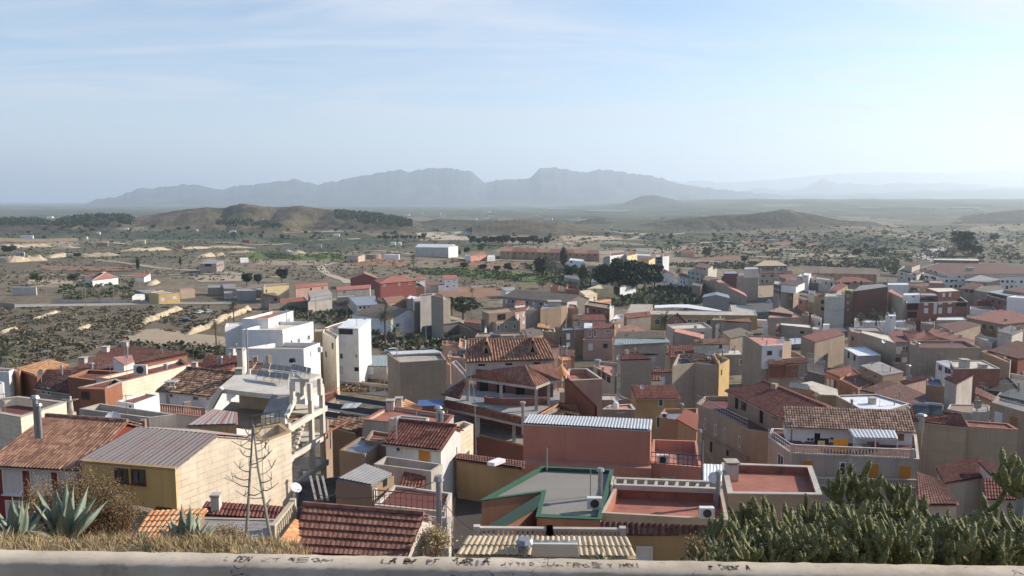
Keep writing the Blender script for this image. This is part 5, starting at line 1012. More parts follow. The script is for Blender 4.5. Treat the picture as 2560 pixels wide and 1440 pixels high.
 m=MB();p=atY(733,942,80);m.cyl(p-Z,atY(731,905,80),.12,.1,8);q=m.build('mast','frame');tag(q,'white mast with a round black cowl above the solar panels','mast');c=MB();t=atY(731,905,80);c.cyl(t,t+Z*.35,.35,.3,10);c.build('cowl','black',q)
skeleton()
def greenhouse_roofs():
 r=empty('panel_roof_yard',atY(880,1060,78),'yard roofed by long dark pipe frames, white sheets and striped tile strips','shelter')
 for(x0,y0,x1,y1,Y,w,mt,nm)in((815,1022,960,1045,84,.9,'iron','panel'),(840,1000,985,1022,90,.8,'iron','panel'),(800,1042,900,1058,76,.8,'iron','panel')):
  a=atY(x0,y0,Y);c=atZ(x1,y1,a.z);up=Vector((-.35,1.0,.6))*w;m=MB()
  m.add([a,c,c+up,a+up,a-Vector((0,0,.08)),c-Vector((0,0,.08)),c+up-Vector((0,0,.08)),a+up-Vector((0,0,.08))],[(0,1,2,3),(7,6,5,4),(0,4,5,1),(2,6,7,3),(1,5,6,2),(3,7,4,0)]);m.build(nm,mt,r)
  m=MB();m.bar(a,c,.16,.16);m.build('pipe','steel',r)
  for k in range(5):p=a.lerp(c,k/4);m=MB();m.bar(p,p-Vector((0,0,3)),.08);m.build('post','steel',r)
 a=atY(852,1022,80);e=[a,atZ(890,1020,a.z),atZ(905,1008,a.z+.4),atZ(862,1010,a.z+.4)];tile_sheet(e,'whitemetal',r,'sheet',tw=.6,amp=.05,rows=False)
greenhouse_roofs()
B('striped_yard_house','low house with rows of orange tile strips beside the concrete skeleton',[d(q=[(830,1062),(890,1078),(930,1052),(860,1036)],Y=74,m='shed',rise=.5,w='tan',r='tilemix'),d(q=[(905,1075),(965,1088),(972,1060),(935,1050)],Y=71,w='greyblue',r='concretedark',par=.3)])
B('red_rail_terrace','pale terrace wall with rusty red railing behind the concrete skeleton',[d(q=[(812,1012),(848,990),(842,976),(806,984)],Y=92,w='tan',r='maroon',par=.2,rail=[(0,1.1,'rail','rust'),(2,1.1,'rail','rust')]),],cat='terrace')
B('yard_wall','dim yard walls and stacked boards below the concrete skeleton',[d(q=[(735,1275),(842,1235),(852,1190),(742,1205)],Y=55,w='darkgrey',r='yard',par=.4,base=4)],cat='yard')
for i,x in enumerate((790,806,820)):
 m=MB();a=atY(x,1252,52);m.bar(a,atY(x-14,1190,55),.16,.06);o=m.build('plank','woodgrey');tag(o,'dark plank leaning in the dim yard under the concrete frame','plank','planks leaning in the dim yard')
m=MB();a=atY(738,1222,50);m.cyl(a,a+Vector((.08,-.06,.12)),.36,.38,14);o=m.build('satellite_dish','whitemetal');tag(o,'white dish on the corner of the cream block wall','satellite dish')
m=MB();a=atY(811,1085,66);m.bar(a,atY(872,1052,74),.12,.12);m.bar(a,a-Vector((0,0,2)),.1);o=m.build('gate_beam','rust');tag(o,'slanting pinkish red metal beam beside the concrete frame','beam')
def statue():
 p=atY(178,1031,74);r=empty('statue',p,'white statue of a robed figure with outstretched arms on the terrace corner','statue');s=1.35;m=MB()
 m.tube([p,p+Vector((0,0,.5)),p+Vector((0,0,.95)),p+Vector((0,0,1.2)),p+Vector((0,0,1.3)),p+Vector((0,0,1.36)),p+Vector((0,0,1.47)),p+Vector((0,0,1.58))],[.26,.2,.17,.23,.1,.07,.12,.05],10)
 for sx in(-1,1):a=p+Vector((sx*.18,0,1.2));m.tube([a,a+Vector((sx*.3,-.06,.04)),a+Vector((sx*.62,-.12,.12))],[.1,.08,.04],7);
 m.build('figure','concrete',r,smooth=True);m=MB();m.box(p-Vector((0,0,.6)),.6,.6,.6);m.build('pedestal','concrete',r)
statue()
# ================= MIDDLE OF THE TOWN =================
def w(*a,t='g',f=0):return[(f,r_,t)for r_ in a]
B('warehouse','huge brown sheet roofed warehouse with a white gable end in mid town',[d(q=[(1257,742),(1416,757),(1450,738),(1289,724)],m='gable',H=5.5,rise=4.2,w='grey',r='fibrebrown',ov=.4,back=.7,aw=[(0,9,1,'x')]),d(q=[(1418,757),(1482,749),(1482,747),(1420,754)],z=.1,m='flat',w='white',r='white',par=0,ov=0)],cat='warehouse')
B('white_gable','small white gabled shed behind the huge warehouse',[d(q=[(1265,728),(1290,726),(1284,718),(1253,719)],m='shed',H=4,rise=.6,w='white',r='fibre')],cat='shed')
B('warehouse_office','cream two storey block with pale roof beyond the white gable end',[d(q=[(1462,738),(1493,733),(1478,724),(1448,728)],H=7,w='paleyellow',r='creamroof',par=.2,win=w((1484,741,1488,747),(1485,748,1489,754)))])
B('yellow_gable','pale yellow barn with long sloping wall among trees',[d(q=[(1467,722),(1520,722),(1534,716),(1500,712)],m='shed',H=5,rise=2,w='paleyellow',r='paleyellow',ov=0)],cat='barn')
B('brick_ruin','roofless orange brick ruin walls left of the yellow barn',[d(q=[(1376,716),(1396,720),(1400,713),(1380,712)],H=4,w='orange',r='tan',par=1.5),d(q=[(1414,722),(1452,728),(1440,712),(1420,711)],H=5,w='brick',r='tan',par=2)],cat='ruin')
B('green_tarp','bright green tarpaulin fence beside the brick ruin',[d(q=[(1440,716),(1456,717),(1456,715),(1441,714)],H=3,w='fieldbright',r='green',par=.1)],cat='fence')
B('ruined_house','derelict grey house with weeds on its crumbling roof and green shutters',[d(q=[(1241,809),(1298,804),(1285,790),(1204,797)],H=7.5,w='beige',r='dirt',par=.1,win=w((1242,812,1249,826),(1261,811,1268,823),(1283,809,1290,822),t='n'),x=[('P',1299,795,834,.3)]),d(q=[(1222,784),(1288,778),(1276,770),(1205,778)],H=10.5,w='tan',r='tan',par=.3,win=w((1244,785,1264,800),t='b')),d(q=[(1203,800),(1240,806),(1236,798),(1203,790)],H=7.8,w='darkgrey',r='concrete',par=.1)])
B('big_grey_house','big plain grey apartment block with pale roof in mid town',[d(q=[(1351,773),(1403,767),(1418,763),(1362,757)],H=12,w='tan',r='zincblue',par=.3,x=[('b',1386,752,762,4)]),d(q=[(1314,776),(1351,774),(1350,763),(1322,764)],H=11.5,w='grey',r='darkgrey',par=.5),d(q=[(1419,770),(1446,772),(1440,762),(1422,760)],H=11,w='beige',r='brick',par=.3)],cat='building')
B('pink_front_house','pinkish house with maroon roofs and a white rooftop room behind the derelict house',[d(q=[(1287,779),(1330,772),(1326,766),(1292,770)],aw=[(0,3,2,'w')],m='shed',H=7,rise=.8,w='pink',r='tilered',win=w((1307,781,1314,791))),d(q=[(1246,776),(1286,780),(1290,770),(1262,766)],m='shed',H=6,rise=1,w='grey',r='tiledark'),d(q=[(1287,763),(1313,760),(1310,752),(1291,753)],m='shed',H=8,rise=1,w='white',r='tilered')])
B('brick_side_house','long brick walled house with concrete coping and orange tile roof behind',[d(q=[(1462,762),(1524,772),(1528,760),(1470,752)],aw=[(0,4,1,'x')],H=7.5,w='brick',r='tan',par=.5,th=.3,cop='concrete'),d(q=[(1480,762),(1528,752),(1524,748),(1486,754)],m='shed',H=6,rise=1,w='tan',r='tileorange')])
B('white_curved_wall','white curved wall catching sun left of the school',[d(q=[(1533,797),(1562,795),(1560,786),(1540,787)],H=5.5,w='white',r='whiteroof',par=.8),d(q=[(1523,772),(1535,770),(1534,764),(1526,765)],H=7,w='white',r='white',par=.2)],cat='wall')
B('maroon_roof_house','white fronted house with flat maroon tile roof and skylight',[d(q=[(1433,801),(1514,801),(1508,787),(1431,787)],m='shed',H=7.5,rise=1.4,w='whitewash',r='tilered',win=w((1443,803,1450,816),(1475,802,1482,808)),x=[('b',1450,786,792,1.2)])])
B('two_window_house','pinkish house with twin tall windows and bright orange edged side wall',[d(q=[(1483,821),(1537,820),(1540,809),(1482,809)],m='shed',H=9,rise=1,w='pink',r='tilered',win=w((1472,824,1479,842),(1484,824,1491,842),(1515,825,1528,832))),d(q=[(1461,821),(1482,821),(1483,809),(1462,809)],m='flat',H=9,w='pink',r='whitemetal',par=0),d(q=[(1458,850),(1532,850),(1534,840),(1462,840)],H=6,w='pink',r='zincblue',par=.4,cop='pinkroof'),d(q=[(1459,860),(1533,862),(1534,852),(1460,850)],H=4.5,w='tan',r='tan',par=.1),d(q=[(1536,812),(1541,811),(1540,806),(1536,807)],H=10,w='orange',r='orange',par=.1)])
B('narrow_tan_block','narrow tan block with cream band left of the pinkish house',[d(q=[(1438,824),(1461,824),(1461,818),(1440,818)],H=8,w='tan',r='creamroof',par=.2)])
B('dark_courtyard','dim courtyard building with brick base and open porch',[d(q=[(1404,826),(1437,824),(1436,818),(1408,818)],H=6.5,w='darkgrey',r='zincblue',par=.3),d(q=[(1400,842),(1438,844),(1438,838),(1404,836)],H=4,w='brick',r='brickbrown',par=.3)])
B('green_roof_porch_house','house with pale green metal porch roof and grey tile roof',[d(q=[(1536,847),(1664,846),(1659,829),(1543,830)],m='shed',H=9,rise=1.7,w='whitewash',r='fibrebrown',ov=.1),d(q=[(1535,863),(1674,856),(1666,846),(1537,848)],m='shed',H=8.0,rise=.8,w='tan',r='greenmetal',base=.05,ov=.1),d(q=[(1537,874),(1672,872),(1668,864),(1538,864)],H=5.6,w='beige',r='tan',par=.6,win=w((1540,864,1566,873),(1576,864,1584,873),t='x')),d(q=[(1600,888),(1676,884),(1674,876),(1600,878)],m='shed',H=4.6,rise=.5,w='whitewash',r='tiledark',win=w((1630,891,1640,903),(1650,890,1662,903),t='w')+w((1634,916,1662,923),t='G'))])
B('striped_roof_block','grey block walled tower house with red striped sheet roof',[d(q=[(1552,901),(1629,899),(1592,880),(1553,885)],m='flat',H=10.5,w='blockgrey',r='tilered',par=0,ov=.05),d(q=[(1543,900),(1552,902),(1554,888),(1545,890)],H=10.4,w='cream',r='cream',par=0,win=[(0,(1545,931,1550,948),'s'),(0,(1545,968,1550,985),'s')])])
B('cream_terrace_house','cream house with pink roof terrace and row of shaded balconies',[d(q=[(1483,914),(1537,944),(1549,930),(1548,908),(1500,902)],H=7.5,w='cream',r='pinkroof',par=.7,th=.25,x=[('p',1494,900,912,.5),('B',1507,918,926,.5)],win=[(0,(1494,924,1502,940),'b'),(0,(1506,930,1514,948),'b'),(0,(1518,936,1526,956),'b')])])
B('grey_tower_house','tall grey block walled house with a yellow corner and small tile patch on top',[d(q=[(1737,907),(1798,913),(1800,900),(1782,886),(1696,885),(1681,915)],H=12,w='blockgrey',r='darkgrey',par=.6,th=.25),d(q=[(1798,913),(1824,899),(1788,882),(1784,884)],H=12,w='yellow',r='darkgrey',par=.6,th=.2,win=[(0,(1802,924,1805,938),'x')],x=[('p',1806,875,905,.12)]),d(q=[(1735,904),(1775,900),(1760,886),(1714,886)],m='poly',H=12.2,w='blockgrey',r='tilemix',base=.6)])
B('low_orange_strip','tiny orange walled yard left of the grey tower house',[d(q=[(1681,918),(1693,916),(1694,912),(1684,912)],H=11,w='orange',r='orange',par=.3)],cat='yard')
B('striped_small_roofs','small house with white and red striped roof patches beside the grey tower',[d(q=[(1631,930),(1680,930),(1676,924),(1632,924)],m='shed',H=5,rise=.6,w='grey',r='tilered'),d(q=[(1631,950),(1650,950),(1648,940),(1631,940)],m='shed',H=4,rise=.8,w='white',r='tilered')])
B('red_tile_low_house','low house with bright red tile roof left of the white two window house',[d(q=[(1676,894),(1744,890),(1734,864),(1676,866)],m='shed',H=5,rise=1.8,w='tan',r='tilered')])
B('white_window_house','white house with brown tile roof and one small black window',[d(q=[(1736,861),(1823,859),(1808,846),(1735,850)],m='shed',H=8,rise=1.4,w='whitewash',r='tile',win=[(0,(1797,862,1805,871),'x'),(0,(1775,863,1783,874),'y')]),d(q=[(1798,888),(1858,886),(1850,874),(1796,878)],H=5.5,w='grey',r='creamroof',par=.1,win=[(0,(1848,898,1857,912),'s')])])
B('school','long yellow school building with white sign, tall windows and a courtyard',[d(q=[(1627,786),(1893,789),(1880,763),(1826,762),(1829,778),(1627,776)],H=5.5,w='ochre',r='concrete',par=.1,ov=0,cop='concrete',win=w((1637,798,1649,812),(1655,799,1664,808),(1671,798,1681,804),(1704,798,1713,803),(1718,798,1730,807),(1735,798,1746,807),(1766,799,1778,812))),d(q=[(1565,783),(1624,779),(1632,760),(1577,760)],H=5.6,w='tan',r='concrete',par=.1)],cat='school')
def sign():
 Yp=hitT(1627,786,5.5).y;r=empty('school_sign',atY(1724,797,Yp-.6),'white sign board with a blue line of lettering on the school facade','sign')
 a,c=atY(1715,788,Yp-.5),atY(1733,788,Yp-.5);h=a.z-atY(1715,797,Yp-.5).z;m=MB();m.box((a+c)/2-Vector((0,0,h)),(c-a).length,.12,h);m.build('board','white',r)
 for i,(f0,f1,z)in enumerate(((.2,.8,.45),)):
  p=a.lerp(c,f0);q=a.lerp(c,f1)
  t=bpy.data.curves.new('lettering','FONT');t.body='ESCUELA';t.size=h*.42;t.align_x='CENTER';t.extrude=.01
  o=bpy.data.objects.new('lettering',t);COL.objects.link(o);t.materials.append(M('bluetarp'));o.parent=r;w0=(a+c)/2-Vector((0,.07,h*.62));o.location=w0-r.location;o.rotation_euler=(R(90),0,0);tomesh(o)
 rr=empty('courtyard_canopy',hitT(1700,770,3),'long pale blue canopy roof curving through the school courtyard','canopy');m=MB()
 up=[(1637,763),(1680,761),(1720,761),(1760,767),(1805,776)];lo=[(1636,770),(1680,768),(1718,769),(1752,774),(1800,778)]
 z=hitT(1680,768,3.4).z;U=[atZ(x,y,z+.2)for x,y in up];D_=[atZ(x,y,z)for x,y in lo]
 for i in range(4):m.poly([D_[i],D_[i+1],U[i+1],U[i]]);m.poly([D_[i]-Vector((0,0,.2)),D_[i+1]-Vector((0,0,.2)),D_[i+1],D_[i]])
 m.build('roof','whiteroof',rr)
 for p in D_[:4]:m=MB();m.bar(p-Vector((0,0,.1)),p-Vector((0,0,3.2)),.2);m.build('post','iron',rr)
sign()
B('curved_hangar','blue grey hangar with shallow vaulted roof behind the school',[d(q=[(1757,744),(1823,746),(1820,738),(1762,737)],m='gy',H=6,rise=1.3,w='greyblue',r='zincblue')],cat='hangar')
B('sloping_wall_house','grey building whose sunlit roof edge slopes down to the right',[d(q=[(1790,703,4),(1868,742,0),(1862,734,0),(1800,700,3.6)],m='poly',H=6,w='beige',r='pinkroof',ov=.1)])
B('maroon_gable_wall','grey gable walled house with maroon roof left of the school facade',[d(q=[(1567,797,0),(1627,790,0),(1622,779,1.5),(1560,786,1.2)],m='poly',H=7.5,w='grey',r='tilered',ov=.15),d(q=[(1530,806),(1566,800),(1562,794),(1534,800)],H=5.5,w='beige',r='tan',par=.2)])
B('dark_pyramid_roof','dark pyramid roof with an orange side poking up before the school',[d(q=[(1666,810),(1720,810),(1716,803),(1670,803)],m='hip',H=6.5,rise=3.2,w='tan',r='tiledark',hk=1.1)])
B('cream_roof_block','white block with sunken cream flat roof before the school',[d(q=[(1683,822),(1781,820),(1760,806),(1667,811)],H=8,w='whitewash',r='creamroof',par=.5,th=.3),d(q=[(1686,830,1.5),(1752,846,0),(1760,838,0),(1690,821,1.5)],m='poly',H=6.5,w='grey',r='pinkroof',ov=.1)])
B('low_gable_shed','low shed with brown and orange gable roof beside the school',[d(q=[(1545,833),(1612,830),(1600,818),(1572,813),(1546,822)],m='poly',H=5,w='brick',r='tile')],cat='shed')
B('arched_door_house','grey house with shallow gable and arched doorway right of the cream roofed block',[d(q=[(1813,806),(1878,806),(1872,796),(1802,802)],m='shed',H=7,rise=1.3,w='grey',r='tilered',win=[(3,(1805,811,1810,820),'s')]),d(q=[(1780,800),(1812,800),(1812,794),(1784,794)],H=7,w='tan',r='tan',par=.2,x=[('b',1792,814,836,.8)])])
B('dark_barn','dark roofed barn below the arched doorway house',[d(q=[(1825,846),(1882,834),(1850,820),(1806,830)],m='shed',H=5,rise=1,w='beige',r='fibrebrown')],cat='barn')
B('brick_bay_house','white and tan house with roof terrace over brick bays under a red tile strip',[d(q=[(1904,865),(1957,863),(1979,850),(1936,841),(1862,838)],H=12,w='beige',r='pinkroof',par=.3,x=[('d',1955,849,860,.6)]),d(q=[(1905,866),(1957,864),(1957,863),(1905,865)],pl=0,off=.15,w='white',r='white',par=0,ov=0,base=5,win=[(0,(1918,877,1930,888),'b'),(0,(1946,873,1956,893),'d')]),d(q=[(1857,838),(1902,866),(1906,864),(1880,842)],H=12.3,w='beige',r='creamroof',par=.1),d(q=[(1922,899),(2014,893),(1990,880),(1960,872),(1858,850)],H=9,w='beige',r='pinkroof',par=.8,th=.25)])
_k=empty('brick_bays',hitT(1960,960,0),'projecting brick bays with red tile canopy under the roof terrace','house front')
z_=hitT(1922,899,9).z;yy=hitT(1922,899,9).y-.3
for x0,x1 in((1924,1963),(1967,1996)):
 a,c=atY(x0,914,yy),atY(x1,912,yy+.6);m=MB();h=32*yy/F;m.poly([a,c,c-Vector((0,0,h)),a-Vector((0,0,h))]);m.poly([a+Vector((0,.3,0)),c+Vector((0,.3,0)),c+Vector((0,0,0)),a]);m.build('brick_bay','brick',_k)
a,c=atY(1922,912,yy-1),atY(2022,907,yy-.2);sheet([a,c,c+Vector((-.5,1,.55)),a+Vector((0,1,.55))],'tilered',_k,120,'canopy')
B('red_roof_big_house','tan house with large plain maroon roof and white carport',[d(q=[(2037,857),(2112,836),(2084,821),(2003,842)],m='shed',H=8,rise=1.5,w='beige',r='maroon',ov=.1),d(q=[(1980,862),(2032,858),(2010,846),(1975,848)],m='flat',H=6,w='darkgrey',r='zinc',par=0,base=.2)])
B('white_pergola','white metal pergola frames over a dark yard',[d(q=[(2020,928),(2062,938),(2056,918),(2018,912)],H=3,w='darkgrey',r='yard',par=.1,rail=[(0,3.2,'rail','frame'),(2,3.2,'rail','frame')])],cat='pergola')
B('orange_wall_house','low house with orange wall and maroon roof terrace',[d(q=[(2064,931),(2146,972),(2182,956),(2126,916)],aw=[(0,5,1,'s')],H=5,w='orange',r='maroon',par=.2),d(q=[(2064,929),(2100,944),(2128,928),(2124,916)],m='poly',H=5.4,w='orange',r='tilered',base=1)])
B('grey_roof_brick_house','tan and brick shed with mossy grey sheet roof',[d(q=[(2207,940),(2257,931),(2200,906),(2152,915)],m='flat',H=6,w='tan',r='concretedark',par=0,ov=.1,win=[(3,(2162,924,2166,928),'x'),(3,(2186,938,2191,943),'x')]),d(q=[(2209,942),(2257,933),(2257,930),(2209,938)],H=5.6,w='brick',r='brick',par=0)])
B('white_roof_house','small house with brilliant white slab roof above tan side wall',[d(q=[(2146,890),(2202,888),(2161,867),(2111,870)],H=6.5,w='whitewash',r='whiteroof',par=.12,cop='whiteroof',win=[(3,(2119,880,2124,896),'x'),(3,(2134,888,2139,902),'x')])])
B('tall_beige_house','tall beige windowless house with cream capped top',[d(q=[(2151,831),(2240,858),(2222,838),(2156,826)],aw=[(3,2,2,'x')],H=10,w='beige',r='creamroof',par=.1,x=[('d',2208,850,860,.6)]),d(q=[(2126,828),(2152,834),(2158,826),(2135,822)],H=8,w='pink',r='concretedark',par=.3,win=[(0,(2130,842,2134,852),'x')])])
B('hip_maroon_house','blue grey house with maroon hip roof wrapped round a valley',[d(q=[(2239,856),(2272,856),(2300,842),(2256,827),(2221,832)],aw=[(0,2,2,'x')],m='poly',H=9,w='greyblue',r='tilered',ov=.2,win=w((2252,866,2264,876),t='w')),d(q=[(2274,856),(2345,845),(2312,827),(2258,827)],m='shed',H=9,rise=1.5,w='greyblue',r='tilered')])
B('big_beige_house','very wide beige blank house with sunken maroon roof terrace',[d(q=[(2291,868),(2451,869),(2412,851),(2290,851)],H=10,w='beige',r='maroon',par=.6,th=.3,x=[('p',2294,858,872,.3)]),d(q=[(2274,858),(2290,868),(2294,858),(2280,852)],H=10,w='beige',r='tan',par=.2,x=[('p',2270,913,935,.3)]),d(q=[(2452,878),(2525,908),(2528,900),(2470,874)],H=8,w='beige',r='orange',par=.3)])
B('rooftop_machine_house','house with pale flat roof, brick infill wall and white glazed side room',[d(q=[(2385,923),(2500,922),(2457,901),(2376,903)],H=7,w='brick',r='creamroof',par=.15,cop='concrete',x=[('b',2410,897,918,1.6),('b',2456,910,920,1.4)]),d(q=[(2340,903),(2386,926),(2398,912),(2368,900)],H=7,w='white',r='zinc',par=.1,win=[(0,(2346,912,2356,928),'g'),(0,(2362,919,2378,937),'g')])])
B('narrow_white_house','narrow house with dark red roof and tall whitewashed side wall',[d(q=[(2392,960),(2432,938),(2408,929),(2363,947)],m='flat',H=8,w='whitewash',r='tilered',par=0,ov=.15),d(q=[(2364,952),(2392,964),(2394,960),(2368,948)],H=7,w='pink',r='pink',par=0,win=w((2383,960,2390,974)))])
B('pink_wedge_house','pinkish wedge walled house with dark red lean-to roof',[d(q=[(2262,962),(2316,948),(2308,940),(2252,954)],m='poly',H=5,w='pink',r='tilered',ov=.1),d(q=[(2318,962),(2362,966),(2350,948),(2318,946)],H=4,w='tan',r='bluetarp',par=.5)])
B('large_maroon_roof','large maroon tile roof sloping toward the clothes line house',[d(q=[(2205,1012),(2335,1016),(2322,992),(2250,960),(2186,982)],m='poly',H=4.5,w='tan',r='tiledark',ov=.1),d(q=[(2150,976),(2186,984),(2246,960),(2220,952)],m='poly',H=5,w='whitewash',r='tiledark',ov=.1)])
B('white_roof_terrace','tan walled house with long white painted roof terrace',[d(q=[(2090,989),(2170,1033),(2210,1030),(2272,1010),(2190,986)],H=5.5,w='beige',r='whiteroof',par=.25,cop='whitewash',x=[('p',2129,1000,1022,.2),('b',2180,994,1006,1),('a',2199,985,1012)])])
B('long_yellow_yard','long pale sheet roof with ochre end wall between maroon roofs',[d(q=[(2052,988),(2094,990),(2092,975),(2030,955),(2000,960)],m='poly',H=4,w='ochre',r='creamroof',ov=.1)],cat='shed')
B('small_green_roof','small tan house with green grey roof behind the long tiled house',[d(q=[(1975,968),(2024,975),(2018,962),(1978,956)],m='shed',H=5,rise=.8,w='orange',r='concretedark'),d(q=[(2004,1000),(2052,1010),(2030,988),(1976,976)],m='shed',H=4.5,rise=1,w='tan',r='tilered')])
B('pergola_terrace_house','ochre house with balconies and dark solar pergola at the right edge',[d(q=[(2480,1006),(2640,1052),(2640,1010),(2500,980)],aw=[(3,3,2,'s'),(0,4,2,'s')],H=8,w='beige',r='concretedark',par=.9,rail=[(0,.9,'rail','frame')]),d(q=[(2484,1030),(2620,1072),(2640,1060),(2500,1020)],H=6,m='shed',rise=.8,w='ochre',r='fibrebrown',win=[(0,(2500,1050,2508,1066),'s'),(0,(2532,1060,2540,1078),'x')]),d(q=[(2496,990),(2620,1018),(2620,990),(2530,975)],H=10,m='flat',w='solar',r='solar',par=0,base=.1,ov=0)])
B('white_yard_house','white house with dark grey roof patch near the right edge',[d(q=[(2368,1022),(2473,1042),(2470,1012),(2375,1010)],H=5.5,w='whitewash',r='tan',par=.2,win=w((2450,1046,2465,1062),t='w')),d(q=[(2432,1028),(2474,1038),(2474,1014),(2434,1012)],H=6,w='whitewash',r='concretedark',par=.1)])
B('orange_strip_roof','thin orange tile roof running down to the right',[d(q=[(2438,985),(2486,1006),(2500,998),(2440,970)],m='poly',H=4,w='tan',r='tilered2')])
B('dark_mound','brown earth heap behind the orange strip roof',[d(q=[(2470,975),(2556,985),(2556,950),(2480,955)],m='hip',H=2.5,rise=1.8,w='yard',r='yard')],cat='mound')
B('dark_brown_roof_barn','orange brown barn under a wide dark hip roof at the right edge',[d(q=[(2472,878),(2545,898),(2640,880),(2543,853)],m='flat',H=8,w='brick',r='tiledark',par=0,ov=.2)],cat='barn')
B('white_low_terrace','white walled terrace below the dark hip roof',[d(q=[(2500,928),(2620,950),(2600,935),(2520,922)],H=4,w='white',r='pinkroof',par=.8)],cat='terrace')
B('right_white_house','white house with slate dark roof and two storeys of windows at the right edge',[d(q=[(2494,829),(2530,838),(2558,826),(2526,815)],aw=[(3,2,2,'x')],m='flat',H=8,w='whitewash',r='darkgrey',par=0,ov=.2,win=w((2498,838,2503,846),(2521,842,2527,849))),d(q=[(2438,840),(2480,858),(2494,846),(2440,836)],H=5,w='whitewash',r='concretedark',par=.5)])
B('wide_maroon_roof','wide maroon tile roof over tan walls at the right edge',[d(q=[(2417,795),(2508,812),(2620,800),(2560,785),(2502,775)],aw=[(0,5,1,'x')],m='poly',H=7,w='tan',r='tilered',ov=.2)])
B('dark_shed_roof','dim house with dark maroon slope below the cream edged roof',[d(q=[(2385,832),(2452,812),(2410,802),(2342,812)],m='flat',H=6,w='beige',r='tiledark',par=0)])
B('cream_edge_house','cream house with white edged flat roof before the brick apartments',[d(q=[(2340,800),(2417,800),(2408,792),(2345,793)],H=7,w='cream',r='whiteroof',par=.2)])
B('white_compound','white walled compound with little window tower behind the palms',[d(q=[(2150,806),(2264,804),(2262,800),(2155,800)],H=5,w='white',r='white',par=.3),d(q=[(2213,790),(2240,790),(2238,786),(2216,786)],H=8,w='white',r='white',par=.1,win=w((2225,791,2230,797))),d(q=[(2136,800),(2152,808),(2154,800),(2138,794)],H=5,w='white',r='tan',par=.2),d(q=[(2264,806),(2290,816),(2284,804),(2268,800)],m='shed',rise=1.5,H=5,w='whitewash',r='fibrebrown')])
B('row_of_dim_roofs','cluster of low maroon roofs with stub chimneys behind the wide beige house',[d(q=[(2318,836),(2420,862),(2436,852),(2330,822)],m='flat',H=5.5,w='tan',r='tilered',par=0,x=[('B',2353,822,832,.7),('B',2377,828,838,.7),('B',2401,836,846,.7)])])
B('grey_flat_pair','pink house with light grey flat roof left of the tall beige house',[d(q=[(2126,826),(2210,828),(2195,817),(2122,818)],aw=[(0,4,2,'x')],H=7,w='pink',r='concretedark',par=.3)])
B('brick_apartments','three storey brick apartment block with white shutters and dark balconies',[d(q=[(2266,758),(2419,755),(2400,742),(2268,744)],H=11,w='brick',r='darkgrey',par=1.0,cop='whitewash',win=w((2310,756,2320,764),(2345,755,2356,761),(2370,755,2379,760),(2310,770,2320,783),(2346,769,2355,784),(2369,768,2379,783),(2334,757,2342,785),t='w')+w((2268,758,2296,775),(2268,779,2292,795),(2390,756,2416,766),t='x')),d(q=[(2345,730),(2401,727),(2380,719),(2315,720)],H=14,w='brick',r='creamroof',par=.1,win=w((2356,733,2362,742),(2372,732,2378,742),t='w')),d(q=[(2258,738),(2300,737),(2298,732),(2260,733)],H=13.4,w='white',r='whiteroof',par=.1,win=w((2280,739,2287,744))),d(q=[(2300,738),(2344,739),(2340,732),(2302,733)],H=13.2,w='darkgrey',r='greenmetal',par=.1,base=.3),d(q=[(2220,728),(2264,748),(2268,742),(2232,722)],H=12.6,w='cream',r='pinkroof',par=.2)],cat='apartment block')
B('brick_party_wall','tall building with huge blank maroon brick side and narrow pink front',[d(q=[(2112,728),(2134,729),(2137,722),(2118,720)],H=13,w='pink',r='concrete',par=.3,win=w((2116,736,2123,744),(2116,752,2123,761),(2116,770,2123,778),t='y')),d(q=[(2135,729,0),(2220,717,1.8),(2204,710,1.8),(2150,715,0)],m='poly',H=13.2,w='brickbrown',r='concretedark',par=.2,x=[('P',2218,698,716,.2)])],cat='apartment block')
B('green_rail_strip','bright green roof rail on top of the narrow pink front',[d(q=[(2113,727),(2128,730),(2128,727),(2114,725)],H=13.7,w='fieldbright',r='fieldbright',par=0,base=.8)],cat='sign rail')
B('pale_grey_tower','tall pale grey blank wall with a maroon sloping roof',[d(q=[(2062,741),(2112,741),(2104,716),(2086,712),(2066,733)],aw=[(3,2,3,'x')],H=12,w='whitewash',r='concrete',par=.2),d(q=[(2075,728),(2092,728),(2119,714),(2100,706)],m='flat',H=13,w='tan',r='tilered',par=0,base=2)])
B('cream_balcony_house','narrow cream three storey house with dark side balconies',[d(q=[(2037,740),(2062,744),(2062,732),(2036,731)],H=9,w='cream',r='tilered',par=.4,win=[(0,(2053,750,2060,760),'x'),(0,(2053,768,2060,776),'x')]),d(q=[(2022,731),(2038,734),(2038,727),(2022,726)],H=9,w='white',r='darkgrey',par=.1,win=w((2025,734,2029,738),(2032,735,2035,739)))])
B('pink_street_house','low pink street house with dark terrace roof',[d(q=[(1985,740),(2015,752),(2036,745),(2000,736)],H=5.5,w='salmon',r='darkgrey',par=.5,win=w((2000,752,2004,759),t='b')),d(q=[(2015,752),(2038,758),(2038,748),(2018,748)],H=5,w='beige',r='darkgrey',par=.2)])
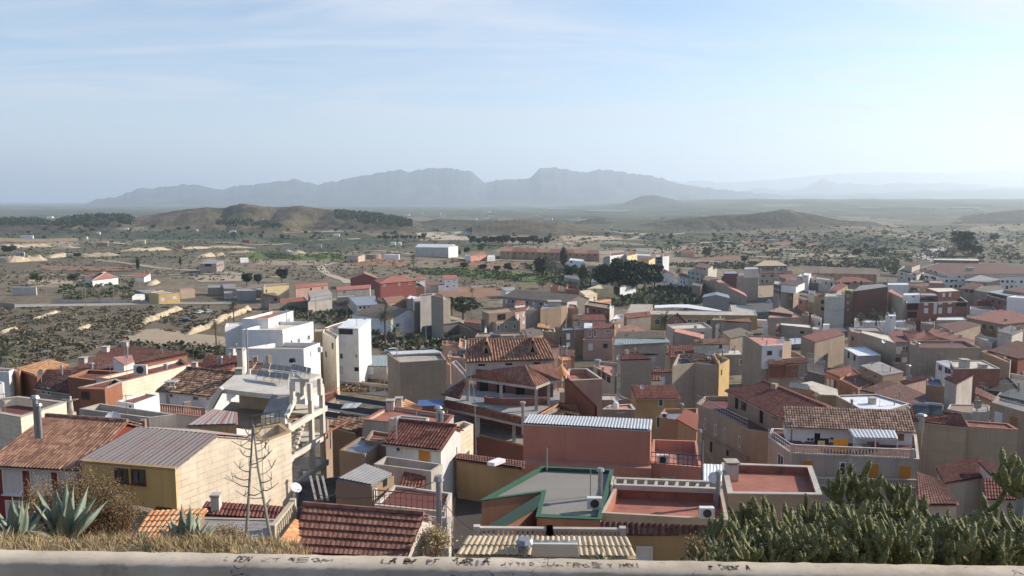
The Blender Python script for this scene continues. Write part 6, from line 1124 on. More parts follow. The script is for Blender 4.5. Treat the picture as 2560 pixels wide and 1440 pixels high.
B('corner_apartments','four storey corner apartment house with slate blue terrace roof',[d(q=[(1934,709),(1950,712),(1953,702),(1938,701)],H=15,w='grey',r='concrete',par=.3,win=w((1936,712,1939,719),(1941,713,1944,721),(1946,714,1949,722),(1936,725,1939,732),(1941,726,1944,734),(1946,727,1949,735),t='x')),d(q=[(1950,717),(1984,724),(1997,721),(1960,711)],H=12,w='beige',r='zincblue',par=.2,win=w((1962,724,1966,730),(1974,727,1979,733),(1962,738,1967,744),(1974,742,1980,748))),d(q=[(1952,711),(1990,715),(2012,706),(1970,699)],H=15,base=3,w='white',r='tiledark',par=0,m='flat',win=w((1977,709,1981,715),(1991,712,1995,717))),d(q=[(1950,692),(1965,697),(1990,692),(1985,684),(1950,686)],H=12,w='darkgrey',r='tilered',par=.1)],cat='apartment block')
B('grey_block_tower','tall grey block walled building with white and pink upper storey',[d(q=[(1842,694),(1896,693),(1894,684),(1846,685)],H=12,w='blockgrey',r='concrete',par=.3),d(q=[(1860,673),(1896,672),(1894,667),(1864,668)],H=16,w='whitewash',r='concrete',par=.2),d(q=[(1804,690),(1842,697),(1842,684),(1808,680)],H=9,w='brickbrown',r='concrete',par=.3,win=w((1818,696,1830,702),(1832,698,1838,706),t='b')),d(q=[(1808,684),(1846,684),(1842,677),(1812,677)],H=12,w='brickbrown',r='zincblue',par=.2)],cat='building')
B('pale_apartments','pale three storey apartment house with dark top storey roof left of the street',[d(q=[(1720,677),(1752,686),(1792,672),(1760,664)],H=11,w='whitewash',r='concrete',par=.4,win=w((1721,680,1725,683),(1730,681,1735,684),(1742,683,1746,687),(1721,691,1725,695),(1730,693,1735,697),(1742,695,1747,700),t='x')),d(q=[(1738,668),(1770,672),(1782,664),(1748,657)],m='flat',H=14,w='whitewash',r='tiledark',par=0,win=w((1741,668,1744,671),(1750,670,1754,673),(1759,671,1763,674),t='x'),base=4),d(q=[(1730,712),(1752,716),(1760,706),(1740,702)],H=6,w='tan',r='darkgrey',par=.3),d(q=[(1757,698),(1790,706),(1796,694),(1765,690)],H=8,w='beige',r='fibrebrown',par=.2)],cat='apartment block')
B('white_cottage','white two storey cottage with dark roof beside the pale apartments',[d(q=[(1697,688),(1720,695),(1722,688),(1704,683)],m='shed',H=6.5,rise=1.2,w='white',r='tiledark',win=w((1701,692,1704,696),(1708,694,1711,698),(1702,702,1705,707),(1710,702,1712,712),t='x'))])
B('white_gable_cottage','low white gabled cottage beside the big pines',[d(q=[(1649,688),(1686,688),(1678,681),(1645,681)],m='gy',H=4.5,rise=2,w='white',r='tiledark',win=w((1656,704,1666,708),t='x'))])
B('white_tower','slim white sunlit tower block beyond the big pines',[d(q=[(1657,642),(1673,640),(1671,634),(1658,634)],H=14,w='white',r='redroof',par=.2),d(q=[(1638,642),(1656,642),(1654,636),(1641,636)],H=13,w='greyblue',r='concrete',par=.2,win=w((1641,645,1653,649),(1641,653,1653,657),t='x'))],cat='building')
B('white_frame_building','open white concrete frame beyond the big pines',[d(q=[(1591,638),(1627,640),(1625,636),(1592,635)],H=4,w='white',r='white',par=.1,rail=[(0,6,'rail','frame'),(1,6,'rail','frame'),(2,6,'rail','frame'),(3,6,'rail','frame')])],cat='building')
B('sunlit_white_block','sunlit white stepped block left of the open white frame',[d(q=[(1525,640),(1566,635),(1560,629),(1527,631)],aw=[(0,3,2,'x')],H=10,w='white',r='brickbrown',par=.2),d(q=[(1508,646),(1530,646),(1530,640),(1512,640)],H=7,w='whitewash',r='darkgrey',par=.2)],cat='building')
B('cream_sunlit_block','cream sunlit block with brick top beside the white stepped block',[d(q=[(1568,640),(1593,635),(1588,629),(1568,630)],aw=[(0,3,2,'x')],H=11,w='paleyellow',r='brickbrown',par=.2)],cat='building')
B('gabled_cream_house','house with sunlit cream gable end right of the big pines',[d(q=[(1599,649),(1622,651),(1638,644),(1616,641)],m='shed',rise=1,H=8,w='paleyellow',r='tilered')])
B('roofed_balcony_house','small white house with black roof and open porch at the foot of the pines',[d(q=[(1523,705),(1552,704),(1538,697),(1508,698)],m='shed',H=4.5,rise=1.3,w='white',r='tiledark',win=w((1529,706,1533,710),(1538,706,1542,710),t='s'))])
B('bright_white_wall_house','bright white walled shed with brown roof before the pines',[d(q=[(1550,718),(1590,712),(1590,706),(1560,706)],m='shed',H=5,rise=1,w='white',r='fibrebrown')],cat='shed')
B('grey_sheds','low grey sheds among trees left of the pines',[d(q=[(1411,694),(1450,700),(1445,692),(1412,688)],m='shed',H=4,rise=1,w='greyblue',r='fibre'),d(q=[(1478,704),(1520,710),(1512,700),(1482,698)],m='shed',H=4,rise=1,w='whitewash',r='fibre')],cat='shed')
B('little_white_house','little white house with porch beside a tall cypress',[d(q=[(1422,650),(1462,654),(1458,648),(1428,645)],H=5,w='white',r='whiteroof',par=.3,win=w((1426,652,1431,658)))])
B('white_long_garage','long white terrace block with dark garage openings',[d(q=[(1993,690),(2086,702),(2082,694),(2005,684)],aw=[(0,7,1,'x')],H=7,w='whitewash',r='concrete',par=.8,x=[('b',2037,688,694,1.5)]),d(q=[(2008,687),(2022,689),(2028,683),(2012,682)],H=9,w='white',r='white',par=.2,win=w((2010,689,2014,692),t='x')),d(q=[(2012,706),(2048,708),(2048,702),(2012,700)],H=4.5,w='darkgrey',r='zincblue',par=.2)],cat='building')
B('cream_row_house','cream terraced houses with dark roof behind the parked street car',[d(q=[(1898,684),(1982,684),(1978,677),(1900,677)],m='shed',rise=1.4,H=7,w='cream',r='tiledark',win=w((1905,688,1912,692),(1926,688,1934,692),(1950,688,1958,692),(1904,700,1908,706),(1915,700,1919,706),t='x'),x=[('B',1902,672,678,1.2),('B',1938,672,678,1.2),('B',1960,672,678,1.2)])],cat='row of houses')
B('big_farmhouse','wide tan gabled farmhouse roof among palms',[d(q=[(1886,665),(1968,664),(1940,652),(1912,651)],aw=[(0,6,1,'x')],m='shed',H=5,rise=3,w='darkgrey',r='tilepale')])
B('tiny_villa','small sunlit villa with red roofs on the plain beyond the pines',[d(q=[(1702,631),(1736,632),(1732,626),(1706,625)],m='hip',H=4.5,rise=2,w='cream',r='tilered')])
for i in range(5):
 x=2012+i*36;y=683+i*.8
 B('terraced_house',('leftmost','second','middle','fourth','rightmost')[i]+' terraced house with orange doors and sawtooth roof above the white garage block',[d(q=[(x,y),(x+36,y+.6),(x+34,y-15),(x+2,y-16)],m='shed',H=7,rise=2.2,w='tan',r='fibrebrown',ov=.1,win=w((x+5,y+2,x+11,y+11),(x+20,y+2,x+26,y+11),t='o'))],group='terraced houses with orange doors')
B('maroon_low_house','low maroon roofed house with arches before the terraced row',[d(q=[(2085,706),(2186,706),(2150,694),(2110,692)],m='shed',H=4.5,rise=1.6,w='tan',r='tilered',win=w((2108,706,2125,711),(2134,703,2141,708),(2151,702,2155,713),t='x'))])
B('white_apartments','very long white apartment complex with brown roofs and stepped balconies at right',[d(q=[(2305,669),(2372,686),(2640,682),(2500,660),(2345,657)],Y=473,w='whitewash',r='tiledark',par=.1,aw=[(0,6,1,'x'),(1,16,1,'x')],win=w((2310,671,2316,675),(2324,675,2330,679),(2335,678,2342,682),t='x')),d(q=[(2372,686),(2640,685),(2500,664),(2390,668)],m='flat',Y=430.5,w='whitewash',r='tiledark',par=0,base=2,x=[('b',2424,668,678,3)]),d(q=[(2290,681),(2350,694),(2560,696),(2640,698),(2600,680),(2310,668)],Y=455,w='white',r='tan',par=.6,cop='fibrebrown',aw=[(0,7,3,'x'),(1,18,3,'x')],win=w((2312,690,2322,694),(2326,692,2340,698),(2303,699,2310,706),(2316,703,2330,710),(2344,707,2352,712),t='x')+w((2380,700,2386,703),(2404,699,2412,703),(2450,702,2456,706),(2484,706,2490,709),(2532,704,2538,708),t='x',f=1)),d(q=[(2244,676),(2292,690),(2310,680),(2262,664)],Y=467,w='whitewash',r='fibrebrown',par=.4,win=w((2253,682,2257,688),(2264,686,2268,688),(2282,684,2290,688),(2252,692,2256,696),(2282,695,2288,700),(2270,694,2275,702),t='x')),d(q=[(2262,664),(2280,668),(2300,661),(2285,657)],m='flat',Y=466,w='whitewash',r='tiledark',par=0,base=3)],cat='apartment block')
B('long_pale_roof','long thin pale warehouse roof behind the white apartment complex',[d(q=[(2334,650),(2446,652),(2444,648),(2336,647)],m='flat',H=8,w='darkgrey',r='creamroof',par=0)],cat='warehouse')
B('grey_gable_pair','grey gable walled houses below the white apartments at right',[d(q=[(2410,702),(2470,706),(2500,700),(2450,688)],aw=[(0,4,2,'x')],m='shed',rise=1,H=9,w='beige',r='fibre'),d(q=[(2395,722),(2436,724),(2458,712),(2432,706)],m='shed',H=7,rise=1.6,w='grey',r='tiledark',win=w((2412,724,2420,730),(2425,725,2433,731),t='x')),d(q=[(2436,726),(2520,742),(2500,716),(2462,708)],m='poly',H=7,w='grey',r='fibrebrown')])
B('flat_cap_house','house with pale flat cap roof and grey body behind the brick apartments',[d(q=[(2272,712),(2300,716),(2364,712),(2340,705)],aw=[(0,5,2,'x')],H=8,w='tan',r='tilered',par=.1),d(q=[(2325,707),(2362,708),(2354,702),(2322,702)],H=11,w='grey',r='pinkroof',par=.1),d(q=[(2218,712),(2272,712),(2270,707),(2220,707)],H=9,w='white',r='whiteroof',par=.1)])
B('white_graffiti_wall_house','white block with dark satellite clutter left of the flat cap roof',[d(q=[(2276,704),(2310,705),(2308,700),(2280,700)],H=8,w='whitewash',r='tan',par=.3)])
B('brick_canopy_house','brown brick house with pale canopies near the right edge',[d(q=[(2467,738),(2520,752),(2516,742),(2470,731)],H=7,w='brickbrown',r='tan',par=.6,cop='creamroof',win=w((2480,750,2486,756),(2496,753,2502,760),t='x')),d(q=[(2467,730),(2518,740),(2560,736),(2520,724)],H=8,m='poly',w='darkgrey',r='greenmetal',base=.4),d(q=[(2508,727),(2600,738),(2600,728),(2540,717)],H=9,m='poly',w='grey',r='tiledark')])
B('white_cube_house','clean white cube house cut by the right edge',[d(q=[(2518,742),(2640,752),(2640,745),(2540,738)],H=10,w='white',r='white',par=.3)])
B('earth_lot_wall','orange earth lot walled in white beside the brick apartments',[d(q=[(2425,772),(2494,776),(2480,765),(2426,766)],H=2.5,w='white',r='reddirt',par=.2),d(q=[(2444,752),(2467,752),(2466,748),(2446,748)],H=5,w='redwall',r='redwall',par=.1)],cat='yard')
B('dim_yard_house','low grey house with small flat roofs below the brick apartments',[d(q=[(2296,792),(2336,800),(2332,790),(2302,784)],aw=[(0,3,1,'x')],m='shed',H=5,rise=1.2,w='beige',r='tilered'),d(q=[(2302,806),(2336,812),(2338,802),(2304,800)],H=4.5,w='grey',r='concretedark',par=.3),d(q=[(2236,822),(2272,826),(2270,818),(2238,816)],H=4.5,w='whitewash',r='concretedark',par=.2)])
B('cream_topped_shed','grey shed with long cream edge and orange end wall',[d(q=[(1952,812),(2030,820),(2024,812),(1950,807)],H=7,w='grey',r='creamroof',par=.1,win=w((2000,828,2010,834),t='x')),d(q=[(1940,815),(1952,813),(1950,808),(1942,808)],H=6.8,w='brick',r='tan',par=.1),d(q=[(2031,822),(2048,824),(2046,818),(2032,817)],H=6,w='creamroof',r='creamroof',par=.1)],cat='shed')
B('pink_roof_house','grey house with bright pink flat roof right of the school',[d(q=[(1920,794),(2005,793),(1992,786),(1924,788)],H=8,w='grey',r='pinkroof',par=.2),d(q=[(1922,779),(1952,768),(1984,783),(1980,786)],m='poly',H=9,w='brickbrown',r='tan',base=4)])
B('white_gable_walls','white gable walls with pink edges behind the pink roofed house',[d(q=[(2028,790),(2055,800),(2052,794),(2030,786)],H=6.5,w='white',r='pinkroof',par=.3),d(q=[(2005,788),(2022,790),(2022,784),(2006,784)],H=7,w='pink',r='tilered',par=.2),d(q=[(2058,812),(2074,812),(2074,809),(2059,809)],H=4,w='white',r='white',par=.1)])
B('low_white_wall','white street wall right of the school',[d(q=[(1893,800),(1918,801),(1918,799),(1893,798)],aw=[],H=2.8,w='white',r='white',par=.05),d(q=[(1907,816),(1918,818),(1918,815),(1907,813)],H=2.8,w='white',r='white',par=.05)],cat='wall')
B('orange_trim_roofs','salmon house with orange roofs left of the conical gazebo',[d(q=[(1368,869),(1398,866),(1380,850),(1356,844)],m='poly',H=10,w='pink',r='tilered'),d(q=[(1344,818),(1372,822),(1374,816),(1346,808)],m='poly',H=7,w='tan',r='tileorange'),d(q=[(1390,890),(1436,892),(1430,876),(1396,872)],m='poly',H=6,w='tan',r='tilered2',x=[('p',1400,868,895,.3),('p',1408,866,895,.3),('p',1416,866,893,.2)])])
B('brown_lean_to_house','house with dark sloping roofs behind the villa ridge',[d(q=[(1320,846),(1358,836),(1346,818),(1313,824)],m='flat',H=6,w='tan',r='fibrebrown',par=0),d(q=[(1356,828),(1388,830),(1386,822),(1358,820)],H=6.5,w='beige',r='tan',par=.3,cop='creamroof')])
B('long_parapet_block','long low brown grey parapet just behind the villa ridge',[d(q=[(1188,842),(1310,838),(1306,830),(1194,832)],H=8,w='grey',r='tan',par=.4,x=[('p',1284,840,850,.3),('d',1229,832,842,.6),('s',1220,845,852,3)])])
B('orange_coping_house','lilac pink house with orange coping left of the villa',[d(q=[(1106,862),(1146,872),(1150,858),(1106,852)],H=7.5,w='pink',r='orange',par=.4,cop='orange'),d(q=[(1147,868),(1164,872),(1166,852),(1150,846)],H=8.5,w='orange',r='tileorange',par=.3,cop='creamroof'),d(q=[(1127,893),(1163,897),(1160,884),(1126,884)],H=8,w='greyblue',r='pinkroof',par=.4,cop='orange',x=[('s',1142,882,886,2)]),d(q=[(1116,908),(1126,915),(1130,890),(1120,880)],H=7,w='pink',r='tileorange',par=.1),d(q=[(1128,905),(1166,945),(1168,930),(1140,900)],Y=135,w='pink',r='concrete',par=.2)])
B('scrap_yard','dark walled scrap yard with a sunlit white wall end',[d(q=[(1054,822),(1146,810),(1200,834),(1215,832),(1148,804),(1056,816)],H=3.5,w='darkgrey',r='black',par=.3),d(q=[(1212,836),(1216,834),(1216,816),(1213,816)],H=5.5,w='white',r='white',par=0),d(q=[(1160,806),(1202,810),(1202,802),(1164,800)],m='poly',H=4,w='tan',r='tilered2')],cat='yard')
# ================= LEFT VALLEY HOUSES =================
B('yellow_bungalow','yellow bungalow with brown base by the country road',[d(q=[(397,735),(449,731),(412,725),(372,731)],H=5,w='yellow',r='concrete',par=.3,cop='whitewash',win=w((402,745,411,752),(432,740,441,748),t='w')+w((419,742,425,750),t='d'))])
B('grey_lean_shed','open grey lean-to left of the yellow bungalow',[d(q=[(366,734),(398,734),(385,724),(341,727)],m='shed',H=3.5,rise=.8,w='darkgrey',r='fibre'),d(q=[(330,741),(362,737),(360,734),(340,735)],H=3,w='white',r='whiteroof',par=.1)],cat='shed')
B('block_shed','plain block shed right of the yellow bungalow',[d(q=[(450,726),(487,722),(480,719),(448,722)],H=4.5,w='beige',r='pinkroof',par=.1)],cat='shed')
B('red_hip_villa','white villa with three bright red hip roofs in the valley',[d(q=[(231,702),(295,694),(280,688),(232,691)],m='hip',H=3.6,rise=3.4,w='white',r='redroof',cap='whiteroof',hk=1.2),d(q=[(213,694),(240,694),(240,689),(218,689)],m='hip',H=3.5,rise=2,w='white',r='redroof')],cat='villa')
B('red_shed_white_gable','red roofed shed with white gable end in the valley',[d(q=[(337,694),(360,694),(376,684),(340,684)],m='shed',H=3,rise=1.5,w='white',r='redroof')],cat='shed')
B('grey_barn','grey barn with sunlit white end and small windows',[d(q=[(500,660),(541,659),(560,652),(522,648)],m='shed',H=7,rise=1,w='grey',r='fibre',win=w((512,660,528,666),t='x')+w((542,663,545,666),(547,661,550,665),(553,660,556,663),t='x',f=1))],cat='barn')
B('low_white_store','low white store right of the grey barn',[d(q=[(600,647),(621,646),(620,644),(602,644)],H=3.5,w='white',r='white',par=.1)],cat='shed')
B('farm_sheds','cluster of grey corrugated farm sheds right of the yellow bungalow',[d(q=[(519,720),(560,719),(556,713),(522,713)],m='shed',H=4,rise=.6,w='grey',r='fibre'),d(q=[(560,722),(590,722),(586,710),(556,711)],m='shed',H=4,rise=1,w='beige',r='fibre'),d(q=[(560,733),(582,733),(580,728),(562,728)],H=3,w='whitewash',r='fibre',par=.1)],cat='shed')
B('grey_farm_wall','grey farm building with white fence left of the cream wedge wall',[d(q=[(592,727),(640,727),(628,720),(590,721)],H=5,w='greyblue',r='fibre',par=.2),d(q=[(640,724),(658,726),(656,718),(642,718)],H=4,w='darkgrey',r='fibre',par=.2)],cat='barn')
B('cream_wedge','building with a long sunlit cream wedge shaped wall',[d(q=[(659,718),(722,713),(720,708),(662,712)],H=8,w='paleyellow',r='tan',par=.2,win=w((664,724,667,731),t='x'))],cat='building')
B('grey_gable_farm','grey gabled farm building before the cream wedge wall',[d(q=[(652,740),(700,742),(684,732),(655,734)],m='shed',H=6,rise=1.2,w='grey',r='fibrebrown',win=w((685,746,693,752),t='x')),d(q=[(672,760),(770,752),(760,742),(690,748)],H=3,w='grey',r='rust',par=.3)],cat='barn')
B('striped_roof_barn','barn whose dark roof carries white stripes',[d(q=[(776,744),(830,735),(822,725),(770,731)],m='shed',H=6,rise=1.4,w='greyblue',r='fibre'),d(q=[(770,757),(830,750),(825,742),(785,744)],H=4.5,w='whitewash',r='fibre',par=.1)],cat='barn')
B('pink_long_house','long pinkish house with maroon roof left of the red apartments',[d(q=[(739,721),(820,713),(817,706),(737,711)],m='shed',H=7,rise=1.2,w='pink',r='redroof',win=w((775,720,780,726),(804,718,808,722),t='x'))])
B('dim_red_roof_house','shaded house with red roof and white wall strip before the red apartments',[d(q=[(843,727),(924,721),(927,712),(841,718)],m='shed',H=6.5,rise=1,w='greyblue',r='redroof',win=w((858,729,864,732),t='x')),d(q=[(842,744),(890,741),(888,737),(843,739)],H=4,w='darkgrey',r='fibre',par=.1)])
B('blue_roof_hall','hall with long blue sheet roof and pale windows',[d(q=[(893,765),(943,762),(938,740),(872,744)],m='flat',H=5,w='whitewash',r='zincblue',par=0,win=w((898,767,904,772),(908,766,914,771),(919,766,925,771),t='x'))],cat='hall')
B('red_apartments','red three storey apartment block with white balconies and red hip roof',[d(q=[(959,724),(1062,717),(1048,708),(938,712)],H=8.5,w='brickbrown',r='tan',par=.8,cop='whitewash',win=w((972,728,979,737),(991,727,996,733),(1002,727,1007,732),(1021,725,1026,732),(1033,724,1038,730))),d(q=[(951,709),(1040,702),(1022,694),(936,700)],m='hip',H=12,rise=2,w='redapt',r='redroof',win=w((957,710,963,716),(996,707,1000,713),(1021,705,1027,711)))],cat='apartment block')
B('gabled_brick_house','brick gabled house behind the red apartments',[d(q=[(876,697),(945,697),(938,690),(880,690)],m='gy',H=6,rise=3,w='redapt',r='tile')])
B('white_gabled_house','white house with red tile roof at the right of the red apartments',[d(q=[(1042,700),(1063,699),(1058,692),(1040,692)],m='shed',H=8,rise=1.2,w='white',r='redroof',win=w((1045,702,1049,706)))])
B('maroon_side_house','white two storey house with maroon roof standing alone by the field',[d(q=[(1112,698),(1145,697),(1140,688),(1106,688)],m='shed',H=7,rise=1.2,w='white',r='redroof',win=w((1118,702,1124,705),(1135,700,1138,704),(1115,714,1121,719),(1132,713,1138,716))),d(q=[(1083,714),(1112,713),(1110,710),(1086,710)],H=3.5,w='white',r='maroon',par=.1)])
B('low_grey_annex','low grey building with orange roof left of the lone white house',[d(q=[(1064,713),(1096,713),(1088,704),(1064,704)],m='shed',H=4.5,rise=1,w='greyblue',r='tilered2')])
B('orange_cottages','orange cottages with brown gable roofs below the red apartments',[d(q=[(968,758),(1018,752),(1005,740),(958,744)],m='flat',H=6,w='orange',r='tile',par=0,win=w((979,760,985,766),(1004,757,1010,763))),d(q=[(945,752),(968,758),(960,744),(944,744)],m='flat',H=6,w='tan',r='tiledark',par=0)])
B('lilac_house','whitish lilac house between orange cottages and the concrete block',[d(q=[(1016,746),(1034,748),(1050,740),(1026,736)],H=8,w='greyblue',r='white',par=.4,win=w((1028,744,1032,748),t='x'),f=0)])
B('stepped_concrete_block','raw stepped concrete building with blank grey walls',[d(q=[(1035,757),(1126,747),(1112,740),(1036,748)],H=11,w='blockgrey',r='concrete',par=.2),d(q=[(1078,738),(1108,745),(1108,738),(1092,732)],H=15,w='blockgrey',r='tilered',par=.2),d(q=[(1050,742),(1078,738),(1084,732),(1052,736)],H=13.5,w='greyblue',r='tiledark',par=.2)],cat='building')
B('white_gable_warehouse','dark roofed warehouse with bright white gable front and roller door',[d(q=[(977,800),(1063,789),(1010,772),(880,786)],m='gy',H=5.5,rise=3.0,w='white',r='fibrebrown',ov=.1,win=w((1010,798,1031,822),t='w')+w((1044,799,1052,808),(989,808,998,818),t='g'))],cat='warehouse')
B('long_white_warehouse','long blue white warehouse far off with bright gable',[d(q=[(1038,618),(1121,619),(1134,611),(1046,610)],m='gable',H=9,rise=2.5,w='whitewash',r='whitemetal',back=.4),d(q=[(1121,619),(1145,616),(1145,615),(1122,617)],H=9.5,w='white',r='white',par=0)],cat='warehouse')
B('small_tan_shed','small tan shed with sunlit end beside the round water tank',[d(q=[(866,640),(895,641),(912,636),(880,635)],m='shed',H=5,rise=1,w='cream',r='fibrebrown')],cat='shed')
_p=hitT(934,647);_r=empty('round_tank',_p,'round concrete water tank on the plain beside a small shed','water tank');m=MB();m.cyl(_p-Vector((0,0,1)),_p+Vector((0,0,4)),6.5,6.5,24);m.build('tank','beige',_r)
B('pink_farmhouse','salmon farmhouse with dark roof near the long white warehouse',[d(q=[(1176,640),(1216,636),(1208,630),(1180,630)],m='shed',H=5,rise=2,w='salmon',r='tile',win=w((1195,640,1199,644))),d(q=[(1163,640),(1178,642),(1178,637),(1165,637)],H=4,w='white',r='white',par=.1),d(q=[(1218,642),(1238,641),(1236,638),(1220,638)],H=4,w='white',r='white',par=.1)])
for i in range(8):
 x=1250+i*31;y=628+i*.9
 B('row_house',('first','second','third','fourth','fifth','sixth','seventh','eighth')[i]+' from the left of the far brown roofed row houses',[d(q=[(x,y),(x+31,y+.8),(x+29,y-9),(x+1,y-10)],m='gable',H=7,rise=2.4,w='tan',r='tilered' if i%3 else 'tile',back=.8,win=w((x+5,y+3,x+8,y+6),(x+18,y+3,x+22,y+6),t='x'))],group='far brown roofed row houses')
FARM=[(45,641,30,'fibre','whitewash','grey block store below the cream cliff'),(66,597,32,'whitemetal','white','long white shed with bright end at far left'),(22,572,24,'white','white','white farm buildings in the field at far left'),(46,568,8,'white','white','tiny white hut right of the far left farm'),(245,586,9,'white','white','small white hut in the dark green field'),(216,598,4,'white','white','tiny white post hut beside the long farm wall'),(314,576,12,'white','white','low white hut on the terraced field'),(350,609,24,'creamroof','paleyellow','cream farmhouse with pitched roofs among trees'),(425,546,20,'tilered2','orange','orange farmhouse on the hill slope'),(491,579,5,'white','white','white hut beside the hill track'),(255,616,28,'tan','beige','long tan wall building above the quarry'),(450,622,13,'brick','orange','orange end of a dark shed above the bank'),(615,608,18,'tilered','brick','brick farmhouse with flat canopy on the bank'),(580,583,16,'white','white','pale ruin below the brown hill'),(840,592,16,'whiteroof','white','white cube house on the plain below the hill'),(982,613,12,'white','white','left of two white boxes in the green field'),(998,613,8,'white','white','right of two white boxes in the green field'),(793,619,20,'tan','cream','tan shed with cream end on the plain'),(979,649,36,'white','white','low white ruin walls beyond the tank'),(1310,608,16,'tilered2','cream','cream farmhouse before the dark pine belt'),(1355,577,8,'white','white','white hut at the foot of the low mound'),(1527,569,5,'white','white','tiny white hut on the saddle between hills'),(1980,596,8,'white','white','white farm hut below the gullied hill'),(1925,607,24,'whiteroof','greyblue','pale shed in the plain below the gullied hill'),(2200,613,26,'bluetarp','greyblue','blue roofed hall on the plain at right'),(2255,637,36,'creamroof','paleyellow','cream roofed works building beyond the terraced row'),(2385,630,40,'tiledark','pink','wide pink villa before the dark trees at right'),(2250,586,14,'white','white','small pale farm beyond the plain at right'),(1105,640,20,'tilered','tan','small brown house before the long white warehouse'),(60,738,60,'fibre','whitewash','low farm shed with dark open front at left edge')]
for x,y,wd,rf,wl,lb in FARM:
 p=hitT(x,y);hh=3.2+wd*p.y/F*.06;dep=wd*.4
 a=atY(x-wd/2,y,p.y);h_=hh/(p.y/F);sh=10*(300/p.y)
 B('farm_building' if wd>9 else 'hut',lb,[d(q=[(x-wd/2,y-h_),(x+wd/2,y-h_),(x+wd/2+2,y-h_-sh*.35),(x-wd/2+3,y-h_-sh*.35)],m='shed',Y=p.y,rise=.8+wd*p.y/F*.05,w=wl,r=rf,ov=.1)],cat='farm building' if wd>9 else 'hut')
# ================= VEGETATION =================
NPR=np.random.default_rng(5)
def quads(C,S,rng=NPR,squash=1.0,tilt=None):
 """one randomly turned quad per centre; C (n,3), S (n,)"""
 n=len(C);a=rng.normal(size=(n,3));a/=np.linalg.norm(a,axis=1,keepdims=True)
 b=rng.normal(size=(n,3));b-=a*(a*b).sum(1,keepdims=True);b/=np.linalg.norm(b,axis=1,keepdims=True)
 a=a*S[:,None];b=b*(S*squash)[:,None]
 V=np.stack([C-a-b*.5,C+a*.2-b,C+a+b*.4,C-a*.3+b],1).reshape(-1,3)
 return V,np.arange(n*4).reshape(-1,4)
def scrub(name,P,n,rr,mats,label,seed,leaf=None,k=12,flat=.6,cat=None):
 rng=np.random.default_rng(seed);xs=[p[0]for p in P];ys=[p[1]for p in P];Cs=[];Ss=[];out=0
 for _ in range(n*6):
  if out>=n:break
  x,y=rng.uniform(min(xs),max(xs)),rng.uniform(min(ys),max(ys))
  if not inpoly(x,y,P):continue
  if vn(x*.045,y*.13,seed)<.33:continue
  p=hitT(x,y);out+=1;r=rng.uniform(*rr);q=rng.normal(size=(k,3))*(r*.42,r*.42,r*.3);q[:,2]=abs(q[:,2])*flat*1.6
  Cs.append(q+np.array([p.x,p.y,T(p.x,p.y)]));Ss.append(np.full(k,(leaf or r*.32))*rng.uniform(.6,1.3,k))
 C=np.concatenate(Cs);S=np.concatenate(Ss);V,Fq=quads(C,S,rng)
 me=npmesh(name,V,Fq,mats);
 if isinstance(mats,list):
  me.polygons.foreach_set('material_index',np.repeat(rng.integers(0,len(mats),len(Cs)),k).astype(np.int32))
 o=bpy.data.objects.new(name,me);COL.objects.link(o);tag(o,label,cat,kind='stuff');return o
scrub('scrub',[(-260,770),(250,768),(560,764),(640,775),(560,800),(460,838),(390,820),(300,850),(560,885),(480,880),(330,862),(240,870),(180,900),(100,920),(-260,940)],2700,(.6,1.7),['leaf_scrub','leaf_scrub','leaf_brown','leaf_scrub','leaf_olive','leaf_darkscrub'],'dense brown and olive scrub on the slope below the country road',1,flat=.42)
scrub('scrub',[(300,858),(560,868),(600,900),(480,900),(300,870)],170,(.9,2.2),['leaf_scrub','leaf_darkscrub'],'dark scrub edging the sandy lot',2)
scrub('scrub',[(640,770),(930,765),(980,800),(1220,850),(1200,905),(960,880),(930,860),(930,830),(700,800)],900,(.8,2.2),['leaf_scrub','leaf_olive','leaf_darkscrub','leaf_green'],'mixed green scrub around the palms in the middle',3)
scrub('scrub',[(820,950),(850,935),(960,945),(985,975),(900,985),(850,975)],260,(.5,1.2),['leaf_brown','leaf_rust','leaf_brown'],'dark brown dry weeds on the vacant plot beside the cars',4,k=14)
scrub('scrub',[(-260,650),(500,640),(900,650),(1300,650),(1300,735),(1000,690),(700,705),(400,700),(-260,755)],2000,(.8,2.0),['leaf_scrub','leaf_scrub','leaf_brown','leaf_darkscrub','leaf_olive'],'scattered scrub over the dry valley floor',5,k=8)
scrub('scrub',[(-260,600),(700,590),(1400,600),(2560,600),(2560,660),(1900,650),(1400,622),(700,645),(-260,650)],2000,(1.2,3.2),['leaf_olive','leaf_darkscrub','leaf_scrub','leaf_green'],'groves and scrub dotted across the plain',6,k=8)
scrub('scrub',[(-260,548),(900,560),(1500,575),(2560,560),(2560,605),(1400,603),(700,598),(-260,600)],700,(2.5,6),['leaf_pine','leaf_darkscrub','leaf_olive'],'distant dark groves across the far plain',7,k=8)
scrub('scrub',[(1560,730),(1690,715),(1800,748),(1730,762),(1600,772),(1520,765)],500,(1.4,3.2),['leaf_green','leaf_olive','leaf_darkscrub','leaf_pine'],'green gardens and bushes behind the school',8)
scrub('scrub',[(1600,585),(2560,575),(2560,650),(2240,645),(1900,640),(1640,625)],1500,(1.4,3.4),['leaf_pine','leaf_olive','leaf_darkscrub'],'dark groves and scrub on the hazy plain right of centre',14,k=8)
scrub('scrub',[(1640,660),(2240,650),(2250,690),(2190,672),(2000,664),(1900,675),(1700,668)],700,(1.4,3.4),['leaf_olive','leaf_darkscrub','leaf_green'],'olive scrub beyond the terraced houses',9,k=9)
scrub('orchard',[(640,632),(860,636),(872,648),(620,648)],420,(1.2,2.0),['leaf_green'],'bright green orchard strip in the valley',10,k=7)
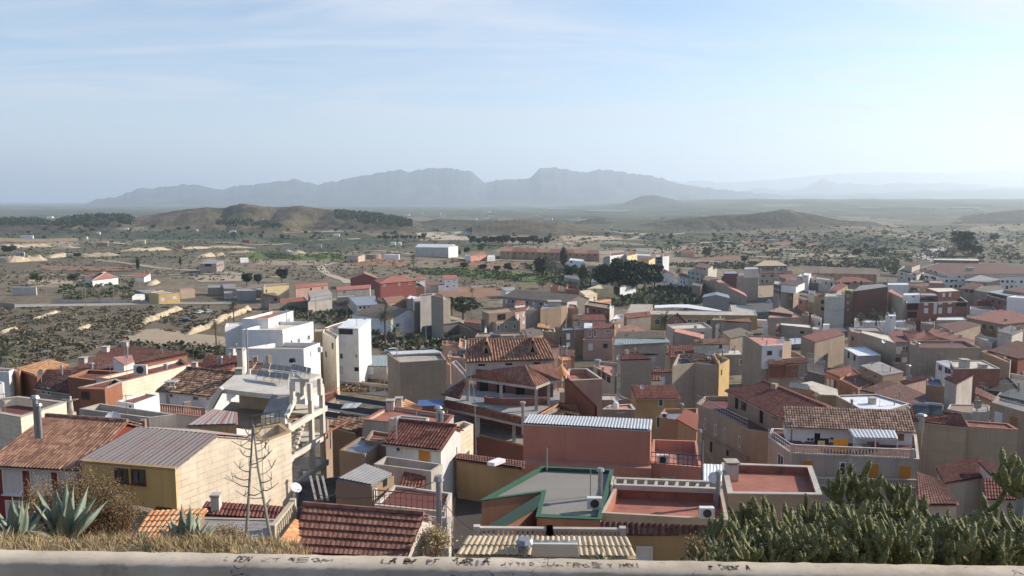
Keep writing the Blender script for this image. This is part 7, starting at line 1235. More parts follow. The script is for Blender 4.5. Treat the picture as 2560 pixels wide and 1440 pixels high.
scrub('orchard',[(1020,672),(1150,670),(1260,678),(1380,690),(1385,706),(1300,704),(1180,694),(1060,686)],700,(1.2,2.0),['leaf_green','leaf_green','leaf_olive'],'bright green citrus orchard band before the big pines',11,k=8)
scrub('scrub',[(1300,660),(1560,690),(1660,700),(1560,735),(1400,715),(1340,690)],520,(1.5,3.5),['leaf_green','leaf_darkscrub','leaf_olive'],'green bushes around the sheds left of the pines',12)
scrub('garden',[(140,715),(330,705),(350,745),(160,748)],90,(1.6,3),['leaf_olive','leaf_green'],'olive bushes in the garden beyond the country road',13,k=26)
def blobtree(name,h,cw,seed,leafmat,kind='round',leaf=.45,n=900):
 """hidden-free prototype: returns (trunk mesh, crown mesh) in local space with the base at the origin"""
 rng=np.random.default_rng(seed);rnd=random.Random(seed);m=MB();Z=Vector((0,0,1))
 th=h*(.32 if kind=='round' else .12)
 m.tube([(0,0,-.3),(0,0,th),(rnd.uniform(-.1,.1)*cw,0,h*.7)],[h*.035,h*.028,h*.01],7)
 cl=[]
 if kind=='round':
  for i in range(11):
   t=rnd.uniform(0,6.28);rad=cw*.33*math.sqrt(rnd.random());z=h*rnd.uniform(.42,.85);c=np.array([rad*math.cos(t),rad*math.sin(t),z])
   cl.append((c,cw*rnd.uniform(.16,.28),h*rnd.uniform(.1,.17)));m.tube([(0,0,th),tuple(c*(1,1,.9))],[h*.018,h*.006],5)
 elif kind=='cone':
  for i in range(12):f=i/11;cl.append((np.array([rnd.uniform(-.05,.05)*cw,rnd.uniform(-.05,.05)*cw,h*(.12+.85*f)]),cw*.5*(1-f)**.8+.1,h*.07))
 elif kind=='column':
  for i in range(10):f=i/9;cl.append((np.array([0,0,h*(.1+.85*f)]),cw*.5*math.sin(math.pi*(.15+.8*f)),h*.09))
 w=np.array([a*a*b for _,a,b in cl]);w/=w.sum();C=[]
 for(c,a,b),k in zip(cl,rng.multinomial(n,w)):
  q=rng.normal(size=(k,3));q/=np.linalg.norm(q,axis=1,keepdims=True);q*=rng.uniform(.55,1.05,(k,1));C.append(q*(a,a,b)+c)
 C=np.concatenate(C);V,Fq=quads(C,rng.uniform(.6,1.3,len(C))*leaf,rng)
 tm=m.build('trunk','trunk');me=npmesh('crown',V,Fq,leafmat);co_=bpy.data.objects.new('crown',me)
 tmesh=tm.data;bpy.data.objects.remove(tm);bpy.data.objects.remove(co_)
 return[('trunk',tmesh),('crown',me)]
def palmproto(h,seed,nf=34,fl=3.4,dry=.3):
 rnd=random.Random(seed);m=MB();bend=rnd.uniform(-.3,.3)
 m.tube([(0,0,-.3),(bend*.3,0,h*.35),(bend*.7,0,h*.7),(bend,0,h)],[.32,.24,.21,.26],8);t=m.build('trunk','trunk');tm=t.data;bpy.data.objects.remove(t)
 m=MB()
 for i in range(nf):
  a=2.4*i;el=1.25-2.0*(i/nf)**.8;L_=fl*rnd.uniform(.8,1.1);dv=Vector((math.cos(a)*math.cos(el),math.sin(a)*math.cos(el),math.sin(el)));p=Vector((bend,0,h));pts=[p.copy()];m.mi=1 if i>nf*(1-dry)else 0
  for k in range(7):dv=(dv+Vector((0,0,-.17))).normalized();p=p+dv*(L_/7);pts.append(p.copy())
  for k in range(7):
   dd=(pts[k+1]-pts[k]).normalized();sd_=dd.cross(Vector((0,0,1)));sd_=sd_.normalized()if sd_.length>.05 else Vector((1,0,0));upv=sd_.cross(dd)
   w_=.62*math.sin(math.pi*(.18+.8*k/7))*fl/3.4
   for s_ in(-1,1):
    for jj in(0,.5):
     b0=pts[k].lerp(pts[k+1],jj);b1=pts[k].lerp(pts[k+1],jj+.32);tip=b1+sd_*(s_*w_)+dd*.25-upv*.12*w_+Vector((0,0,-.12))
     m.poly([b0,b1,tip])
 c=m.build('fronds',['leaf_palm','leaf_palmdry'],uv=False);cm=c.data;bpy.data.objects.remove(c);return[('trunk',tm),('fronds',cm)]
def plant(proto,name,loc,s,rz,label,cat,group=None):
 o=empty(name,loc,label,cat,group);o.scale=(s,s,s);o.rotation_euler=(0,0,rz)
 for nm,me in proto:c=bpy.data.objects.new(nm,me);COL.objects.link(c);c.parent=o
 return o
PT={'pine':[blobtree('p',10,9,s,'leaf_pine','round',.42,1500)for s in(1,2)],'olive':[blobtree('o',6,6,s,'leaf_olive','round',.3,900)for s in(3,4)],'green':[blobtree('g',7,7,s,'leaf_green','round',.34,900)for s in(5,6)],'cone':[blobtree('c',12,7,7,'leaf_pine','cone',.4,1300)],'column':[blobtree('k',10,2.6,8,'leaf_pine','column',.3,900)],'bare':[blobtree('b',6,6,9,'leaf_bare','round',.16,500)],'rust':[blobtree('r',6,7,11,'leaf_rust','round',.25,700)],'palm':[palmproto(8,1),palmproto(8,2,30,3.6,.4)],'shortpalm':[palmproto(3.2,3,40,3.4,.2)]}
HT={'pine':10,'olive':6,'green':7,'cone':12,'column':10,'bare':6,'rust':6,'palm':9.5,'shortpalm':5}
NM={'pine':'pine_tree','olive':'olive_tree','green':'tree','cone':'fir_tree','column':'cypress_tree','bare':'bare_tree','rust':'tree','palm':'palm_tree','shortpalm':'palm_tree'}
def tree(kind,px,py,top,label,group=None,Y=None,fat=1):
 p=hitT(px,py)if Y is None else atY(px,py,Y);h=(py-top)*p.y/F/CP*1.02;pr=PT[kind];i=int(px*7+py)%len(pr)
 o=plant(pr[i],NM[kind],(p.x,p.y,p.z),h/HT[kind],px*1.7,label,'tree' if 'palm' not in kind else 'palm',group)
 if fat!=1:o.scale.x*=fat;o.scale.y*=fat
 return o
for k,x,y,t,l in[('palm',964,866,768,'tallest palm before the white gable warehouse'),('palm',989,880,812,'full green palm right of the tallest palm'),('palm',867,797,748,'palm below the blue roofed hall'),('palm',912,800,768,'palm behind the tall white house'),('palm',585,812,750,'shaded palm at the end of the cream bank'),('palm',541,862,798,'slim palm left of the stepped white building'),('shortpalm',548,890,856,'short palm at the foot of the stepped white building'),('shortpalm',1045,868,830,'bushy palm among the weeds below the warehouse front'),('palm',1034,670,634,'lone palm on the valley floor left of the white house'),('palm',1181,748,718,'dry palm in the bare red field'),('palm',1487,748,722,'small palm right of the warehouse gable'),('palm',1412,733,702,'left shaggy palm beside the brick ruin'),('palm',1425,730,699,'right shaggy palm beside the brick ruin'),('palm',1697,713,668,'palm on the street before the white cottage'),('palm',1649,706,674,'palm left of the white gabled cottage'),('palm',1870,745,722,'small palm before the grey block tower'),('shortpalm',692,930,909,'small palm crown before the stepped white building'),('palm',2300,650,632,'palm left of the tallest roadside palm at right'),('palm',2316,652,628,'tallest roadside palm at right'),('palm',2325,648,626,'palm right of the tallest roadside palm'),('palm',117,712,687,'palm left of the bushy tree pair in the garden'),('palm',148,710,684,'right palm of the garden row'),('palm',66,712,697,'small palm in the garden row'),('palm',45,709,686,'leftmost garden palm beyond the road'),('shortpalm',1540,735,712,'palm beside the yellow barn arch'),('shortpalm',1607,768,730,'drooping palm in the gardens behind the school'),('palm',478,672,652,'palm left of the grey barn'),('palm',560,690,672,'young palm below the grey barn')]:
 tree(k,x,y,t,l)
tree('shortpalm',2152,812,784,'left palm before the maroon brick wall',Y=272)
tree('shortpalm',2190,812,774,'large palm before the maroon brick wall',Y=270)
tree('shortpalm',1661,822,776,'big spiky palm before the school windows',Y=285)
tree('shortpalm',14,920,858,'large palm with golden fronds at the left edge',Y=135)
for k,x,y,t,l,f in[('green',93,712,681,'bushy round tree between the garden palms',1),('olive',185,712,681,'brown olive tree beside the red hip villa',1),('pine',617,714,682,'left tree of the dark pair above the farm sheds',1.1),('pine',646,713,685,'right tree of the dark pair above the farm sheds',.9),('pine',704,706,669,'large round tree right of the dark pair',1),('olive',491,905,864,'round olive tree right of the maroon hip roof',1),('olive',1158,800,742,'large grey green tree beside the concrete block',1.6),('olive',1130,790,738,'smaller tree touching the concrete block',1),('pine',1505,730,668,'left end of the big dark pine clump',1.2),('pine',1530,728,655,'second big pine from the left of the clump',1.2),('pine',1560,728,642,'tallest broad pine of the big clump',1.25),('pine',1590,732,650,'pine right of the tallest in the clump',1.1),('pine',1612,728,655,'fifth pine of the big clump',1),('pine',1636,722,658,'right end pine of the big clump',.9),('pine',1575,735,672,'front pine of the big clump',1.2),('cone',1458,700,655,'fir tree left of the big pines',1.2),('column',1409,664,616,'slender dark cypress before the far row houses',1.6),('column',1713,775,742,'dark cypress in the school courtyard',1),('pine',1360,690,640,'round pine left of the bare poplars',1),('pine',1350,690,650,'lower pine beside the bare poplars',1),('bare',1378,700,636,'tall bare poplar cluster, left tree',.7),('bare',1390,704,640,'tall bare poplar cluster, right tree',.7),('pine',1430,700,660,'dark tree between poplars and fir',1.1),('rust',1357,722,700,'rust coloured tree before the brick ruin',1.3),('pine',1862,660,638,'dark round pine beyond the pale apartments',1),('pine',1770,642,616,'right of two dark trees beyond the little road',1),('pine',1765,645,622,'left of two dark trees beyond the little road',1),('pine',2407,632,578,'tall broad dark tree behind the pink villa',1.2),('pine',2420,640,600,'dark tree right of the pink villa',1.4),('pine',2440,640,612,'lower dark tree right of the pink villa',1.3),('green',2208,640,619,'light green round tree beyond the terraced row',1.3),('pine',2140,645,622,'dark tree left of the light green one',1.3),('pine',2487,605,584,'round dark tree far right on the plain',1.2),('column',345,675,640,'slim cypress beside the olive yard',1),('column',451,665,640,'slim cypress in the middle of the valley',1),('pine',26,636,612,'dark tree on the cream cliff at left',1.8),('pine',194,645,632,'bush on the quarry bank',1.8),('green',1206,632,609,'dark round tree behind the salmon farmhouse',1),('pine',1168,636,617,'dark round tree left of the salmon farmhouse',1),('pine',1144,640,625,'small round tree before the long warehouse',1.2),('pine',1060,600,582,'round tree on the plain above the warehouse',1),('pine',1270,682,656,'right of the round trees above the orchard',1),('pine',1243,680,664,'middle of the round trees above the orchard',1.4),('pine',1205,678,660,'wide round tree left of the middle one above the orchard',1.6),('pine',1160,673,656,'leftmost round tree above the orchard',1.6),('olive',1175,760,741,'grey bush tree below the big warehouse corner',1.4)]:
 tree(k,x,y,t,l,fat=f)
rnd=random.Random(12)
for i in range(13):
 x=170+(i%7)*27+rnd.uniform(-6,6)+(i//7)*10;y=750-(i//7)*12+rnd.uniform(-2,2);tree('bare',x,y,y-18,'leafless orchard tree in rows beyond the country road','leafless orchard trees beyond the country road',fat=1.3)
for i in range(12):x=1180+i*17;tree('pine',x,612+rnd.uniform(-1,1),592+rnd.uniform(-5,3),'dark pine in the long belt beyond the far row houses','pines in the long belt',fat=1.1)
for i in range(10):x=950+i*11;tree('pine',x,600,589+rnd.uniform(-3,2),'dark tree in the windbreak above the long white warehouse','windbreak trees above the warehouse',fat=1.1)
for(x0,x1,y0,y1,n,g)in((60,470,555,600,30,'left'),(560,1000,566,600,30,'middle'),(1600,2200,590,640,40,'right')):
 for i in range(n):
  x=rnd.uniform(x0,x1);y=rnd.uniform(y0,y1);tree(rnd.choice(['pine','pine','green','olive']),x,y,y-rnd.uniform(6,13),f'small dark tree dotted over the {g} of the plain',f'small trees dotted over the {g} of the plain',fat=1.2)
def wood(sil,D,lab,n,seed,hgt=9):
 rng=np.random.default_rng(seed);xs=[p[0]for p in sil];Cs=[]
 for _ in range(n):
  x=rng.uniform(xs[0],xs[-1]);yt=np.interp(x,xs,[p[1]for p in sil]);yb=np.interp(x,xs,[p[2]for p in sil]);f=rng.random()**1.3
  Y=D-f*330;top=atY(x,yt+(yb-yt)*f,Y);r=hgt*rng.uniform(.35,.6);k=46;q=rng.normal(size=(k,3));q/=np.linalg.norm(q,axis=1,keepdims=True);Cs.append(q*(r,r,r*.8)+np.array([top.x,top.y,top.z+r*.3]))
 C=np.concatenate(Cs);V,Fq=quads(C,np.full(len(C),hgt*.13)*rng.uniform(.6,1.3,len(C)),rng);me=npmesh('wood',V,Fq,'leaf_pine');o=bpy.data.objects.new('wood',me);COL.objects.link(o);tag(o,lab,'wood',kind='stuff')
wood([(-60,548,560),(30,547,562),(90,548,560),(130,556,562),(160,545,566),(200,540,568),(260,536,562),(300,536,558),(335,545,558)],1750,'dark pine wood on the low ridge at the left',380,1)
wood([(540,552,560),(600,548,565),(680,556,568),(700,562,566)],1600,'patches of pines at the foot of the brown hill',70,2,8)
wood([(840,526,545),(880,530,552),(940,534,562),(1000,545,566),(1030,552,562)],1750,'dark pine wood on the right end of the brown hill',300,3,8)
def agave(px,py,hpx,Y,n,seed,label,spread=.55,wid=.11,dead=0):
 p=atY(px,py,Y);h=hpx*Y/F;r=empty('agave',p,label,'agave');rnd=random.Random(seed)
 for i in range(n):
  a=2.4*i+rnd.uniform(-.2,.2);f=i/n;el=1.45-spread*1.6*f+rnd.uniform(-.08,.08);L_=h*(1-.22*f)*rnd.uniform(.85,1.1);m=MB()
  dv=Vector((math.cos(a)*math.cos(el),math.sin(a)*math.cos(el),math.sin(el)));c=Vector(p)+Vector((math.cos(a),math.sin(a),0))*(.10*h*(f+.2));sd_=Vector((-math.sin(a),math.cos(a),0));K=9;rows=[]
  for k in range(K+1):
   t=k/K;wv=wid*h*1.35*(math.sin(math.pi*(.28+.72*t))**.8*(1-t**4)+.02)if t<1 else .002;dd=(dv+Vector((0,0,-.12*f))*t).normalized();nn=sd_.cross(dd);th=wv*.35
   rows.append([c-sd_*wv+nn*wv*.45,c-sd_*wv*.5+nn*th*.25,c-nn*th*.4,c+sd_*wv*.5+nn*th*.25,c+sd_*wv+nn*wv*.45,c-nn*th*.4-nn*th])
   c=c+dd*(L_/K)
  V=[q for rw in rows for q in rw];Fc=[]
  for k in range(K):
   for j in range(6):Fc.append((k*6+j,k*6+(j+1)%6,(k+1)*6+(j+1)%6,(k+1)*6+j))
  m.add(V,Fc);m.build('leaf','agave_leaf',r,smooth=True)
 return r
def agm():
 s=NT('agave_leaf');w_=s.coord('World');n=s.noise(w_,2.5,4);n2=s.noise(s.coord('World',(6,6,1.5)),3,3)
 col=s.ramp(n,[(.3,(.13,.17,.13)),(.55,(.21,.25,.19)),(.75,(.31,.34,.24))]);col=s.mix(s.ramp(n2,[(.6,(0,0,0)),(.75,(.4,)*3)]),col,(.35,.35,.22))
 _m['agave_leaf']=s.done(col,.5)
agm()
agave(158,1346,150,11.6,18,3,'largest blue green agave left of the dry bush',.58,.088)
agave(42,1352,122,11.2,14,4,'yellowish agave at the left edge left of the largest agave',.52,.085)
agave(-6,1362,60,10.4,9,8,'low broken agave at the very left edge',.9)
agave(470,1378,118,10.0,18,5,'compact agave beside the two dead flower stalks',.5,.10)
agave(352,1362,46,11,8,6,'small agave half hidden in dry grass',.6,.09)
agave(1795,1400,74,9.6,8,7,'slender agave leaves before the cactus thicket',.5,.07)
agave(1500,1398,26,9.0,9,9,'little green succulent just behind the parapet centre',.9,.22)
def stalk(pts,Y,label,seed,side=0):
 rnd=random.Random(seed);P=[atY(x,y,Y)for x,y in pts];r=empty('agave_stalk',P[0],label,'dead agave stalk');m=MB();n=len(P);m.tube(P,[.028-.018*i/(n-1)for i in range(n)],7);m.build('stem','woodgrey',r)
 L_=[(P[i+1]-P[i]).length for i in range(n-1)];tot=sum(L_)
 for k in range(9):
  f=.42+.56*k/9;s_=f*tot;i=0
  while i<n-2 and s_>L_[i]:s_-=L_[i];i+=1
  p=P[i].lerp(P[i+1],min(1,s_/L_[i]));a=rnd.uniform(-.7,.7)+(side if k%4 else math.pi-side);l=(1.15-f)*rnd.uniform(.15,.34)+.05;dv=Vector((math.cos(a),math.sin(a),.1));q=p+dv*l*.5;e=p+dv*l+Vector((0,0,.22*l));m=MB();m.tube([p,q,e],[.012,.009,.006],5)
  for j in range(3):m.tube([e,e+Vector((rnd.uniform(-.12,.12),rnd.uniform(-.1,.1),rnd.uniform(.04,.14)))],[.007,.005],4)
  m.build('branch','woodgrey',r)
stalk([(614,1362),(619,1290),(624,1200),(629,1120),(632,1060)],12,'left straight dead agave flower stalk with bare curled branches',1,math.pi)
stalk([(682,1372),(668,1300),(655,1225),(645,1170),(638,1110),(634,1064)],12,'right leaning dead agave flower stalk crossing its neighbour at the top',2)
stalk([(2105,1222),(2113,1180),(2118,1155),(2120,1146)],19,'thin dark dead stalk rising from the cactus before the balconies',3)
def drybush(px,py,wpx,hpx,Y,n,mats,label,seed,name='dry_bush'):
 rng=np.random.default_rng(seed);rnd=random.Random(seed);p=atY(px,py,Y);s=Y/F;r=empty(name,p,label,'bush');m=MB();tips=[]
 for i in range(n):
  a=rnd.uniform(0,6.28);sp=math.sqrt(rnd.random());q0=p+Vector((rnd.uniform(-.3,.3)*wpx*s*.4,rnd.uniform(-.3,.3),0));e=p+Vector((math.cos(a)*sp*wpx*s*.5,math.sin(a)*sp*wpx*s*.35,hpx*s*(1-.45*sp*sp)*rnd.uniform(.75,1.05)));mid=q0 .lerp(e,.5)+Vector((rnd.uniform(-.05,.05),0,.08))
  m.tube([q0,mid,e],[.008,.006,.003],3);tips.append((mid,e))
 m.build('stems','wood',r,uv=False);C=[]
 for mid,e in tips:
  k=46;t=rng.random((k,1))**.7;C.append(np.array(mid)[None]*(1-t)+np.array(e)[None]*t+rng.normal(size=(k,3))*.05)
 C=np.concatenate(C);V,Fq=quads(C,rng.uniform(.006,.02,len(C)),rng,.45);me=npmesh('foliage',V,Fq,mats)
 if isinstance(mats,list):me.polygons.foreach_set('material_index',(C[:,2]-p.z>rng.normal(.62,.22,len(C))*hpx*s).astype(np.int32)*(rng.random(len(C))>.6))
 o=bpy.data.objects.new('foliage',me);COL.objects.link(o);o.parent=r;o.location=-Vector(r.location)
drybush(225,1356,250,205,12.6,230,['leaf_rust','leaf_olive'],'large airy rust and olive bush behind the largest agave',1)
drybush(105,1350,120,185,13.4,60,['leaf_dry','leaf_dry'],'tall straw coloured bush against the red house',2)
drybush(300,1350,130,120,12.2,90,['leaf_rust','leaf_rust'],'low rust brown bush above the orange tile roof',3)
drybush(1085,1392,90,74,9.6,70,'leaf_grass','pale dry bush behind the parapet below the white wall',4)
drybush(560,1376,90,62,10.8,60,'leaf_dry','pale dry bush left of the dead stalks',5)
drybush(1745,1402,70,60,10,30,'leaf_dry','wispy dry weed left of the cactus thicket',6)
def grass(name,x0,x1,yb,Yr,n,h,mat,label,seed,lean=.25):
 rng=np.random.default_rng(seed);V=[];Fc=[]
 for i in range(n):
  px=rng.uniform(x0,x1);Y=rng.uniform(*Yr);x=(px-1280)/F*Y;z=T(x,Y);gv=vn(px*.022,Y*2.2,seed)
  if gv<.3 and rng.random()<.8:continue
  hh=h*rng.uniform(.25,1.2)*(.25+1.5*gv*gv);a=rng.uniform(0,6.28);l=rng.normal(0,lean*1.5,2)*hh;w_=rng.uniform(.003,.007)
  b=len(V);c,s_=math.cos(a)*w_,math.sin(a)*w_
  V+=[(x-c,Y-s_,z),(x+c,Y+s_,z),(x+c*.6+l[0]*.4,Y+s_*.6+l[1]*.4,z+hh*.6),(x-c*.6+l[0]*.4,Y-s_*.6+l[1]*.4,z+hh*.6),(x+l[0]*1.3+c*.15,Y+l[1]*1.3,z+hh),(x+l[0]*1.3-c*.15,Y+l[1]*1.3,z+hh)]
  Fc+=[(b,b+1,b+2,b+3),(b+3,b+2,b+4,b+5)]
 me=npmesh(name,V,Fc,mat);o=bpy.data.objects.new(name,me);COL.objects.link(o);tag(o,label,'grass',kind='stuff')
grass('dry_grass',-60,760,0,(7.8,11.5),16000,.11,'leaf_grass','straw coloured dry grass behind the parapet at left',1)
grass('dry_grass',-60,760,0,(8.2,12.5),3500,.16,'leaf_dry','brown dry weeds among the agaves',2,.5)
grass('dry_grass',1000,1170,0,(8,9.6),1500,.14,'leaf_grass','dry grass tufts behind the middle of the parapet',3)
grass('dry_grass',1480,1780,0,(7.6,9.4),2200,.14,'leaf_dry','dry weeds behind the parapet right of centre',4)
grass('dry_grass',1700,2700,0,(7.6,12),5000,.1,'leaf_dry','dry weeds under the cactus thicket',5)
def cactm():
 s=NT('cactus_green');n=s.noise(s.coord('World'),3,4);vo=s.n('ShaderNodeTexVoronoi');vo.inputs['Scale'].default_value=26;s.l(s.coord('World',(1,1,.6)),vo.inputs['Vector'])
 col=s.ramp(n,[(.3,(.085,.092,.032)),(.6,(.165,.165,.062)),(.8,(.26,.24,.10))]);col=s.mix(s.ramp(vo.outputs['Distance'],[(.12,(1,1,1)),(.3,(0,0,0))]),col,(.26,.27,.15))
 s.bump(vo.outputs['Distance'],.8,.02);_m['cactus_green']=s.done(col,.7)
cactm()
def cactus_geo(m,sp,p,rnd,h,nb,lev=0,r0=.047,dirn=None,pull=.2,spn=44):
 dv=dirn or Vector((rnd.uniform(-.8,.8),rnd.uniform(-.5,.5),1)).normalized();K=5;pts=[Vector(p)]
 for k in range(K):dv=(dv+Vector((rnd.uniform(-.12,.12),rnd.uniform(-.12,.12),pull))).normalized();pts.append(pts[-1]+dv*(h/K))
 rs=[r0*f for f in(.85,1,1.05,1.08,1.0,.55)];m.tube(pts,rs,7);m.tube([pts[-1],pts[-1]+dv*r0*.7],[r0*.55,r0*.1],7)
 for _ in range(spn):
  i=rnd.randrange(K);f=rnd.random();c=pts[i].lerp(pts[i+1],f);a=rnd.uniform(0,6.28);d1=Vector((math.cos(a),math.sin(a),rnd.uniform(-.2,.7))).normalized();sd_=d1 .cross(Vector((rnd.random(),rnd.random(),rnd.random()))).normalized()*.0045;b=c+d1*r0*.95;e=c+d1*(r0+rnd.uniform(.015,.045));sp.append((b-sd_,b+sd_,e))
 if lev<2:
  for _ in range(nb if lev==0 else 1):
   i=rnd.randrange(1,K);a=rnd.uniform(0,6.28);el=rnd.uniform(.1,1.0);d2=Vector((math.cos(a)*math.cos(el),math.sin(a)*math.cos(el),math.sin(el)));cactus_geo(m,sp,pts[i],rnd,h*rnd.uniform(.5,.85),nb-2,lev+1,r0*rnd.uniform(.8,.98),d2,.32 if pull<.15 else pull,spn)
def cactus(name,loc,seed,h,nb,label,group=None,r0=.047,trunk=False,mesh=None):
 o=empty(name,loc,label,'cactus',group)
 if mesh is None:
  rnd=random.Random(seed);m=MB();sp=[]
  base=Vector((0,0,-.05))
  if trunk:t=MB();t.tube([base,Vector((.03,0,h*.35)),Vector((.0,0,h*.6))],[.075,.06,.045],8);tk=t.build('trunk','woodgrey');tk.parent=o;base=Vector((0,0,h*.5))
  for _ in range(3 if not trunk else 5):cactus_geo(m,sp,base+Vector((rnd.uniform(-.2,.2),rnd.uniform(-.15,.15),0))*(0 if trunk else 1),rnd,h*(.7 if not trunk else .62),nb,0,r0,None if not trunk else Vector((rnd.uniform(-1,1),rnd.uniform(-.5,.5),.25)).normalized(),.13)
  a=m.build('stems','cactus_green',smooth=True,uv=False);q=MB();
  for t3 in sp:q.poly(t3)
  b=q.build('spines','spine',uv=False);mesh=(a.data,b.data);a.parent=o;b.parent=o
 else:
  for nm,me in zip(('stems','spines'),mesh):c=bpy.data.objects.new(nm,me);COL.objects.link(c);c.parent=o
 return o,mesh
rnd=random.Random(4)
sil=[(1740,1392),(1775,1330),(1800,1322),(1840,1335),(1870,1290),(1930,1282),(1990,1296),(2040,1268),(2060,1225),(2110,1215),(2180,1198),(2230,1195),(2260,1215),(2320,1245),(2400,1250),(2480,1262),(2560,1262),(2700,1262)]
protos=[]
for i in range(9):
 px=1830+i*90;Y=10.5;o,me=cactus('cactus',((px-1280)/F*Y,Y,T((px-1280)/F*Y,Y)),40+i,1.0,3,'spiny green cane cactus crowded in the thicket behind the parapet','cactus plants of the thicket');protos.append(me)
cnt=0
for row,(Y,dx)in enumerate(((8.0,60),(8.7,56),(9.5,54),(10.4,52),(11.5,50),(12.8,48),(14.2,46))):
 px=1750
 while px<2720:
  x=px+rnd.uniform(-18,18);top=np.interp(x,[s_[0]for s_ in sil],[s_[1]for s_ in sil])+rnd.uniform(0,30);zt=atY(x,top,Y).z;z0=T((x-1280)/F*Y,Y);hneed=zt-z0
  if hneed>.25:
   o,_=cactus('cactus',(((x-1280)/F)*Y/1.0*1.0,Y,z0),0,1,1,'spiny green cane cactus crowded in the thicket behind the parapet','cactus plants of the thicket',mesh=rnd.choice(protos));s_=rnd.uniform(.75,1.05)*min(hneed,(1.3 if row>2 else .8))/1.15;o.scale=(s_**.6,s_**.6,s_);o.rotation_euler=(0,0,rnd.uniform(0,6.28));cnt+=1
   if hneed>1.5:o.location.z=zt-1.3
  px+=dx
print('cactus',cnt)
for px,py,tp,Y,l,tr in((2122,1330,1196,11.5,'tall branching cactus with grey trunk at the top of the thicket',True),(2235,1290,1176,12.5,'tallest cactus arms rising before the clothes line house',False),(2545,1300,1170,10.5,'dark branching cactus at the right edge above the thicket',True),(1905,1350,1276,10.5,'spreading cactus with pale fruit reaching left before the cream house',True),(2045,1340,1262,11,'upright cactus before the corner of the cream house',False)):
 p=atY(px,py,Y);h=(py-tp)*Y/F;cactus('branching_cactus',p,px,h*1.0,3,l,r0=.05,trunk=tr)
STROKES={'A':['001424','1420','0222'],'B':['0004','0414231202','022221100000'],'C':['2414040010','1020'],'D':['0004','0414232110','1000'],'E':['0004','0424','0212','0020'],'F':['0004','0424','0212'],'I':['1014'],'J':['24211001','1424'],'L':['0400','0020'],'M':['0004','0412','1224','2420'],'N':['0004','0420','2024'],'O':['1003142110'],'P':['0004','04142302'],'R':['0004','04142302','1220'],'S':['24040222','2220','2000'],'T':['0424','1410'],'U':['04011021','2124'],'X':['0024','0420'],'Y':['0412','2412','1210'],'.':['0010']}
def inkm(s,c):
 n=s.noise(s.coord('World'),22,5,.8);s.done(s.mix(s.ramp(n,[(.42,(0,0,0)),(.62,(1,1,1))]),c,(.35,.295,.235)),.95)
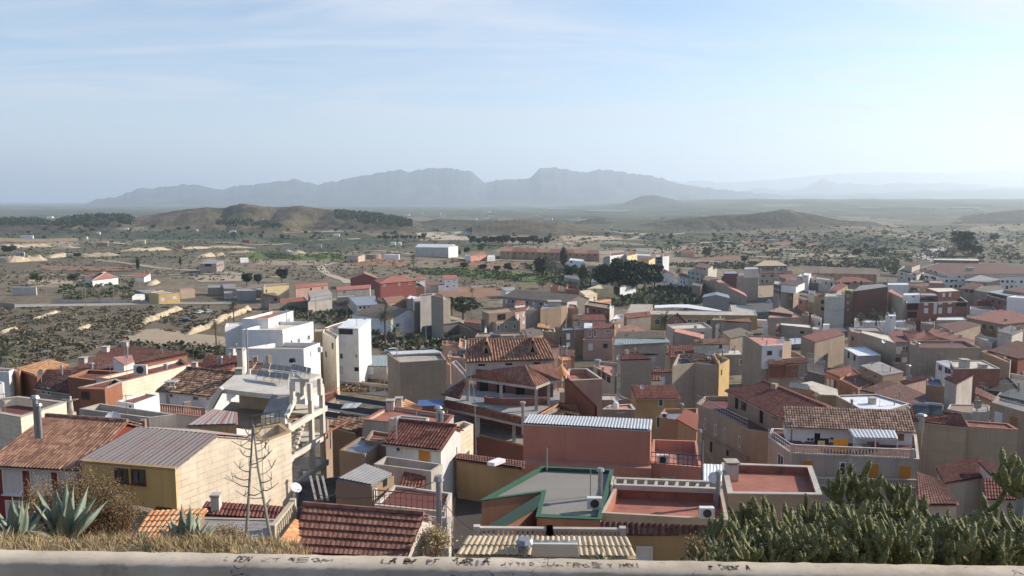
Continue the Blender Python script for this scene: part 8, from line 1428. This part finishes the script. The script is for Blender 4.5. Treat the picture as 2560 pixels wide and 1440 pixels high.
# ================= PARAPET WITH GRAFFITI =================
def parapet():
 s=NT('parapet_plaster');w_=s.coord('World');n=s.noise(w_,1.2,6,.7);n2=s.noise(s.coord('World',(1,3,1)),7,5,.7);cr=s.n('ShaderNodeTexVoronoi');cr.feature='DISTANCE_TO_EDGE';cr.inputs['Scale'].default_value=2.2
 wob=s.n('ShaderNodeVectorMath');wob.operation='ADD';s.l(s.coord('World'),wob.inputs[0]);nz=s.n('ShaderNodeTexNoise');nz.inputs['Scale'].default_value=3;s.l(w_,nz.inputs['Vector']);s.l(nz.outputs['Color'],wob.inputs[1]);s.l(wob.outputs[0],cr.inputs['Vector'])
 col=s.ramp(n,[(.3,(.33,.275,.21)),(.5,(.45,.385,.30)),(.7,(.55,.48,.385))]);col=s.mix(s.ramp(n2,[(.58,(0,0,0)),(.7,(.7,)*3)]),col,(.27,.20,.15))
 gate=s.ramp(s.noise(w_,1.7,2),[(.6,(0,0,0)),(.66,(1,1,1))]);ck=s.math('MULTIPLY',s.math('LESS_THAN',cr.outputs['Distance'],.008),gate);col=s.mix(ck,col,(.05,.04,.035));s.bump(n2,.5,.01);_m['parapet_plaster']=s.done(col,.95)
 L=atY(-700,1351,7.4);Rr=atY(3300,1436,6.7);z=-3.27
 A,B_=Vector((-7.3,7.05,z)),Vector((7.3,6.52,z));n=160;rnd=random.Random(3);V=[];Fc=[];t=.27
 r=empty('parapet',(0,7,z-.8),'long cracked plaster parapet with faded graffiti running across the foreground','parapet wall')
 prof=[(0,-1.9),(0,-.03),(.02,0),(t-.02,-.0),(t,-.03),(t,-1.2)]
 for i in range(n+1):
  p=A.lerp(B_,i/n)
  for j,(a,b)in enumerate(prof):
   jit=rnd.uniform(-.012,.008)if j in(1,4)else(rnd.uniform(-.004,.004)if j in(2,3)else 0);V.append((p.x,p.y+a+jit,p.z+b+jit))
 m6=len(prof)
 for i in range(n):
  for j in range(m6-1):Fc.append((i*m6+j,(i+1)*m6+j,(i+1)*m6+j+1,i*m6+j+1))
 me=npmesh('wall',V,Fc,'parapet_plaster');o=bpy.data.objects.new('wall',me);COL.objects.link(o);o.parent=r;o.location=-Vector(r.location)
 def yline(x):return A.y+(B_.y-A.y)*(x-A.x)/(B_.x-A.x)
 s=NT('graffiti_ink');inkm(s,(.05,.047,.05));_m['graffiti_ink']=s.m;s=NT('graffiti_faded');inkm(s,(.16,.13,.11));_m['graffiti_faded']=s.m
 for txt,x0,x1,sy,mt in(('R. DEN',540,615,.09,'graffiti_ink'),('TASOM',668,830,.07,'graffiti_faded'),('LA BAFEE',950,1100,.09,'graffiti_ink'),('MARIA J',1124,1265,.115,'graffiti_ink'),('Y YO D',1270,1335,.07,'graffiti_faded'),('CUATRO',1345,1475,.07,'graffiti_faded'),('SE Y MAXI',1480,1600,.085,'graffiti_faded'),('PACIENCIA',1770,1870,.075,'graffiti_ink')):
  X0,X1=(x0-1280)/F*7.2,(x1-1280)/F*7.2;m=MB();n=len(txt);cw=(X1-X0)/n;wth=.011 if mt=='graffiti_ink' else .008;rg=math.atan2(B_.y-A.y,B_.x-A.x)
  for i,ch in enumerate(txt):
   sl_,sc_,oy=rnd.uniform(-.1,.25),rnd.uniform(.8,1.2),rnd.uniform(-.012,.012)
   for st in STROKES.get(ch,()):
    pts=[(float(st[k])/2,float(st[k+1])/4)for k in range(0,len(st),2)];Q=[]
    for(u,v)in pts:
     x=X0+cw*(i+.1+(u+sl_*v+rnd.uniform(-.07,.07))*.75);y=v*sy*sc_+oy+rnd.uniform(-.006,.006);Q.append(Vector((x,yline(x)+t*.34+y,z+.0015)))
    for p,q in zip(Q,Q[1:]):
     d_=(q-p);l=d_.length
     if l<1e-4:continue
     d_/=l;nn=Vector((-d_.y,d_.x*1.9,0))*wth*rnd.uniform(.6,1.2);m.poly([p-nn-d_*.004,q-nn*.7+d_*.004,q+nn*.7+d_*.004,p+nn-d_*.004])
  m.build('graffiti',mt,r)
parapet()
m=MB();m.poly([(-25,-20,-1.68),(25,-20,-1.68),(25,.6,-1.68),(-25,.6,-1.68)]);o=m.build('terrace_pavement','concrete');tag(o,kind='structure')
# ================= CARS, POLES, STREET THINGS =================
def car(px,py,wpx,rz,paint,label,van=False):
 p=hitT(px,py);r=empty('parked_car',p,label,'car');L_=4.2;
 prof=[(-2.1,.35),(-2.08,.75),(-1.75,.92),(-1.2,.98),(-.75,1.42),(1.0,1.47),(1.6,1.02),(2.05,.9),(2.1,.4),(1.7,.25),(-1.7,.25)]
 if van:prof[5]=(1.5,1.5);prof[6]=(1.95,1.05)
 c,s_=math.cos(rz),math.sin(rz)
 def W_(x,y,z):return Vector((p.x+x*c-y*s_,p.y+x*s_+y*c,p.z+z))
 m=MB();n=len(prof);cabs=[i for i,(a,b)in enumerate(prof)if b>1.2]
 V=[W_(a,-.85+(.15 if b>1.2 else 0),b)for a,b in prof]+[W_(a,.85-(.15 if b>1.2 else 0),b)for a,b in prof]
 m.add(V,[tuple(range(n)),tuple(range(2*n-1,n-1,-1))]+[(i,n+i,n+(i+1)%n,(i+1)%n)for i in range(n)]);m.build('body',paint,r)
 for(a0,a1,nm)in((-1.02,-.2,'side_window'),(-.1,.75,'side_window'),(.85,1.35,'side_window')):
  for sy in(-1,1):
   m=MB();y0,y1=sy*.865,sy*.75;m.poly([W_(a0,y0,1.0),W_(a1,y0,1.0),W_(a1-.05*(a0>.5)*3,y1,1.38),W_(a0+(.25 if a0<-1 else 0),y1,1.38)]);m.build(nm,'glass',r)
 for q in(((-1.19,.99),(-.77,1.40)),((1.56,1.06),(1.04,1.45))):
  m=MB();(a,b),(a2,b2)=q;e=-.02 if a<0 else .02;m.poly([W_(a+e,-.7,b+.02),W_(a+e,.7,b+.02),W_(a2+e,.6,b2+.02),W_(a2+e,-.6,b2+.02)]);m.build('windscreen','glass',r)
 for x in(-1.3,1.3):
  for y in(-.86,.86):m=MB();m.cyl(W_(x,y-.08,.32),W_(x,y+.08,.32),.32,.32,14);q=m.build('wheel','rubber',r);m=MB();m.cyl(W_(x,y-.09,.32),W_(x,y+.09,.32),.18,.18,10);m.build('rim','steel',q)
 for x,mt,nm in((-2.1,'plastic','headlight'),(2.1,'redtrim','tail_light')):
  for y in(-.6,.6):m=MB();m.box(W_(x,y,.62),.06,.3,.14,rz);m.build(nm,mt,r)
car(872,943,38,R(8),'carwhite','white hatchback parked at the foot of the tall white house',True)
car(952,945,36,R(12),'carred','red car parked before the pale green roofed garage')
car(498,784,14,R(75),'carwhite','left of two pale cars parked side by side on the slope')
car(519,782,14,R(75),'cargrey','right of two pale cars parked side by side on the slope')
car(462,804,28,R(15),'carblue','dark blue car parked alone among the scrub')
car(1923,757,14,R(60),'cargrey','upper parked car on the shaded street')
car(1945,769,14,R(40),'carwhite','lower parked car on the shaded street')
car(1920,706,14,R(5),'cargrey','silver car before the cream terraced houses')
car(978,882,20,R(10),'carwhite','white van roof behind the blank beige building',True)
car(1690,722,14,R(80),'carblue','dark car in the shade under the street palm')
def pole(px,yb,yt,label,mat='woodgrey',r0=.14,cat='utility pole',cross=True,lamp=False,name='utility_pole'):
 p=hitT(px,yb);h=(yb-yt)*p.y/F;r=empty(name,p,label,cat);Z=Vector((0,0,1));m=MB();m.cyl(p-Z*.5,p+Z*h,r0,r0*.6,8);m.build('pole',mat,r)
 if cross:m=MB();m.bar(p+Z*(h-.4)-Vector((.7,0,0)),p+Z*(h-.4)+Vector((.7,0,0)),.1);q=m.build('crossarm',mat,r);c=MB();[c.cyl(p+Z*(h-.35)+Vector((x,0,0)),p+Z*(h-.1)+Vector((x,0,0)),.05,.04,6)for x in(-.6,0,.6)];c.build('insulators','steel',q)
 if lamp:m=MB();m.tube([p+Z*h,p+Z*(h+.25)+Vector((.5,-.2,0)),p+Z*(h+.2)+Vector((1.1,-.4,0))],[.05,.04,.04],6);m.build('arm',mat,r);m=MB();m.box(p+Z*(h+.08)+Vector((1.2,-.42,0)),.6,.22,.12);m.build('lamp_head','frame',r)
for x,b,t,l in[(118,767,710,'first pole from the left along the country road'),(215,765,698,'second pole from the left along the country road'),(285,757,712,'third pole standing at the garden wall by the road'),(396,768,712,'pole right in front of the yellow bungalow'),(164,715,687,'pale pole among the garden palms'),(569,656,620,'pale pole right of the grey barn'),(790,795,740,'pole behind the stepped white building'),(771,802,774,'short pole right behind the white roof terrace'),(1010,888,826,'street pole before the white gable warehouse'),(1065,862,816,'short pole beside the scrap yard'),(1173,803,765,'left of two poles by the orchard lane'),(1180,800,764,'right of two poles by the orchard lane'),(1412,760,725,'pole before the warehouse roof'),(1322,656,628,'lattice pole before the far row houses'),(1289,720,704,'pole at the end of the white garden wall'),(2073,802,768,'pole at the street corner below the pale grey tower'),(1133,780,750,'pole at the fence left of the orchard lane'),(349,722,692,'pole before the red gabled shed'),(310,712,690,'left of two poles beside the red hip villa'),(313,712,690,'right of two poles beside the red hip villa'),(1744,640,612,'pole beside the two dark trees'),(1590,880,862,'thin pole')][:-1]:
 pole(x,b,t,l)
pole(2118,840,812,'street lamp with round white globe near the grey flat roofs','steel',.08,'street lamp',False,True,'street_lamp')
pole(2420,712,690,'tall street lamp before the white apartment complex','steel',.1,'street lamp',False,True,'street_lamp')
pole(2238,936,885,'street lamp beside the tall beige house','steel',.09,'street lamp',False,True,'street_lamp')
for i,x in enumerate((2060,2068,2078,2089)):
 p=hitT(x,915+i*9,4);m=MB();m.cyl(p-Vector((0,0,1)),p+Vector((0,0,1.2)),.14,.14,8);m.cyl(p+Vector((0,0,1.2)),p+Vector((0,0,1.4)),.24,.2,8);o=m.build('flue_pipe','steel');tag(o,'steel flue in a row of four along the dark terrace edge','flue','four flues along the dark terrace edge')
p=hitT(1187,715);m=MB();m.box(p,1.2,1.2,3.2);m.box(p+Vector((0,0,3.2)),1.5,1.5,.3);o=m.build('pillar','pink');tag(o,'lone square pinkish pillar in the bare red field','pillar')
def gwall(pts,h,mat,label,name='garden_wall'):
 m=MB();P=[hitT(*q)for q in pts]
 for a,c in zip(P,P[1:]):
  n=max(1,int((c-a).length/6))
  for i in range(n):
   p,q=a.lerp(c,i/n),a.lerp(c,(i+1)/n);p.z=T(p.x,p.y);q.z=T(q.x,q.y);m.bar(p+Vector((0,0,h/2-.2)),q+Vector((0,0,h/2-.2)),.3,h+.4)
 o=m.build(name,mat);tag(o,label,'wall')
gwall([(1178,720),(1240,716)],1.2,'whitewash','thin white wall in the bare red field')
gwall([(130,760),(330,758),(352,757)],1.6,'concrete','grey garden wall along the far side of the country road')
gwall([(-20,768),(38,772)],2.4,'grey','grey wall below the road at the left edge')
gwall([(-10,603),(195,603)],5,'beige','very long tan retaining wall at the left of the valley')
gwall([(1900,704),(2000,712)],2,'concrete','low wall beside the dirt lot')
gwall([(840,962),(985,975)],1.2,'whitewash','low pale kerb wall round the weedy plot')
gwall([(1010,760),(1040,775)],1.5,'concrete','short wall beside the orange cottages')
gwall([(2200,690),(2245,694)],1.5,'whitewash','low white wall left of the white apartment complex')
p=hitT(2374,617);m=MB();s_=p.y/F;m.bar(p,p+Vector((0,0,26*s_)),2.2*s_);m.bar(p+Vector((-5*s_,0,19*s_)),p+Vector((5*s_,0,19*s_)),2*s_);o=m.build('cross_monument','whitewash');tag(o,'tall pale cross monument beside the road far right','cross')
rnd=random.Random(77)
for i in range(70):
 x=rnd.choice([rnd.uniform(900,1300),rnd.uniform(1300,2560),rnd.uniform(0,2560)]);y=rnd.uniform(519,560)
 p=hitT(x,y)
 if p.y>9000 or p.y<1900:continue
 w_=rnd.uniform(8,26);m=MB();m.box(p-Vector((0,0,1)),w_,w_*.5,rnd.uniform(4,7),rnd.uniform(-.3,.3));o=m.build('farm_building',rnd.choice(['white','whitewash','cream','whiteroof']));tag(o,'tiny pale farm building far out on the hazy plain','farm building','far farm buildings on the hazy plain')
for x,y,wp,l in((1730,490,90,'long white glinting greenhouse roofs far out below the mountains'),(1520,527,110,'long cream plastic covered field far beyond the low mound'),(1400,522,60,'pale strip field beyond the mound'),(2170,520,60,'pale warehouse row in the haze at right'),(2420,520,90,'thin pale greenhouse strip in the haze far right')):
 P=[(x-wp/2,y),(x+wp/2,y-1.5),(x+wp/2,y+1),(x-wp/2,y+2)];p=hitT(x,y+1)if y>500 else atY(x,y,9000);s_=p.y/F;m=MB();m.box(p,wp*s_,60,3.0*s_*.6);o=m.build('greenhouse','whiteroof');tag(o,l,'greenhouse')
for o in list(bpy.data.objects):
 if o.type=='EMPTY' and not o.children:bpy.data.objects.remove(o)
for i,(a,b,ya,yb,sg,l)in enumerate((((742,1222),(1098,1200),50,40,.8,'thin cable crossing the dim yard to the tall flue'),((560,1092),(720,1062),58,66,.3,'cable above the cream block wall'),((640,1275),(1105,1290),38,36,.5,'cable above the ribbed brown roof'),((1098,1240),(1190,1330),38,33,.2,'black cable falling from the tall flue'),((1757,1100),(1800,1180),60,52,.2,'cable from the salmon terrace pole'),((2000,975),(2060,985),110,115,.6,'cable behind the long tiled house'),((2330,1005),(2480,1020),110,100,1,'cable slung before the white yard house'),((2300,1040),(2460,1005),95,110,.8,'cable rising from the rendered flue'),((2073,772),(2135,760),300,290,1.5,'street cable at the corner below the pale grey tower'),((118,712),(215,700),398,396,1.5,'power line between the first two road poles'),((215,700),(396,714),396,392,2.5,'power line between the second road pole and the yellow bungalow'),((1184,1000),(1310,1030),88,84,.8,'cable from the bent pole to the dark flue'))):
 p,q=atY(*a,ya),atY(*b,yb);m=MB();m.tube([p.lerp(q,k/10)-Vector((0,0,sg*4*(k/10)*(1-k/10)))for k in range(11)],[.018 if ya<150 else .03]*11,5);o=m.build('cable','iron');tag(o,l,'cable')
